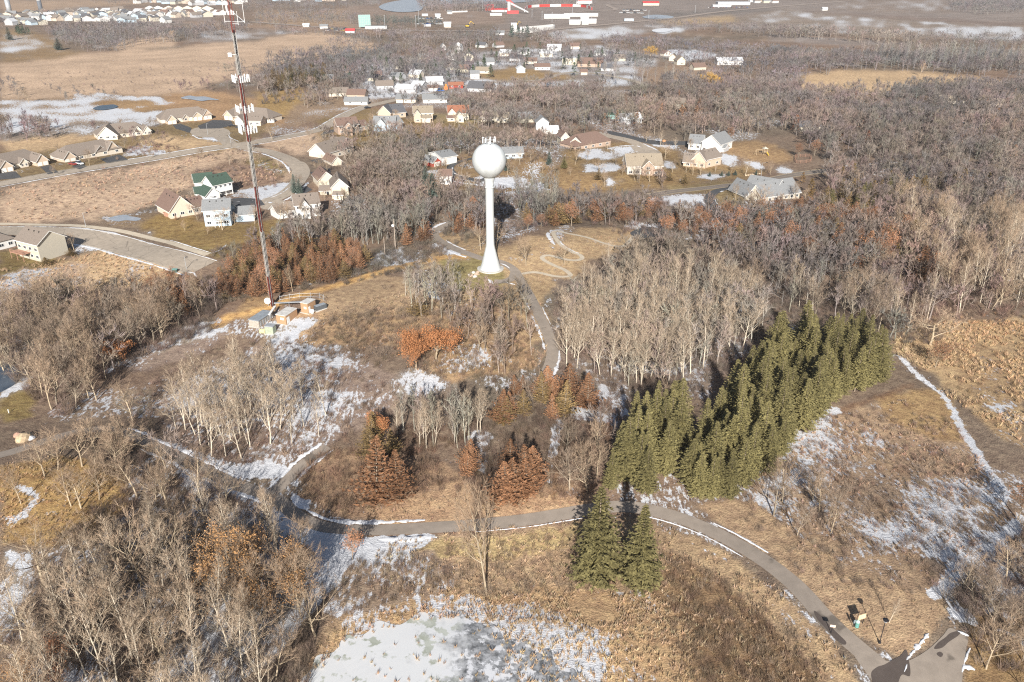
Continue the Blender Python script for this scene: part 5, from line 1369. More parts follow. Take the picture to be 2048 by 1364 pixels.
def house(name, label, blocks, wall, roof, group=None, cat='house', detail=True, extra=None):
    """blocks: (A px, B px, depth, wall height, ridge 'l' along the front / 'd' into depth / 'h' hip, rise, options)"""
    A0 = W(*blocks[0][0]); B0 = W(*blocks[0][1]); base = (A0 + B0) / 2
    zb = min(float(hgt(A0.x, A0.y)), float(hgt(B0.x, B0.y)))
    root = empty(name, (base.x, base.y, zb), label, cat, group)
    wm = {}; rm = {}; fm = MB()
    frames = []
    for bi, bl in enumerate(blocks):
        A, B, dep, wh, rt, rise = bl[:6]; op = bl[6] if len(bl) > 6 else {}
        a = W(*A); b = W(*B); u = Vector((b.x - a.x, b.y - a.y, 0)); Lw = u.length; u.normalize(); n = Vector((-u.y, u.x, 0))
        if n.y < 0 and abs(n.y) > .3: n = -n
        o = Vector((a.x - base.x, a.y - base.y, 0)); ang = math.atan2(u.y, u.x)
        z0 = op.get('z0', 0); z1 = z0 + wh; k = .012 * bi
        wmat_ = op.get('wall', wall); rmat_ = op.get('roof', roof)
        mb = wm.setdefault(wmat_.name, (MB(), wmat_))[0]
        mb.obox(o, u, n, k, Lw - k, k, dep - k, (-1.2 if z0 == 0 else z0), z1)
        def P(x, y, z): return (o.x + u.x * x + n.x * y, o.y + u.y * x + n.y * y, z)
        rb = rm.setdefault(rmat_.name, (MB(), rmat_))[0]; ov = op.get('ov', .55); th = .22
        if rt == 'l':
            mb.add([P(k, k, z1), P(k, dep - k, z1), P(k, dep / 2, z1 + rise), P(Lw - k, k, z1), P(Lw - k, dep - k, z1), P(Lw - k, dep / 2, z1 + rise)], [(0, 1, 2), (3, 5, 4)])
            sl = rise / (dep / 2)
            for sgn in (0, 1):
                y0, y1 = (-ov, dep / 2) if sgn == 0 else (dep + ov, dep / 2)
                zz0 = z1 - sl * ov; zz1 = z1 + rise
                for tgt, d0, d1, e in ((rb, .10, th, 0.0), (fm, -.16, .095, .05)):
                    tgt.add([P(-ov - e, y0, zz0 + d0), P(Lw + ov + e, y0, zz0 + d0), P(Lw + ov + e, y1, zz1 + d0), P(-ov - e, y1, zz1 + d0),
                             P(-ov - e, y0, zz0 + d1), P(Lw + ov + e, y0, zz0 + d1), P(Lw + ov + e, y1, zz1 + d1), P(-ov - e, y1, zz1 + d1)],
                            [(0, 3, 2, 1), (4, 5, 6, 7), (0, 1, 5, 4), (1, 2, 6, 5), (2, 3, 7, 6), (3, 0, 4, 7)])
        elif rt == 'd':
            mb.add([P(k, k, z1), P(Lw - k, k, z1), P(Lw / 2, k, z1 + rise), P(k, dep - k, z1), P(Lw - k, dep - k, z1), P(Lw / 2, dep - k, z1 + rise)], [(0, 1, 2), (3, 5, 4)])
            sl = rise / (Lw / 2)
            for sgn in (0, 1):
                x0, x1 = (-ov, Lw / 2) if sgn == 0 else (Lw + ov, Lw / 2)
                zz0 = z1 - sl * ov; zz1 = z1 + rise
                for tgt, d0, d1, e in ((rb, .10, th, 0.0), (fm, -.16, .095, .05)):
                    tgt.add([P(x0, -ov - e, zz0 + d0), P(x0, dep + ov, zz0 + d0), P(x1, dep + ov, zz1 + d0), P(x1, -ov - e, zz1 + d0),
                             P(x0, -ov - e, zz0 + d1), P(x0, dep + ov, zz0 + d1), P(x1, dep + ov, zz1 + d1), P(x1, -ov - e, zz1 + d1)],
                            [(0, 3, 2, 1), (4, 5, 6, 7), (0, 1, 5, 4), (1, 2, 6, 5), (2, 3, 7, 6), (3, 0, 4, 7)])
        elif rt == 'h':
            r = min(dep / 2, Lw / 2) * .9
            rb.add([P(-ov, -ov, z1 - .1), P(Lw + ov, -ov, z1 - .1), P(Lw + ov, dep + ov, z1 - .1), P(-ov, dep + ov, z1 - .1), P(r, dep / 2, z1 + rise), P(Lw - r, dep / 2, z1 + rise)],
                   [(0, 1, 5, 4), (1, 2, 5), (2, 3, 4, 5), (3, 0, 4), (0, 3, 2, 1)])
        else:  # flat
            rb.obox(o, u, n, -.2, Lw + .2, -.2, dep + .2, z1 + .02, z1 + .35)
        if detail:
            nw = op.get('win', 0)
            for fl in range(op.get('fl', 1)):
                for i in range(nw):
                    x = Lw * (i + .5) / nw; wz = z0 + 1.0 + fl * 2.8
                    if op.get('gar') and fl == 0: continue
                    if wz + 1.3 > z1: wz = z1 - 1.6
                    c = P(x, -.02 + k, wz); window(root, c, ang, min(1.9, Lw / nw * .55), 1.3)
            for i in range(op.get('gar', 0)):
                gw = Lw / op['gar']; x = gw * (i + .5); ww = min(gw * .78, 4.8)
                g = MB(); g.obox(Vector((0, 0, 0)), Vector((1, 0, 0)), Vector((0, 1, 0)), -ww / 2, ww / 2, -.06, .04, 0, 2.3)
                go = g.build('garage_door', op.get('gmat', G_door), root, P(x, k, z0 + .05)); go.rotation_euler = (0, 0, ang)
            ns = op.get('side', 0)     # windows on the right-hand (+) or left-hand (-) end wall
            for i in range(abs(ns)):
                y = dep * (i + .7) / (abs(ns) + .4)
                for fl in range(op.get('fl', 1)):
                    wz = z0 + 1.0 + fl * 2.8
                    if ns > 0: window(root, P(Lw - k + .02, y, wz), ang + math.pi / 2, 1.1, 1.2)
                    else: window(root, P(k - .02, y, wz), ang - math.pi / 2, 1.1, 1.2)
            if op.get('door'):
                g = MB(); g.box(-.5, -.07, 0, .5, .03, 2.05); d = g.build('door', DARK, root, P(Lw * op['door'], k, z0)); d.rotation_euler = (0, 0, ang)
            if op.get('vents', 1) and dep > 8 and rt in 'ld':
                g = MB()
                for q in (.25, .5, .72):
                    if rt == 'l': c = P(Lw * q, dep * .36, z1 + rise * .72 + .2)
                    else: c = P(Lw * .36, dep * q, z1 + rise * .72 + .2)
                    g.box(c[0] - .15, c[1] - .15, c[2] - .1, c[0] + .15, c[1] + .15, c[2] + .45)
                g.build('roof_vent', DARK, root)
            if op.get('deck'):
                dx0, dx1, dd, dz = op['deck']; g = MB()
                g.obox(o, u, n, dx0, dx1, -dd, -.05, dz - .25, dz)
                for x in (dx0 + .1, (dx0 + dx1) / 2, dx1 - .1):
                    g.obox(o, u, n, x - .08, x + .08, -dd + .05, -dd + .21, -1, dz + 1.0)
                g.obox(o, u, n, dx0, dx1, -dd, -dd + .06, dz + .9, dz + 1.0)
                g.obox(o, u, n, dx0, dx0 + .06, -dd, -.06, dz + .9, dz + 1.0); g.obox(o, u, n, dx1 - .06, dx1, -dd, -.06, dz + .9, dz + 1.0)
                for i in range(int((dx1 - dx0) / .35)): g.obox(o, u, n, dx0 + i * .35, dx0 + i * .35 + .05, -dd + .01, -dd + .05, dz, dz + .9)
                g.build('deck', op.get('dmat', WOOD), root)
            if op.get('porch'):
                px0, px1, pd, pm = op['porch']; g = MB()
                for x in (px0 + .15, (px0 + px1) / 2, px1 - .15): g.obox(o, u, n, x - .12, x + .12, -pd + .1, -pd + .34, -.5, 2.5)
                g.build('porch_post', T_white, root)
                g = MB(); g.add([P(px0, -pd - .2, 2.5), P(px1, -pd - .2, 2.5), P(px1, -.02, 3.2), P(px0, -.02, 3.2), P(px0, -pd - .2, 2.65), P(px1, -pd - .2, 2.65), P(px1, -.02, 3.35), P(px0, -.02, 3.35)],
                                [(0, 3, 2, 1), (4, 5, 6, 7), (0, 1, 5, 4), (1, 2, 6, 5), (2, 3, 7, 6), (3, 0, 4, 7)]); g.build('porch_roof', pm, root)
            if op.get('chim'):
                c = P(Lw * op['chim'], dep * .5, 0); g = MB(); g.box(c[0] - .5, c[1] - .5, z1, c[0] + .5, c[1] + .5, z1 + rise + 1.2); g.build('chimney', wmat_, root)
        frames.append((o, u, n, Lw))
    for nm, (b, m) in wm.items(): b.build('wall', m, root)
    first = None
    for nm, (b, m) in rm.items():
        r = b.build('roof', m, root); first = first or r
    if fm.v: fm.build('fascia', T_white, first)
    if extra: extra(root, frames, base)
    return root

# twin homes along the upper left street
house('twin_home', 'taupe roofed twin home at the left edge beside the street, blue spruce column in front',
      [((-40,354),(94,324),14,3.0,'h',4.6,dict(win=5)), ((3,346),(28,341),9,3.0,'d',3.0,dict(gar=2,wall=W_tan)), ((75,333),(98,329),9,3.2,'d',3.2,dict(gar=2,wall=W_tan)),
       ((42,336),(58,333),6,3.0,'d',2.0,dict(win=2)), ((-30,352),(-3,349),9,3.0,'d',3.0,dict(gar=2,wall=W_tan))], W_cream, R_gb, 'twin homes of the upper left')
house('twin_home', 'taupe roofed twin home with a white van on its drive and three garage gables',
      [((127,324),(246,305),14,3.0,'h',4.8,dict(win=5,side=-2)), ((129,325),(153,321),10,3.0,'d',3.2,dict(gar=2,wall=W_tan)), ((192,314),(214,309),7,3.0,'d',2.8,dict(gar=2,wall=W_tan)),
       ((217,310),(238,306),10,3.4,'d',3.8,dict(gar=1,wall=W_tan)), ((155,318),(168,315),6,2.8,'d',2.0,dict(win=1))], W_cream, R_gb, 'twin homes of the upper left')
house('twin_home', 'taupe roofed twin home with a peach gable wall, behind the reddish brush',
      [((197,281),(300,268),14,3.0,'h',4.8,dict(win=5,side=-2)), ((197,281),(236,279),13,3.0,'d',5.0,dict(win=3)), ((270,272),(286,270),8,3.0,'d',3.2,dict(win=1)), ((288,270),(303,268),8,3.0,'d',2.8,dict(win=2))], W_cream, R_gb, 'twin homes of the upper left')
house('twin_home', 'taupe roofed twin home facing the round street end, white garage doors',
      [((322,247),(424,238),14,3.0,'h',5.0,dict(win=5,side=-1)), ((336,249),(354,247),8,3.0,'d',3.2,dict(gar=2,wall=W_tan)), ((387,242),(405,240),7,3.0,'d',2.8,dict(gar=2,wall=W_tan)),
       ((407,240),(424,237.5),9,3.2,'d',3.4,dict(gar=1,wall=W_tan)), ((366,244),(378,242),5,2.8,'d',2,dict(win=1))], W_cream, R_gb, 'twin homes of the upper left')
house('twin_home', 'taupe roofed twin home standing directly behind the lattice mast',
      [((449,238),(538,246),14,3.2,'h',5.0,dict(win=6)), ((449,239),(466,241),9,3.0,'d',3.2,dict(gar=2,wall=W_tan)), ((470,249),(486,250),8,3.2,'d',3.0,dict(gar=1)), ((496,251),(522,252),9,3.4,'l',2.4,dict(win=2,wall=W_pink)),
       ((535,246),(549,245),5,2.6,'h',1.2,dict(win=3,wall=W_white))], W_cream, R_gb, 'twin homes of the upper left')
# houses round the side street
house('green_roofed_house', 'white two storey house with dark green roofs left of the mast',
      [((430,394),(467,386),9,5.8,'l',3.4,dict(win=4,fl=2,porch=(1.2,8.4,2.2,T_white))), ((394,390),(430,386),8,5.6,'l',3.0,dict(win=2,fl=1,side=-1)),
       ((393,399),(412,397),7,3.0,'l',2.2,dict(win=0)), ((412,401),(441,396),8,3.0,'d',3.0,dict(gar=2))], W_white, R_gn)
house('brown_roofed_house', 'cream house with a steep brown roof and wide gable facing the wide street',
      [((342,438),(390,429),15,3.6,'d',5.4,dict(win=3,fl=1)), ((388,430),(414,424),9,3.2,'l',3.0,dict(win=2)), ((328,432),(341,436),8,1.5,'f',.1,dict(wall=WOOD,roof=WOOD))], W_pink, R_br)
house('blue_house', 'pale blue two storey house with grey roofs and a white stair down to the lawn',
      [((411,453),(463.5,451),10,7.0,'l',3.0,dict(win=3,fl=2,deck=(4.0,7.6,2.2,2.6),dmat=T_white)), ((470,444),(510,442),7.5,2.9,'l',2.4,dict(win=0)), ((458,442),(474,440),9,6.0,'d',2.0,dict())], W_blue, R_gy)
house('white_split_house', 'white stepped house with three taupe roofs left of the cream houses',
      [((593,437),(641,431),10,5.8,'l',3.2,dict(win=4,fl=2)), ((604,439),(622,437),4,5.6,'d',2.6,dict(win=2,fl=2)), ((574,436),(596,434),8,3.4,'l',2.4,dict(win=1)), ((557,439),(584,434),8,2.8,'l',2.4,dict())], W_white, R_gb)
house('gabled_cream_house', 'cream house with two blank gable walls and a brown roof above the white stepped house',
      [((665,398),(698,395),13,5.6,'d',3.6,dict(win=1,side=1)), ((638,375),(672,370),13,4.6,'d',3.6,dict(win=0,roof=R_br)), ((641,390),(666,389),6,2.6,'l',1.5,dict(win=1,door=.6)),
       ((668,400),(686,400),3,2.6,'l',1.0,dict())], W_yel, R_gb)
house('diagonal_house', 'long taupe roofed house set at an angle above the gabled cream house',
      [((652,318),(706,306),12,4.2,'l',4.6,dict(win=3)), ((682,308),(707,300),9,5.0,'d',3.0,dict(win=0)), ((665,332),(684,330),11,3.0,'d',2.6,dict(gar=1,gmat=W_yel,roof=R_br))], W_cream, R_gb)
house('brown_two_storey_house', 'stone brown two storey house with a small front gable beside the street bend',
      [((677,269.5),(718,265),11,5.6,'l',3.6,dict(win=3,fl=2)), ((691,272),(706,271),5,5.4,'d',2.4,dict(win=1,fl=2,deck=(1,4,2.2,2.8))), ((716,263),(738,258),9,3.2,'l',2.8,dict(win=2))], W_stone, R_br)
house('carriage_house', 'tan gabled house with two brown garage doors and a steep dark roof',
      [((756,238),(781.6,238.6),9,4.4,'d',4.4,dict(gar=2,gmat=G_brown)), ((782,237),(812,234),12,3.6,'l',4.6,dict(win=2,roof=R_dk))], W_tan, R_dk)
house('grey_blue_house', 'pale blue grey house with a small white gable in front, below the brown garage doors',
      [((748,262),(790,262),10,4.6,'l',3.8,dict(win=3)), ((754,263),(772,263),5,4.4,'d',3.0,dict(win=1)), ((788,261),(806,257),9,4.4,'l',3.6,dict(win=1))], W_blue, R_gy)
house('beige_two_storey_house', 'beige two storey house with a wide garage, centre of the row beyond the oaks',
      [((828,243),(866,243),11,5.8,'l',3.6,dict(win=4,fl=2,side=1)), ((829,245),(842,245),5,5.6,'d',2.6,dict(win=1)), ((843,245),(862,245),6,3.0,'l',1.4,dict(gar=1))], W_tan, R_tan)
house('red_roofed_house', 'cream house with a brick red roof at the right end of the row',
      [((897,240),(938,240),11,5.0,'l',4.0,dict(win=4,fl=1)), ((897,241),(912,241),5,5.2,'d',2.8,dict(win=1)), ((912,245),(928,245),7,3.6,'d',3.0,dict(win=1,roof=R_tan)), ((895,243),(912,243),6,2.6,'l',1.2,dict(win=1,roof=R_br))], W_yel, R_rd)
house('half_hidden_house', 'low cream house with taupe roof half hidden by oaks right of the red roofed house',
      [((962,243),(1016,246),10,3.4,'l',2.8,dict(win=4))], W_yel, R_tan)
# homestead near the sphere
house('white_machine_shed', 'big white shed with a grey roof left of the water tower sphere',
      [((885,331),(914,325),14,4.2,'l',1.9,dict(win=0,side=0))], W_white, R_gy, None, 'shed')
house('red_garage', 'small red gabled garage with a white door below the white machine shed',
      [((867,334),(881.6,331),9,2.6,'d',2.2,dict(gar=1))], W_red, R_gy, None, 'garage')
house('white_barn', 'small white barn with a brown roof below the circular drive',
      [((879,368),(903,370),6.5,4.6,'l',2.4,dict(win=2))], W_white, R_br, None, 'barn')
house('blue_ranch_house', 'long blue grey ranch house half behind the sphere',
      [((1008,318),(1046,316),9,3.0,'l',2.4,dict(win=3))], W_blue, R_gy)
# right hand group
house('tan_gabled_house', 'cream house with a tan roof, brown centre gable and wide windows above the county road',
      [((1254,349),(1323,350),12,4.8,'l',4.6,dict(win=5,fl=1)), ((1284.5,351),(1306.5,351),4.5,4.8,'d',2.8,dict(win=1,wall=W_stone,fl=2)), ((1306.5,351.5),(1326,352),3,2.6,'f',.2,dict(roof=WOOD,win=2,wall=W_stone))], W_cream, R_tan)
house('white_gabled_house', 'bright white house with a tall blank gable wall and grey roof by the woods',
      [((1402,302),(1439,306),15,5.4,'d',4.4,dict(win=3)), ((1376,299),(1402,300),12,3.6,'l',3.8,dict(win=2)), ((1439,304),(1448,305),6,3.2,'l',1.4,dict(wall=W_grey))], W_white, R_gy)
house('tan_garage_house', 'tan house with a brown gable and taupe roofs below the bright white house',
      [((1410,336),(1441,329),10,4.6,'l',3.6,dict(win=2,side=0)), ((1383,333),(1410,337),9,4.4,'d',4.2,dict(win=2,wall=W_tan)), ((1366,332),(1384,334),10,3.0,'l',3.6,dict(win=1,wall=W_tan))], W_tan, R_gb)
house('brown_roofed_ranch', 'wide yellowish house with a broad brown roof left of the tan street end',
      [((1150,299),(1221,291),13,3.2,'h',5.0,dict(win=5,wall=W_stone)), ((1122,290),(1138,290),9,6.0,'d',2.6,dict(win=1,fl=2)), ((1142,295),(1160,297),7,5.0,'d',2.4,dict(win=2,deck=(0,6,4,2.0),dmat=BLK))], W_yel, R_br)
house('grey_roofed_house', 'sprawling house with blue grey roofs beside the dark curved drive',
      [((1523,403),(1598,397),13,3.2,'l',4.8,dict(win=7)), ((1491.6,399),(1521,396),13,3.4,'d',4.4,dict(win=0,side=-1)), ((1545,396),(1570,386),14,3.4,'d',4.6,dict()), ((1472,380),(1492,399),5,3.2,'l',2.0,dict(gar=2))], W_beige, R_gy)
# lower left corner
house('beige_two_storey_house', 'beige two storey house with a reddish wooden deck at the left edge',
      [((40,512),(83,524),11,6.8,'l',3.6,dict(win=4,fl=2,deck=(0,7.5,3.2,2.9))), ((119,502),(127,500),4,2.6,'f',.2,dict(roof=R_gb))], W_beige, R_gb)
house('white_walled_house', 'low white house with a grey roof cut by the left edge',
      [((-60,514),(32,492),12,3.4,'h',3.4,dict(win=5))], W_white, R_gb)

# village and far housing: rows of small houses, each its own thing
VC = [(W_white, R_gy), (W_cream, R_gb), (W_beige, R_br), (W_grey, R_dk), (W_yel, R_gb), (W_white, R_br), (W_blue, R_gy), (W_pink, R_gb)]
def small(px, py, wd, dp, wh, rt, rise, ang, wall, roof, label, group=None, name='house', cat='house', win=0):
    """small house from a base pixel, size in metres and heading"""
    c = W(px, py); u = Vector((math.cos(ang), math.sin(ang), 0)); n = Vector((-u.y, u.x, 0))
    root = empty(name, (c.x, c.y, c.z), label, cat, group, ang)
    b = MB(); b.box(-wd / 2, 0, -1, wd / 2, dp, wh); r = MB()
    if rt == 'l':
        b.add([(-wd / 2, 0, wh), (-wd / 2, dp, wh), (-wd / 2, dp / 2, wh + rise), (wd / 2, 0, wh), (wd / 2, dp, wh), (wd / 2, dp / 2, wh + rise)], [(0, 1, 2), (3, 5, 4)])
        o = .6; sl = rise / (dp / 2)
        for y0 in (-o, dp + o):
            r.add([(-wd / 2 - o, y0, wh - sl * o + .05), (wd / 2 + o, y0, wh - sl * o + .05), (wd / 2 + o, dp / 2, wh + rise + .05), (-wd / 2 - o, dp / 2, wh + rise + .05),
                   (-wd / 2 - o, y0, wh - sl * o + .35), (wd / 2 + o, y0, wh - sl * o + .35), (wd / 2 + o, dp / 2, wh + rise + .35), (-wd / 2 - o, dp / 2, wh + rise + .35)],
                  [(0, 3, 2, 1), (4, 5, 6, 7), (0, 1, 5, 4), (1, 2, 6, 5), (2, 3, 7, 6), (3, 0, 4, 7)])
    elif rt == 'd':
        b.add([(-wd / 2, 0, wh), (wd / 2, 0, wh), (0, 0, wh + rise), (-wd / 2, dp, wh), (wd / 2, dp, wh), (0, dp, wh + rise)], [(0, 1, 2), (3, 5, 4)])
        o = .6; sl = rise / (wd / 2)
        for x0 in (-wd / 2 - o, wd / 2 + o):
            r.add([(x0, -o, wh - sl * o + .05), (x0, dp + o, wh - sl * o + .05), (0, dp + o, wh + rise + .05), (0, -o, wh + rise + .05),
                   (x0, -o, wh - sl * o + .35), (x0, dp + o, wh - sl * o + .35), (0, dp + o, wh + rise + .35), (0, -o, wh + rise + .35)],
                  [(0, 3, 2, 1), (4, 5, 6, 7), (0, 1, 5, 4), (1, 2, 6, 5), (2, 3, 7, 6), (3, 0, 4, 7)])
    else: r.box(-wd / 2 - .2, -.2, wh + .02, wd / 2 + .2, dp + .2, wh + .4)
    b.build('wall', wall, root); r.build('roof', roof, root)
    for i in range(win):
        window(root, (-wd / 2 + wd * (i + .5) / win, -.02, 1.0), 0, 1.5, 1.3)
    return root
VIL = [ # px, py, width, depth, wall, roof type, rise, heading, wall m, roof m, label
 (905,120,9,10,5,'d',4,.3,W_white,R_gy,'white gabled house with a grey roof among trees at the village edge',1),
 (887,100,6,7,4,'d',3,.2,W_white,R_gy,'tiny white gabled house in the trees above the village',0),
 (915,103,8,8,5,'l',3,-.3,W_white,R_gy,'pale house left of the village grain bin',0),
 (938,122,10,9,5,'d',3.5,-.1,W_yel,R_dk,'cream village house beside a dark evergreen',1),
 (925,145,12,9,3.4,'l',3.2,-.2,W_yel,R_br,'cream village house with a brown roof left of the lawn',2),
 (965,147,13,8,2.8,'l',2.6,-.15,W_cream,R_tan,'long cream house facing the village lawn',2),
 (1000,70,12,9,3,'l',2.5,0,W_white,R_gy,'white house above the village, beside the long white wall',0),
 (1108,102,16,10,4,'l',3,-.1,W_white,R_lt,'white building with a pale roof behind the yellowish one',1),
 (1092,114,14,10,4,'l',3,-.1,W_yel,R_lt,'yellowish building in the middle of the village',1),
 (1146,129,22,12,6,'f',0,-.1,W_yel,R_lt,'two storey cream flat roofed building at the village street',6),
 (1180,134,25,14,3.5,'l',4.5,-.12,W_stone,R_br,'long brown roofed building beside the flat roofed one',3),
 (1085,140,15,9,3.2,'l',2.4,.1,W_white,R_br,'white ranch house behind the small lawn',3),
 (1042,146,8,8,4,'d',2.5,.1,W_white,R_lt,'small white shed on the village lawn',0),
 (1062,128,12,9,3,'l',2.6,.0,W_cream,R_br,'low cream house behind the white ranch house',2),
 (1050,110,12,9,4,'l',3,.3,W_white,R_gy,'pale house in the bare trees left of the yellowish building',0),
 (1030,122,12,9,3,'l',3,-.3,W_grey,R_dk,'grey house between trees in the village',0),
 (1460,130,26,12,4.2,'l',2.6,.05,W_white,R_lt,'long white building alone in the right hand trees',5),
 (1362,130,9,9,4.5,'d',4,.2,W_yel,R_gb,'yellow gabled house left of the long white building',1),
 (1335,112,9,8,3,'d',2.4,.4,W_cream,R_br,'small house by the snowy field in the trees',0),
 (1345,122,8,9,3.6,'d',3.5,-.3,W_pink,R_gb,'peach gabled house at the snowy field',0),
 (810,186,19,12,3.4,'l',2.4,-.35,W_grey,R_lt,'pale grey metal shed in the village trees',1),
 (834,177,10,9,3,'l',2.4,-.4,W_grey,R_lt,'small grey shed right of the pale metal shed',0),
 (912,177,12,5,3.0,'l',1.8,.15,W_red,R_rd,'low red shed at the village edge',2),
 (866,182,8,6,2.6,'l',1.6,.1,W_white,R_br,'little white shed beside the orange machine',0),
 (870,170,14,10,3.2,'l',3,.2,W_grey,R_lt,'grey house behind the blue truck',1),
 (800,138,11,9,3.2,'l',3,-.2,W_yel,R_gb,'yellow house in the trees left of the village',1),
 (838,140,10,9,3,'l',3,.3,W_grey,R_dk,'slate roofed house left of the village',0),
 (828,155,11,9,3,'l',3,-.4,W_cream,R_lt,'pale roofed house left of the village',0),
 (752,156,10,8,3,'l',2.6,.1,W_cream,R_br,'brown roofed house behind the blue spruce of the left village',1),
 (700,146,14,8,3,'l',3,.1,W_stone,R_br,'dark brown house above the curved white drive',1),
 (745,162,9,8,3,'l',2.6,-.3,W_yel,R_dk,'small dark roofed house by the curved drive',0),
 (676,193,16,9,3,'l',3,.15,W_cream,R_gb,'taupe roofed house among trees above the street bend',1),
 (712,198,14,10,3.4,'l',3.2,-.1,W_tan,R_br,'brown roofed house right at the street, left one',1),
 (712,210,17,8,2.8,'l',2.4,0,W_white,R_gy,'white low house at the street bend',2),
 (812,206,15,10,3,'l',2.6,-.1,W_cream,R_gy,'grey roofed house above the row of houses',1),
 (870,206,18,10,3,'l',2.8,.1,W_white,R_gy,'white house above the beige two storey house',2),
 (958,184,20,12,3.2,'l',4.2,-.3,W_grey,R_dk,'dark roofed house in front of the village snow',0),
 (950,158,8,6,5,'l',2,.1,W_white,R_gy,'narrow white house beside the dark evergreens',1),
 (980,130,10,9,3.4,'l',3,.4,W_grey,R_gy,'grey house at the back of the village lawn',0),
 (1010,112,12,10,3.4,'l',3,-.2,W_cream,R_lt,'pale roofed house at the back of the village',0),
 (1168,150,6,5,3,'l',1.8,.0,W_pink,R_br,'tiny peach shed by the village street',0),
 (1150,98,12,9,3.4,'l',3,.2,W_cream,R_br,'cream house behind the flat roofed building',0),
 (1200,112,12,9,3.4,'l',3,-.2,W_white,R_gy,'white house right of the village in the trees',0),
 (1472,195,16,10,3.4,'l',3,.1,W_cream,R_tan,'tan roofed house buried in the right hand woods',0),
 (1265,248,14,9,3.2,'l',3,.4,W_grey,R_lt,'pale roofed house buried in the wood above the tan street end',0),
 (1085,262,8,8,5.5,'d',3,.1,W_white,R_gy,'narrow white two storey house in the oaks right of the sphere',1),
 (1102,268,9,7,2.8,'l',1.6,.1,W_white,R_lt,'white shed in the oaks right of the sphere',0),
 (1230,238,13,9,3,'l',2.4,-.1,W_green,R_gn,'pale green house deep in the brown wood',0),
 (1620,262,14,9,3,'l',2.4,.1,W_yel,R_dk,'yellow house hidden in the right hand woods',2),
 (1905,208,18,9,3,'l',2.6,-.05,W_cream,R_tan,'tan roofed house hidden behind the right hand clearing',0),
 (1985,214,18,9,3,'l',2.4,.05,W_pink,R_tan,'pinkish roofed house at the far right of the woods',0),
 (700,66,13,9,3,'l',2.6,.0,W_white,R_red,'small house with a crimson roof left of the village trees',0),
 (612,54,10,7,3,'l',2.0,.0,W_white,R_lt,'white shed at the edge of the far marsh',0),
 (648,58,12,8,4,'l',2.5,.1,W_white,R_gy,'white shed among vehicles beside the far marsh',0),
]
VIL += [
 (770,178,14,10,3,'l',3,.2,W_grey,R_gb,'taupe roofed house in brush between the street bend and the metal shed',1),
 (655,165,12,9,3,'l',3,.4,W_beige,R_gy,'grey roofed house behind the dark evergreens of the marsh edge',0),
 (790,160,12,9,3,'l',3,-.5,W_grey,R_gy,'grey roofed house under the tall bare trees left of the village',0),
 (900,140,12,9,3,'l',3,.1,W_beige,R_gb,'beige house at the centre of the village trees',1),
 (1000,95,12,9,3,'l',3,.5,W_grey,R_br,'brown roofed house in the northern village trees',0),
 (960,95,12,9,3,'l',3,-.4,W_white,R_dk,'dark roofed white house in the northern village trees',0),
 (850,120,12,9,3,'l',3,.3,W_beige,R_gy,'grey roofed beige house where the wood meets the village',0),
 (1240,122,13,9,3,'l',3,.2,W_beige,R_gb,'taupe roofed house left of the upper golden willow',0),
 (1215,142,13,9,3,'l',3,-.2,W_grey,R_dk,'dark roofed house right of the long brown roofed building',0),
 (1400,140,13,9,3,'l',3,.3,W_beige,R_br,'brown roofed house beside the snowy field in the right trees',0),
 (1060,245,14,10,3,'l',3,.2,W_beige,R_gy,'grey roofed house in the oaks above the sphere',0),
 (1350,215,14,10,3,'l',3,-.2,W_beige,R_gb,'taupe roofed house deep in the woods behind the white gabled house',0),
 (990,236,14,10,3,'l',3,.1,W_beige,R_gb,'taupe roofed house in the oaks right of the half hidden one',0),
]
for v in VIL: small(*v[:11], None, 'house' if 'shed' not in v[10] and 'building' not in v[10] else ('shed' if 'shed' in v[10] else 'building'), 'house' if 'shed' not in v[10] and 'building' not in v[10] else ('shed' if 'shed' in v[10] else 'building'), v[11])
R = random.Random(21)
n_far = 0
FARW = [(W_white, R_gy), (W_grey, R_gb), (W_pink, R_gb), (W_beige, R_gy), (W_grey, R_lt), (W_white, R_br), (W_beige, R_dk), (W_blue, R_gy), (W_white, R_gb)]
for (y, x0, x1, st) in [(46,-10,70,17),(40,-5,100,15),(35,10,110,14),(50,20,80,17),(30,60,115,13),(41,104,250,12.5),(36,110,330,12),(31,105,330,11.5),(27,140,330,11.5),(33,280,420,11),(29,330,460,11),(44,240,330,13),(6,272,480,12),(3,290,500,11),(2,560,690,14),(9,330,470,13)]:
    x = x0
    while x < x1:
        w_, r_ = FARW[R.randrange(len(FARW))]
        small(x + R.uniform(-5, 5), y + R.uniform(-2.4, 2.4), R.uniform(13, 19), R.uniform(10, 13), R.uniform(4.5, 6.5), R.choice('ld'), R.uniform(3, 4.5), R.uniform(-1.3, 1.3), w_, r_,
              'small pale house in the packed suburb along the top left' if y > 12 else 'small pale house in the strip of houses cut by the top edge', 'houses of the far suburb' if y > 12 else 'houses at the top edge')
        n_far += 1; x += st * R.uniform(.9, 1.3)
for i in range(7):
    small(300 + i * 19 + R.uniform(-2, 2), 24.5, 24, 12, 7, 'd', 5, .1, W_white if i < 2 else W_cream, R_gb, 'large pale gabled house behind the far suburb', 'large gabled houses behind the suburb')
for i in range(6):
    small(1506 + i * 9, 4 + (i % 2) * 2, 15, 11, 5, 'l', 3.5, .2, FARW[i][0], FARW[i][1], 'tiny pale house at the top edge above the ploughed field', 'tiny houses above the ploughed field')
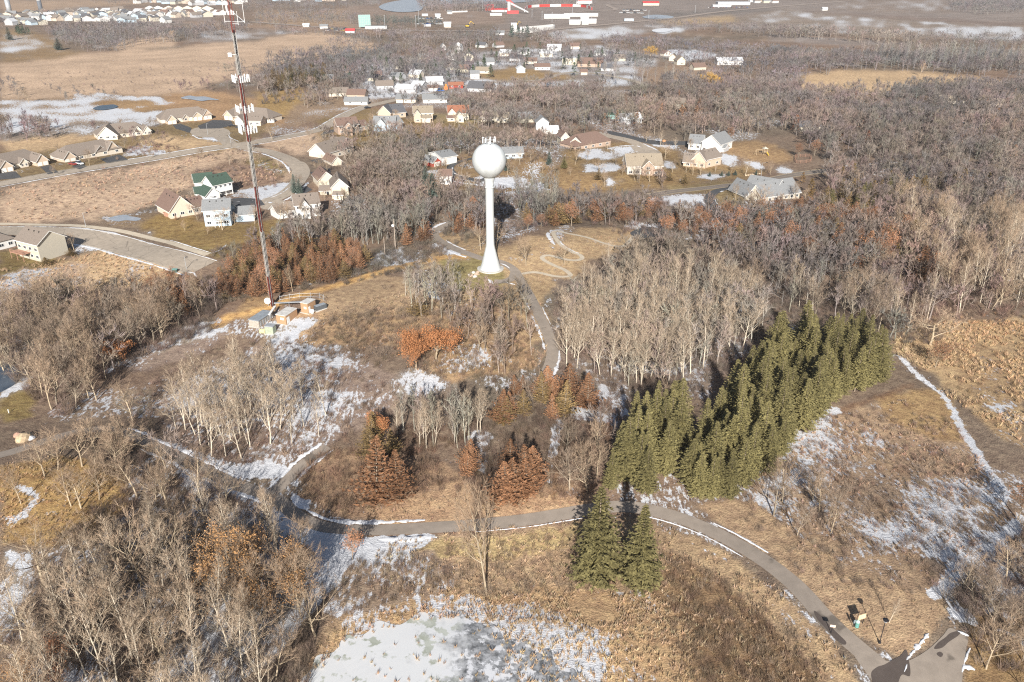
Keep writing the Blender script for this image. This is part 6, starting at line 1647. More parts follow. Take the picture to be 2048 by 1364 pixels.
# fairground and far buildings
small(979,21,18,11,7.6,'l',3.6,.0,W_red,R_red,'tall scarlet roofed hall left of the fairground slide','' or None,'hall','hall')
small(1001,24,36,11,4.2,'l',2.4,.0,W_white,R_red,'long scarlet roofed shed beside the fairground slide',None,'shed','shed')
small(992,31,22,8,3.4,'f',0.6,.0,W_white,R_lt,'low white building in front of the scarlet roofed shed',None,'building','building')
small(1302,11,36,17,5.1,'l',3.6,.0,W_yel,R_red,'hall with a scarlet roof alone at the top edge',None,'hall','hall')
small(1114,37,46,7,6.8,'f',0.6,.0,W_white,R_lt,'long white grandstand in front of the dirt track, left one',None,'grandstand','grandstand')
small(1162,33,63,6,5.1,'f',0.6,.08,W_white,R_lt,'long white grandstand in front of the dirt track, right one',None,'grandstand','grandstand')
small(1151,49,20,11,5.1,'l',1.8,.0,W_white,R_lt,'white shed below the dirt track, left part',None,'shed','shed')
small(1169,49,13,12,10.2,'l',1.8,.0,W_white,R_lt,'white gabled tower block between two white sheds',None,'building','building')
small(1183,47,16,8,5.1,'l',1.8,.1,W_white,R_lt,'white shed below the dirt track, right part',None,'shed','shed')
small(1258,42,16,9,3.4,'f',0.6,.0,W_blue,R_lt,'small pale blue building right of the dirt track',None,'building','building')
small(1468,10,73,24,6.0,'f',0.6,.0,W_grey,R_lt,'wide pale flat roofed showroom at the top edge',None,'building','building')
small(1444,14,40,13,4.2,'f',0.6,.0,W_white,R_lt,'white low building in front of the showroom',None,'building','building')
small(1650,21,11,8,4.2,'l',1.8,.1,W_white,R_lt,'white farm shed alone in the ploughed field',None,'shed','shed')
small(876,36,9,7,5.1,'l',1.8,.2,W_white,R_lt,'white shed above the yellow machine',None,'shed','shed')
small(850,32,11,8,3.4,'f',0.6,.1,W_white,R_lt,'white flat shed left of the gravel lot',None,'shed','shed')
small(900,28,9,7,4.2,'l',1.8,.3,W_white,R_gy,'white house on the gravel rise',None,'house','house')
small(855,53,11,8,3.4,'f',0.6,.1,W_grey,R_blue,'bluish flat shed among the parked trailers',None,'shed','shed')
small(752,58,33,7,4.2,'f',0.6,.05,W_grey,R_gy,'long dark grey wall beside the drive-in screen',None,'building','building')
small(895,55,11,7,6.0,'l',1.8,.1,W_cream,R_lt,'cream silo shed left of the yellow excavator',None,'shed','shed')
# slide tower
def at(px, py): p = W(px, py); return p
p = at(1018, 27); r = empty('slide_tower', p, 'white shaft with a scarlet top and a long sloping scarlet slide', 'slide'); r.scale = (.62, .62, .62)
b = MB(); b.box(-4, -4, 0, 4, 4, 34); b.build('shaft', W_white, r)
b = MB(); b.add([(-9, -2, 48), (2, -2, 42), (22, -2, 22), (18, -2, 18), (0, -2, 34), (-9, -2, 36), (-9, 6, 48), (2, 6, 42), (22, 6, 22), (18, 6, 18), (0, 6, 34), (-9, 6, 36)],
               [(0, 5, 4, 3, 2, 1), (6, 7, 8, 9, 10, 11), (0, 1, 7, 6), (1, 2, 8, 7), (2, 3, 9, 8), (3, 4, 10, 9), (4, 5, 11, 10), (5, 0, 6, 11)]); b.build('top', R_red, r)
b = MB(); b.add([(2, -4, 34), (60, -4, 6), (60, -4, 2), (2, -4, 28), (2, 8, 34), (60, 8, 6), (60, 8, 2), (2, 8, 28)], [(0, 3, 2, 1), (4, 5, 6, 7), (0, 1, 5, 4), (1, 2, 6, 5), (2, 3, 7, 6), (3, 0, 4, 7)])
b.build('slide', W_grey, r); b = MB(); b.box(-6, -8, 0, 30, 0, 9); b.build('base', R_red, r)
# track wall: white sections with red ones
def wallring(name, pts, h, th, m1, m2, label, per=9):
    L = spline(pts, 4.0); root = empty(name, (L[0][0], L[0][1], 0), label, 'wall'); a = MB(); c = MB(); s = 0
    for i in range(len(L) - 1):
        p, q = L[i], L[i + 1]; d = q - p; l = np.linalg.norm(d); d /= l; u = Vector((d[0], d[1], 0)); n = Vector((-d[1], d[0], 0))
        s += l; tgt = a if int(s / per) % 2 == 0 or m2 is None else c
        tgt.obox(Vector((p[0] - L[0][0], p[1] - L[0][1], 0)), u, n, 0, l * .999, 0, th, -.5, h)
    a.build('panel', m1, root)
    if c.v: c.build('coloured_panel', m2, root)
    return root
wallring('track_wall', [(1050,24),(1054,17),(1070,14.5),(1100,13.5),(1140,13),(1170,15),(1183,20)], 5, 1.5, W_white, RED, 'long white track wall with scarlet sections curving round the dirt track', 26)
wallring('white_fence_wall', [(1022,63),(1050,66),(1080,63),(1108,58),(1104,55),(1070,58),(1040,60)], 4.5, 1.0, W_white, None, 'looping white wall in front of the fairground')
wallring('lot_rail', [(904,25),(920,24.5),(935,24)], 2.5, 1, W_white, None, 'thin white rail on the gravel rise')
small(1028,57,9,7,7.6,'f',0.6,0,W_white,R_lt,'white box office at the left end of the looping wall',None,'building','building')
p = at(1168, 11); r = empty('red_sign', p, 'scarlet and white sign board behind the dirt track', 'sign')
b = MB(); b.box(-18, 0, 4, 18, 1.5, 10); b.build('board', W_white, r); b = MB(); b.box(-14, -.3, 10.1, 16, 1.2, 16); b.build('top_board', R_red, r); b = MB(); b.box(-12, .2, 0, -11, 1, 4); b.box(11, .2, 0, 12, 1, 4); b.build('post', GALV, r)
# drive-in screen
p = at(730, 56); r = empty('movie_screen', p, 'large pale green drive-in movie screen leaning above the marsh', 'screen', None, .25)
b = MB(); b.box(-9, 0, 1.5, 9, .8, 19); b.build('screen_face', W_green, r)
b = MB()
for i in range(7): b.box(-9 + i * 3 - .18, -.14, 1.5, -9 + i * 3 + .18, -.02, 19)
for i in range(6): b.box(-9, -.10, 1.5 + i * 3.4, 9, -.01, 1.8 + i * 3.4)
b.build('frame', GALV, r); b = MB(); b.box(-8, .9, 0, -7.2, 5, 1.4); b.box(7.2, .9, 0, 8, 5, 1.4); b.build('foot', CONC, r)
def silo(px, py, rr_, h, m1, label):
    p = at(px, py); r = empty('silo', p, label, 'silo'); b = MB(); b.lathe([(rr_, -1), (rr_, h)], 20); b.build('barrel', m1, r, smooth=True)
    b = MB(); b.lathe([(rr_ * 1.02, h), (rr_ * .85, h + rr_ * .5), (rr_ * .4, h + rr_ * .85), (.1, h + rr_)], 20); b.build('dome', T_white, r, smooth=True)
silo(20, 27, 4.5, 24, GALV, 'pale silo with a white dome at the top left')
silo(83, 25, 4, 22, mat('silo_dark', (.14, .15, .17), .7), 'dark silo right of the pale silo')
silo(917, 107, 2.2, 10, W_white, 'slim white grain bin in the village trees')
# poles and light masts
def pole(px, py, h, label, group=None, arm=True, m=POLE, r0=.16, name='utility_pole', cat='utility pole'):
    p = at(px, py); r = empty(name, p, label, cat, group); b = MB(); b.tube((0, 0, -.5), (0, 0, h), r0, r0 * .7, 8); b.build('pole', m, r)
    if arm: b = MB(); b.box(-1.1, -.07, h - .9, 1.1, .07, h - .72); b.build('crossarm', m, r)
    return r
pole(791, 497, 11.5, 'pale wooden pole with a small dish on the snow patch near the dirt track', None, False, POLE, .2)
o = bpy.context.scene.objects; r = [q for q in COL.objects if q.name.startswith('utility_pole')][-1]
b = MB(); b.lathe([(.05, 0), (.35, .12), (.5, .3)], 14); q = b.build('dish', PANEL, r, (-.4, -.2, 9.2)); q.rotation_euler = (math.pi / 2, 0, 0)
pole(770, 510, 7.0, 'shorter wooden pole left of the pale pole with a dish', None, False, POLE, .14)
for i, (x, y, h) in enumerate([(838,50,22),(770,55,18),(832,55,18),(965,22,24),(1064,35,14),(1104,45,16),(1183,46,14),(1297,38,14),(1390,26,14),(1145,28,16),(1084,40,14)]):
    pole(x, y, h, 'thin light mast standing in the far fairground and lots', 'light masts of the far lots', True, GALV, .35, 'light_mast', 'light mast')
def street_lamp(px, py, h, label, arm=1.8, head=.5):
    p = at(px, py); r = empty('street_lamp', p, label, 'street lamp'); b = MB(); b.tube((0, 0, -.3), (0, 0, h), .10, .07, 8); b.build('pole', GALV, r)
    b = MB(); b.tube((0, 0, h - .1), (arm, -.3, h + .2), .05, .04, 6); b.build('arm', GALV, r); b = MB(); b.box(arm - .3, -.5, h + .1, arm + .5, -.1, h + .28); b.build('lamp_head', BLK, r)
street_lamp(373, 538, 4.4, 'street lamp at the end of the wide street', .8)
street_lamp(172, 454, 6, 'street lamp on the verge above the wide street')
street_lamp(462, 287, 6, 'street lamp at the street crossing behind the mast')
street_lamp(416, 270, 7, 'lamp in the middle of the round street end')
street_lamp(1522, 353, 7, 'lamp post on the far verge of the county road')
# small pavement furniture
p = at(350, 544); r = empty('utility_box', p, 'dark green utility box beside the end of the wide street', 'utility box'); b = MB(); b.box(-.9, -.6, 0, .9, .6, 1.0); b.build('cabinet', mat('box_green', (.05, .10, .09), .6), r); b = MB(); b.box(-.98, -.68, 1.003, .98, .68, 1.1); b.build('lid', TEAL, r)

# ------------------------------------------------------------------ cars
def car(px, py, ang, paint, label, L=4.6, tall=1.45, group=None, name='parked_car', cat='car', dz=.12):
    p = at(px, py); p.z += dz; r = empty(name, p, label, cat, group, ang); h = tall
    prof = [(-L/2,.35),(-L/2,.85),(-L/2+.15,.95),(-L*.22,1.0),(L*.25,.98),(L/2-.1,.85),(L/2,.6),(L/2,.35)]
    b = MB(); n = len(prof); w2 = .88
    b.add([(x, -w2, z) for x, z in prof] + [(x, w2, z) for x, z in prof], [tuple(range(n))[::-1], tuple(range(n, 2 * n))] + [(i, (i + 1) % n, n + (i + 1) % n, n + i) for i in range(n)]); b.build('body', paint, r)
    b = MB(); cb = [(-L*.40,.96),(-L*.30,h-.06),(L*.10,h-.06),(L*.26,.96)]
    b.add([(x, -.80 if z < 1 else -.66, z) for x, z in cb] + [(x, .80 if z < 1 else .66, z) for x, z in cb], [(3, 2, 1, 0), (4, 5, 6, 7), (0, 1, 5, 4), (1, 2, 6, 5), (2, 3, 7, 6), (3, 0, 4, 7)]); b.build('window', GLASS, r)
    b = MB(); b.box(-L*.29, -.65, h - .055, L*.09, .65, h + .01); b.build('roof', paint, r)
    for x in (-L*.3, L*.31):
        for y in (-.82, .82): b = MB(); b.tube((x, y - .1, .33), (x, y + .1, .33), .33, .33, 12); b.build('wheel', BLK, r)
    return r
CW = mat('paint_white', (.8, .8, .8), .3, .03, 1, 0, 0, .5); CB = mat('paint_black', (.03, .03, .035), .25, .03, 1, 0, 0, .5); CBL = mat('paint_blue', (.04, .12, .4), .3, .03, 1, 0, 0, .5); CR = mat('paint_red', (.35, .06, .05), .3, .03, 1, 0, 0, .5)
car(159, 329, -.5, CW, 'white van parked in front of the twin home with three garage gables', 5.2, 2.0, None, 'parked_van', 'van')
car(146, 330, -.5, CR, 'dark red car parked left of the white van', 4.5)
car(464, 253, .3, CB, 'black car on the lawn edge behind the mast', 4.6)
car(428, 399, -.2, CW, 'white car parked behind the blue house', 4.6)
car(735, 217, .6, CB, 'dark car driving on the street past the bend', 4.6)
car(881, 183, .2, CBL, 'blue truck beside the orange machine in the village', 7, 2.6, None, 'blue_truck', 'truck')
car(648, 342, .4, CB, 'dark car in the shade beside the diagonal house', 4.6)
R = random.Random(5)
for i in range(16): car(1416 + i * 5.2, 15.5 + R.uniform(-.6, .6), R.uniform(1.2, 1.8), [CW, CB, CR, CBL][i % 4], 'tiny car in the row before the showroom', 5, 1.7, 'cars before the showroom', dz=.6)
for i in range(14): car(1248 + (i % 7) * 7 - (i // 7) * 6, 22 + (i // 7) * 5 + R.uniform(-.5, .5), R.uniform(-.3, .3), [CW, CW, CB][i % 3], 'tiny vehicle in the lot right of the dirt track', 7, 2.8, 'vehicles in the far lot', dz=.6)
for i in range(18): car(838 + (i % 6) * 9 + R.uniform(-2, 2), 38 + (i // 6) * 5.5, R.uniform(-.5, .5), [CW, CW, CBL, CB][i % 4], 'tiny vehicle in the yard beside the drive-in screen', 7, 2.6, 'vehicles in the far yard', dz=.4)
for i in range(8): car(655 + i * 5 + R.uniform(-2, 2), 60 + R.uniform(-2, 2), R.uniform(-.5, .5), [CW, CR, YELP, CB][i % 4], 'tiny vehicle in the yard left of the drive-in screen', 7, 2.4, 'vehicles left of the screen', dz=.4)
# excavators
for (x, y, s, lab) in ((935, 55, 1.5, 'yellow excavator with raised arm in the far gravel yard'), (1034, 50, 1.0, 'small yellow loader left of the looping wall')):
    p = at(x, y); r = empty('excavator', p, lab, 'excavator', None, .4); r.scale = (s, s, s)
    b = MB(); b.box(-2, -1.6, 0, 2.4, -.9, 1); b.box(-2, .9, 0, 2.4, 1.6, 1); b.build('tracks', BLK, r); b = MB(); b.box(-2, -1.4, 1.05, 1.2, 1.4, 2.4); b.build('body', YELP, r)
    b = MB(); b.box(.2, -1.3, 2.42, 1.4, -.2, 3.6); b.build('cab', GLASS, r); b = MB(); b.tube((1, .4, 2), (4, .4, 6), .35, .3, 6); b.tube((4, .4, 6), (7.5, .4, 3), .3, .2, 6); b.build('arm', YELP, r); b = MB(); b.box(7, -.2, 2, 8.2, 1, 3); b.build('bucket', BLK, r)
p = at(892, 181); r = empty('orange_machine', p, 'orange machine between the blue truck and the red shed', 'machine'); b = MB(); b.box(-1.6, -1, .5, 1.6, 1, 3.2); b.box(-.6, -.8, 3.2, .8, .8, 5.2); b.build('body', ORG, r); b = MB(); b.tube((-1, -1.1, .5), (-1, 1.1, .5), .6, .6, 12); b.tube((1, -1.1, .5), (1, 1.1, .5), .6, .6, 12); b.build('wheel', BLK, r)

# ------------------------------------------------------------------ water tower
bp = W(981, 537); Hh = lambda y: (CAMZ - bp.y * math.tan(PITCH - math.atan((682 - y) / FPX))) - bp.z
topz = Hh(286); midz = Hh(322); shz = Hh(362); flz = Hh(490); rad = 5.55
r = empty('water_tower', bp, 'white spheroid water tower on a slender flared shaft beside the curving path', 'water tower')
prof = [(3.85, -.5), (3.85, 0), (3.45, flz * .08), (3.0, flz * .25), (2.35, flz * .55), (1.72, flz * .85), (1.45, flz), (1.38, flz * 1.25), (1.36, shz - 1.6), (1.42, shz - 1.4), (1.42, shz - 1.0), (1.38, shz - .9), (1.55, shz), (1.95, Hh(354)), (2.05, Hh(352))]
b = MB(); b.lathe(prof, 48); b.build('shaft', TANKW, r, smooth=True)
cz = topz - rad
pr = [(2.0, Hh(353.5)), (2.7, Hh(349.5))]
a0 = -.78
zc = cz + rad * math.sin(a0)
pr = [(2.0, Hh(354)), (rad * math.cos(a0) * .82, zc - .75)] + [(rad * math.cos(a), cz + rad * math.sin(a)) for a in np.linspace(a0, 1.50, 26)] + [(.05, cz + rad)]
b = MB(); b.lathe(pr, 64); b.build('tank', TANKW, r, smooth=True)
b = MB(); b.lathe([(4.6, -.4), (4.6, .12), (3.9, .16)], 40); b.build('footing', CONC, r)
b = MB(); b.lathe([(1.5, shz - 2.2), (1.56, shz - 2.1), (1.56, shz - 1.9), (1.5, shz - 1.8)], 40); b.build('collar', TANKW, r)
b = MB()
for z in (.9, 1.9):
    for i in range(20):
        a, c = 2 * math.pi * i / 20, 2 * math.pi * (i + 1) / 20
        b.tube((2.0 * math.cos(a), 2.0 * math.sin(a), z - .4), (2.0 * math.cos(c), 2.0 * math.sin(c), z - .4), .05, .05, 5)
for i in range(10): a = 2 * math.pi * i / 10; b.tube((2.0 * math.cos(a), 2.0 * math.sin(a), -.6), (2.0 * math.cos(a), 2.0 * math.sin(a), 1.6), .06, .06, 5)
b.build('railing', GALV, r, (0, 0, topz))
for i in range(9):
    a = i * 2 * math.pi / 9; g = MB(); g.box(-.15, -.1, 0, .15, .1, 1.1); q = g.build('antenna_panel', PANEL, r, (2.15 * math.cos(a), 2.15 * math.sin(a), topz + (.1 if i % 2 else .5))); q.rotation_euler = (0, 0, a + math.pi / 2)
for (x, y, h) in ((-1.9, -.6, 1.7), (1.9, .2, 1.7), (.3, -1.2, 1.3)): g = MB(); g.tube((x, y, 0), (x, y, h), .05, .05, 5); g.box(x - .22, y - .15, h, x + .22, y + .15, h + .3); g.build('whip_antenna', PANEL, r, (0, 0, topz))
g = MB(); g.lathe([(.55, -.3), (.55, .5), (.1, .6)], 14); g.build('roof_hatch', TANKW, r, (.2, -.5, topz))
g = MB(); g.box(-.5, -.12, 0, .5, .1, 2.1); g.build('door', mat('door_grey', (.55, .57, .58), .5), r, (2.2, -2.95, .1)).rotation_euler = (math.radians(-14), 0, .63)

# ------------------------------------------------------------------ lattice mast
bt = W(545, 613); HT = lambda y: (CAMZ - bt.y * math.tan(PITCH - math.atan((682 - y) / FPX))) - bt.z
r = empty('lattice_mast', bt, 'tall red and white lattice radio mast with antenna rings rising out of the picture', 'mast')
edges = [-.4, HT(552), HT(463), HT(373), HT(283), HT(150), HT(65), HT(-25), HT(-95)]
side = .52
leg = [(side * math.cos(a), side * math.sin(a)) for a in (-math.pi / 2, math.pi / 6, 5 * math.pi / 6)]
for i in range(len(edges) - 1):
    z0, z1 = edges[i], edges[i + 1]; m = STEELR if i % 2 == 0 else STEELW; b = MB()
    for (x, y) in leg: b.tube((x, y, z0), (x, y, z1), .075, .075, 6)
    n = max(1, int((z1 - z0) / 1.15)); dz = (z1 - z0) / n
    for k in range(n):
        for j in range(3):
            p0 = leg[j]; p1 = leg[(j + 1) % 3]; za = z0 + k * dz
            b.tube((p0[0], p0[1], za), (p1[0], p1[1], za), .03, .03, 4, False)
            if k % 2: p0, p1 = p1, p0
            b.tube((p0[0], p0[1], za), (p1[0], p1[1], za + dz), .03, .03, 4, False)
    b.build('lattice_section', m, r)
b = MB()
for k in range(7): b.tube((.11 * (k - 3), .1, 0), (.11 * (k - 3), .1, HT(60)), .06, .06, 5, False)
b.build('cable_bundle', BLK, r)
b = MB()
b.box(-.42, -.62, 0, -.36, -.56, HT(110)); b.box(.36, -.62, 0, .42, -.56, HT(110))
b.build('cable_ladder', STEELW, r)
def ring(z, offs, plen, pw, rr_=2.2, arms=True):
    g = MB()
    for a in (0, 2.094, 4.189):
        c, s = math.cos(a - .5), math.sin(a - .5)
        if arms:
            g.tube((0, 0, z), (c * rr_, s * rr_, z), .07, .07, 5); g.tube((0, 0, z - .8), (c * rr_, s * rr_, z - .2), .05, .05, 5)
            g.tube((c * rr_ - s * 1.9, s * rr_ + c * 1.9, z), (c * rr_ + s * 1.9, s * rr_ - c * 1.9, z), .06, .06, 5)
            g.tube((c * rr_ - s * 1.9, s * rr_ + c * 1.9, z - .7), (c * rr_ + s * 1.9, s * rr_ - c * 1.9, z - .7), .05, .05, 5)
    if arms: g.build('antenna_frame', GALV, r)
    for a in (0, 2.094, 4.189):
        c, s = math.cos(a - .5), math.sin(a - .5)
        for t in offs:
            g = MB(); g.box(-pw / 2, -.1, -plen / 2, pw / 2, .1, plen / 2); q = g.build('panel_antenna', PANEL, r, (c * (rr_ + .2) - s * t, s * (rr_ + .2) + c * t, z + .05)); q.rotation_euler = (0, 0, a - .5 + math.pi / 2)
ring(HT(257), (-1.6, -.6, .6, 1.6), 2.5, .32, 1.8)
ring(HT(217), (-1.6, 0, 1.5), 2.0, .34, 1.7)
ring(HT(157), (-1.6, -.8, 0, .8, 1.6), 1.9, .26, 1.6)
g = MB(); g.box(-2.2, -.6, 0, -1.2, .2, 1.0); g.tube((-1.6, 0, .5), (0, 0, .5), .06, .06, 5); g.build('radio_box', PANEL, r, (0, 0, HT(113)))
g = MB(); g.box(-1.0, -.5, 0, -.6, -.2, 1.6); g.build('radio_box', PANEL, r, (0, 0, HT(24)))
for (x, z0, z1) in ((-1.9, HT(45), HT(-6)), (3.4, HT(46), HT(-4)), (1.6, HT(50), HT(22))):
    g = MB(); g.tube((x, 0, z0), (x, 0, z1), .07, .05, 6); g.tube((0, 0, z0 + .3), (x, 0, z0 + .3), .05, .05, 5); g.build('whip_antenna', PANEL, r)
g = MB(); g.tube((0, 0, HT(20)), (3.4, 0, HT(44)), .05, .05, 5); g.build('arm', GALV, r)

# ------------------------------------------------------------------ equipment yard at the foot of the mast
def shelter(px0, px1, dep, h, m1, m2, name, label, cat, extra=None, roofm=None):
    a = W(*px0); b_ = W(*px1); u = (b_ - a); u.z = 0; L = u.length; ang = math.atan2(u.y, u.x); r = empty(name, a, label, cat, None, ang)
    g = MB(); g.box(0, 0, -.4, L, dep, h); g.build('wall', m1, r); g = MB(); g.box(-.12, -.12, h + .004, L + .12, dep + .12, h + .2); g.build('roof', m2, r)
    g = MB(); g.box(-.3, -.3, -.5, L + .3, dep + .3, .12); g.build('concrete_pad', CONC, r)
    if extra: extra(r, L, dep, h)
    return r
def sh1(r, L, d, h):
    g = MB(); g.box(L + .01, d * .08, .2, L + .07, d * .30, 2.2); g.build('door', T_white, r); g = MB(); g.box(L * .45, -.08, 1.5, L * .8, -.01, 2.2); g.build('sign_plate', T_white, r)
SNR = mat('roof_grey_white', (.60, .58, .55), .9, .2, 1)
shelter((554,647), (573,650), 6.0, 2.9, W_brown, SNR, 'equipment_shelter', 'brown equipment shelter with a pale flat roof right of the mast foot', 'shelter', sh1)
shelter((603,625), (617,628), 3.8, 3.3, W_brown, SNR, 'equipment_shelter', 'smaller brown equipment shelter right of the first one', 'shelter', sh1)
def sh3(r, L, d, h):
    g = MB()
    for i in range(5): g.box(L + .01, .6 + i * 1.3, .4, L + .06, 1.2 + i * 1.3, 1.9)
    g.build('louvre', GALV, r)
shelter((499,653), (519,656), 7.5, 2.2, mat('shelter_stone', (.40, .36, .31), .9, .3, 3), mat('roof_bluegrey', (.28, .31, .34), .8, .2, 1), 'equipment_shelter', 'low grey equipment shelter left of the mast foot', 'shelter', sh3)
shelter((531,668), (547,669), 2.0, 2.4, GREENG, GALV, 'equipment_cabinet', 'pale green cabinet in front of the grey shelter', 'cabinet')
p = at(526, 667); r = empty('generator_tank', p, 'yellowish drum tank left of the pale green cabinet', 'tank'); g = MB(); g.tube((-.8, 0, .8), (.8, 0, .8), .75, .75, 16); g.build('drum', mat('tank_yellow', (.55, .50, .28), .6, .15), r); g = MB(); g.box(-.7, -.5, 0, -.4, .5, .5); g.box(.4, -.5, 0, .7, .5, .5); g.build('cradle', GALV, r)
p = at(641, 619); r = empty('generator', p, 'dark boxed generator at the right end of the yard', 'generator', None, .75); g = MB(); g.box(-1.8, -.8, .3, 1.8, .8, 1.6); g.build('housing', mat('gen_dark', (.10, .11, .12), .6), r); g = MB(); g.box(-1.7, -.7, 1.604, 1.7, .7, 1.7); g.build('lid', mat('gen_lid', (.30, .33, .36), .6), r); g = MB(); g.box(-1.9, -.9, -.2, 1.9, .9, .28); g.build('base', CONC, r)
p = at(625, 627); r = empty('propane_tank', p, 'small white tank in front of the smaller brown shelter', 'tank'); g = MB(); g.lathe([(.1, .2), (.6, .35), (.75, .8), (.6, 1.3), (.1, 1.45)], 18); g.build('vessel', T_white, r, smooth=True); g = MB(); g.box(-.4, -.4, -.1, .4, .4, .25); g.build('stand', GALV, r)
p = at(537, 612); r = empty('satellite_dish', p, 'white round satellite dish left of the mast foot', 'dish'); g = MB(); g.lathe([(.05, 0), (.6, .1), (1.0, .32)], 20); q = g.build('reflector', T_white, r, (0, -.2, 1.9)); q.rotation_euler = (math.radians(80), 0, .2); g = MB(); g.tube((0, 0, -.3), (0, 0, 1.9), .08, .08, 8); g.build('post', GALV, r)
p = at(543, 640); r = empty('cable_bridge', p, 'white covered cable bridge running from the mast foot to the cabinet', 'cable bridge'); g = MB(); g.box(-.35, -1.5, 2.3, .35, 5.2, 2.5); g.build('cover', T_white, r); g = MB()
for y in (-1.3, 1.8, 4.9): g.tube((0, y, 0), (0, y, 2.3), .06, .06, 6)
g.build('post', GALV, r)
p = at(573, 619); r = empty('cable_bridge', p, 'grey cable bridge running right from the mast foot', 'cable bridge', None, .12); g = MB(); g.box(-3.5, -.35, 2.3, 6.5, .35, 2.45); g.build('cover', GALV, r); g = MB()
for x in (-3.2, 1, 5.8): g.tube((x, 0, 0), (x, 0, 2.3), .06, .06, 6)
g.build('post', GALV, r)
def fence(name, pts, h, label, m, cat='fence', post=3.0, rails=2):
    L = spline(pts, post); r = empty(name, (L[0][0], L[0][1], 0), label, cat); g = MB(); q = MB()
    for i in range(len(L) - 1):
        p0, p1 = L[i], L[i + 1]; z0 = float(hgt(*p0)); z1 = float(hgt(*p1)); a = (p0[0] - L[0][0], p0[1] - L[0][1]); c = (p1[0] - L[0][0], p1[1] - L[0][1])
        g.tube((*a, z0 - .3), (*a, z0 + h), .06, .06, 6)
        for k in range(rails): zz = h * (k + .7) / rails - .15; q.tube((*a, z0 + zz), (*c, z1 + zz), .045, .045, 5)
    g.build('post', m, r); q.build('rail', m, r)
fence('yard_fence', [(560,603),(600,597),(640,598),(652,606)], 2.2, 'thin grey fence along the back of the equipment yard', GALV)
fence('wooden_frame_fence', [(888,602),(910,598),(938,595)], 1.6, 'weathered timber rail frame in the scrub below the tower lawn', WOODP)
fence('wooden_frame_fence', [(893,612),(915,611),(938,609)], 1.2, 'lower timber rail in front of the weathered frame', WOODP)
fence('garden_fence', [(1590,315),(1618,314),(1620,324),(1592,326),(1590,315)], 1.8, 'reddish wooden enclosure under the rusty oaks at the lawn edge', WOOD, 'fence', 2.5, 4)
# playset
p = at(1529, 309); r = empty('playset', p, 'wooden play tower with a swing beam on the lawn by the woods', 'playset', None, .2)
g = MB()
for x in (-1, 1):
    for y in (-1, 1): g.tube((x * 1.1, y * 1.1, 0), (x, y, 3.4), .1, .1, 6)
g.box(-1.1, -1.1, 1.5, 1.1, 1.1, 1.65); g.build('frame', WOODP, r); g = MB(); g.add([(-1.4, -1.4, 3.3), (1.4, -1.4, 3.3), (1.4, 1.4, 3.3), (-1.4, 1.4, 3.3), (0, 0, 4.4)], [(0, 1, 4), (1, 2, 4), (2, 3, 4), (3, 0, 4), (0, 3, 2, 1)]); g.build('canopy', W_beige, r)
g = MB(); g.tube((-1, 0, 2.8), (-5.5, 0, 2.8), .1, .1, 6); g.tube((-5.5, 0, 2.8), (-5.5, -1.2, 0), .08, .08, 6); g.tube((-5.5, 0, 2.8), (-5.5, 1.2, 0), .08, .08, 6); g.tube((-2.6, 0, 2.8), (-2.6, 0, .7), .03, .03, 4); g.tube((-3.8, 0, 2.8), (-3.8, 0, .7), .03, .03, 4); g.build('swing_beam', WOODP, r)
g = MB(); g.add([(.4, -1.1, 1.6), (1.0, -1.1, 1.6), (1.0, -3.6, .2), (.4, -3.6, .2), (.4, -1.1, 1.7), (1.0, -1.1, 1.7), (1.0, -3.6, .3), (.4, -3.6, .3)], [(0, 3, 2, 1), (4, 5, 6, 7), (0, 1, 5, 4), (1, 2, 6, 5), (2, 3, 7, 6), (3, 0, 4, 7)]); g.build('slide', YELP, r)
# small young trees and stones in the row by the county road
R = random.Random(9)
for i, x in enumerate([1419, 1443, 1457, 1470, 1512]):
    q = W(x, 353 - i * .8); tree('bluespruce', q.x, q.y, 2.6, 'low round evergreen in the row beside the county road', 'low evergreens by the county road', R, 1.6)
def rock(px, py, s, label, group=None, m=ROCK, sx=1.0, cat='rock', name='rock', sd=0):
    p = W(px, py); R_ = random.Random(px * 3 + py + sd); import bmesh
    bm = bmesh.new(); bmesh.ops.create_icosphere(bm, subdivisions=2, radius=1)
    for v in bm.verts:
        n = v.co.normalized(); f = .8 + .35 * float(vnoise(n.x * 1.7 + sd + 9, n.y * 1.7 + n.z * 2.1 + 7, 3 + sd)); v.co = Vector((n.x * f * s * sx, n.y * f * s * .85, n.z * f * s * .62))
    me = bpy.data.meshes.new(name); bm.to_mesh(me); bm.free(); me.materials.append(m); o = link(name, me, None, (p.x, p.y, p.z + s * .25)); o.rotation_euler = (0, 0, R_.random() * 3); tag(o, label, cat, group); return o
for i in range(7): rock(1492 + i * 4.5, 351.5 - i * .6, .7, 'pale boulder in the line beside the county road', 'boulders by the county road', WOODP, sd=i)
for i, (x, y, s) in enumerate([(947,546,.8),(952,549,.7),(944,551,.6),(950,554,.9),(941,553,.5),(955,545,.7),(938,550,.5),(957,549,.45)]):
    rock(x, y, s, 'boulder in the rock heap on the lawn before the water tower', 'rock heap on the tower lawn', ROCK if i % 3 else CONC, sd=i)
rock(48, 879, 1.8, 'big tan boulder beside the left paved path', None, mat('boulder_tan', (.52, .40, .26), .9, .3, 1.5), 1.3)
rock(36, 872, 1.0, 'pinkish boulder left of the big tan one', None, mat('boulder_pink', (.55, .33, .24), .9, .3, 1.5), 1.1)
rock(62, 878, .9, 'snow dusted boulder right of the big tan one', None, M_snow, 1.1)
rock(1328, 283, 1.4, 'orange brown round boulder on the lawn by the white house', None, mat('boulder_orange', (.45, .25, .13), .9, .2, 1.5), 1.2)
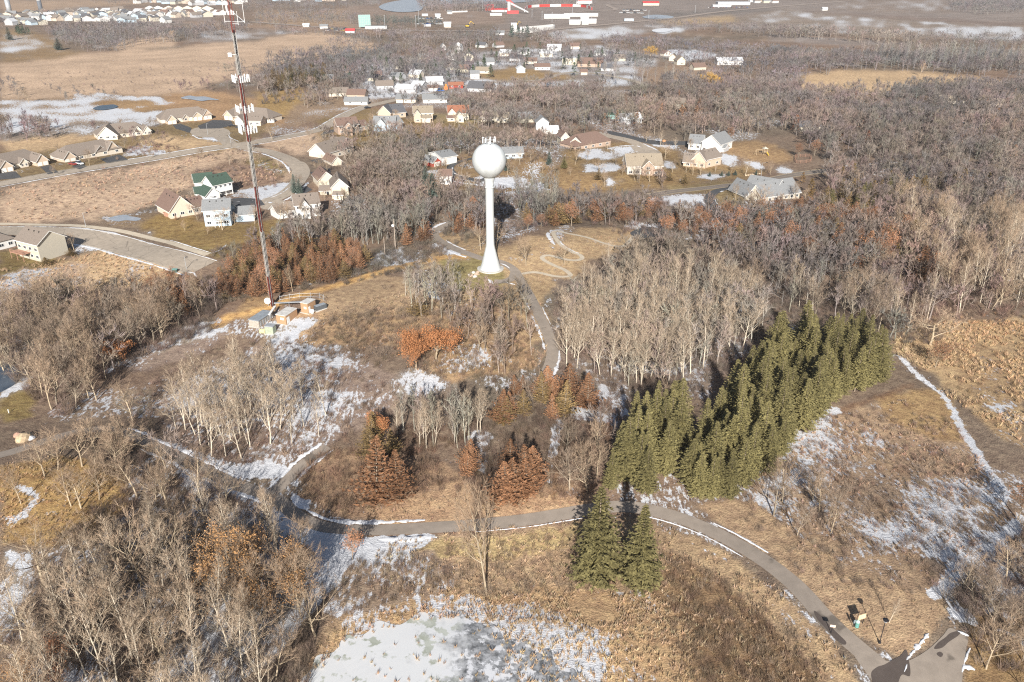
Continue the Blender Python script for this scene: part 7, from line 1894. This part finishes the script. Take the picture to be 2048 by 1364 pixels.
# lamp post, waste station, sign
p = at(1759, 1286); hh = hfrom(1759, 1286, 1241); r = empty('lamp_post', p, 'slim black lamp post on the brown grass near the path junction', 'lamp post')
g = MB(); g.tube((0, 0, -.3), (0, 0, hh - .2), .075, .055, 10); g.build('post', BLK, r); g = MB(); g.lathe([(.2, -.05), (.2, .12), (.13, .5)], 12); g.build('base', BLK, r)
g = MB(); g.lathe([(.18, hh - .25), (.40, hh + .05), (.46, hh + .18), (.12, hh + .32)], 16); g.build('lamp_head', BLK, r, smooth=False); g = MB(); g.lathe([(.30, hh - .16), (.30, hh - .02)], 16); g.build('lens', mat('lamp_lens', (.45, .5, .55), .2), r)
p = at(1713, 1254); r = empty('waste_station', p, 'teal green waste bin with a rounded lid beside the path', 'waste bin', None, .3)
g = MB(); g.lathe([(.28, 0), (.33, .1), (.33, 1.0), (.36, 1.05)], 16); g.build('bin', TEAL, r, smooth=True); g = MB(); g.lathe([(.36, 1.06), (.33, 1.28), (.2, 1.42), (.02, 1.47)], 16); g.build('lid', mat('lid_pale', (.45, .58, .54), .5), r, smooth=True)
g = MB(); g.tube((-.55, .15, -.2), (-.55, .15, 1.6), .05, .05, 6); g.build('post', BLK, r); g = MB(); g.box(-.72, .06, .9, -.4, .14, 1.6); g.build('bag_box', mat('bag_grey', (.2, .24, .26), .5), r)
p = at(1720, 1250); r = empty('park_sign', p, 'tan board sign on two dark posts behind the teal bin', 'sign', None, .35)
g = MB(); g.box(-.75, -.04, 1.3, .75, .04, 2.3); g.build('board', BOARD, r)
for x in (-.6, .6): g = MB(); g.tube((x, .1, -.3), (x, .1, 2.3), .05, .05, 6); g.build('post', BLK, r)
p = at(1662, 1268); r = empty('path_sign', p, 'small pinkish sign on a dark post at the left edge of the lower path', 'sign', None, -.2)
g = MB(); g.box(-.42, -.04, 1.5, .42, .03, 1.95); g.build('board', mat('board_pink', (.78, .58, .47), .7, .05), r); g = MB(); g.tube((0, .09, -.3), (0, .09, 1.95), .05, .05, 6); g.build('post', BLK, r)
for (x, y) in ((18, 826),): 
    p = at(x, y); r = empty('marker_post', p, 'small white marker post on the green lawn at the left edge', 'post'); g = MB(); g.tube((0, 0, -.2), (0, 0, .9), .10, .09, 8); g.build('post', T_white, r); g = MB(); g.lathe([(.14, .9), (.10, 1.0)], 8); g.build('cap', T_white, r)

# yard trees
R = random.Random(33)
for i, (x, y) in enumerate([(1270,362),(1300,364),(1318,360),(1246,345),(1215,300),(1180,308),(1140,306),(1392,312),(1380,300),(1372,345),(1400,350),(1430,345),(1500,410),(1530,412),(1560,410),(1590,404),(1610,396),(1470,400),(880,372),(870,345),(915,372),(850,345),(925,340),(893,340),(1000,330),(1040,330),(1060,320),(690,275),(715,278),(750,245),(790,246),(822,250),(850,252),(880,252),(910,252),(560,442),(580,444),(610,442),(635,440),(650,400),(690,402),(640,385),(395,440),(445,460),(470,450),(510,448),(385,405),(300,255),(250,275),(180,300),(120,310),(1150,330),(1175,318),(1198,345),(1232,330),(1244,352),(1345,345),(1362,335),(1385,350),(1330,318),(1292,283),(1320,292),(1350,300),(1462,345),(1490,352),(1540,350),(1208,374),(1140,352),(1108,350),(640,300),(620,285),(560,300),(700,285),(735,268),(780,270),(545,280),(600,380),(640,352),(655,345),(700,345),(250,300),(285,290),(305,300),(330,285),(180,332),(110,352),(300,318),(400,320),(460,330),(505,300),(520,330),(560,335),(340,345),(880,262),(855,262),(800,262),(745,255),(885,248),(940,262),(1060,330),(1085,345),(1015,350),(965,345)]):
    p = W(x, y); tree(R.choice(['bare', 'grey', 'oak', 'cotton']), p.x, p.y, R.uniform(5, 10), 'leafless yard tree standing apart on a lawn or verge among the houses', 'yard trees among the houses', R, 1.0)
# ------------------------------------------------------------------ air
def haze():
    b = MB(); b.box(-6400, -6400, -9, 6400, 6400, 150)
    m = bpy.data.materials.new('haze_air'); m.use_nodes = True; t = m.node_tree
    for n in list(t.nodes):
        if n.type != 'OUTPUT_MATERIAL': t.nodes.remove(n)
    v = N(t, 'ShaderNodeVolumePrincipled'); v.inputs['Color'].default_value = (.93, .93, .97, 1); v.inputs['Density'].default_value = HAZE_D; v.inputs['Anisotropy'].default_value = .1
    t.links.new(v.outputs[0], t.nodes['Material Output'].inputs['Volume'])
    stuff(b.build('haze', m), 'thin pale haze in the winter air', 'haze')
HAZE_D = .00008
haze()
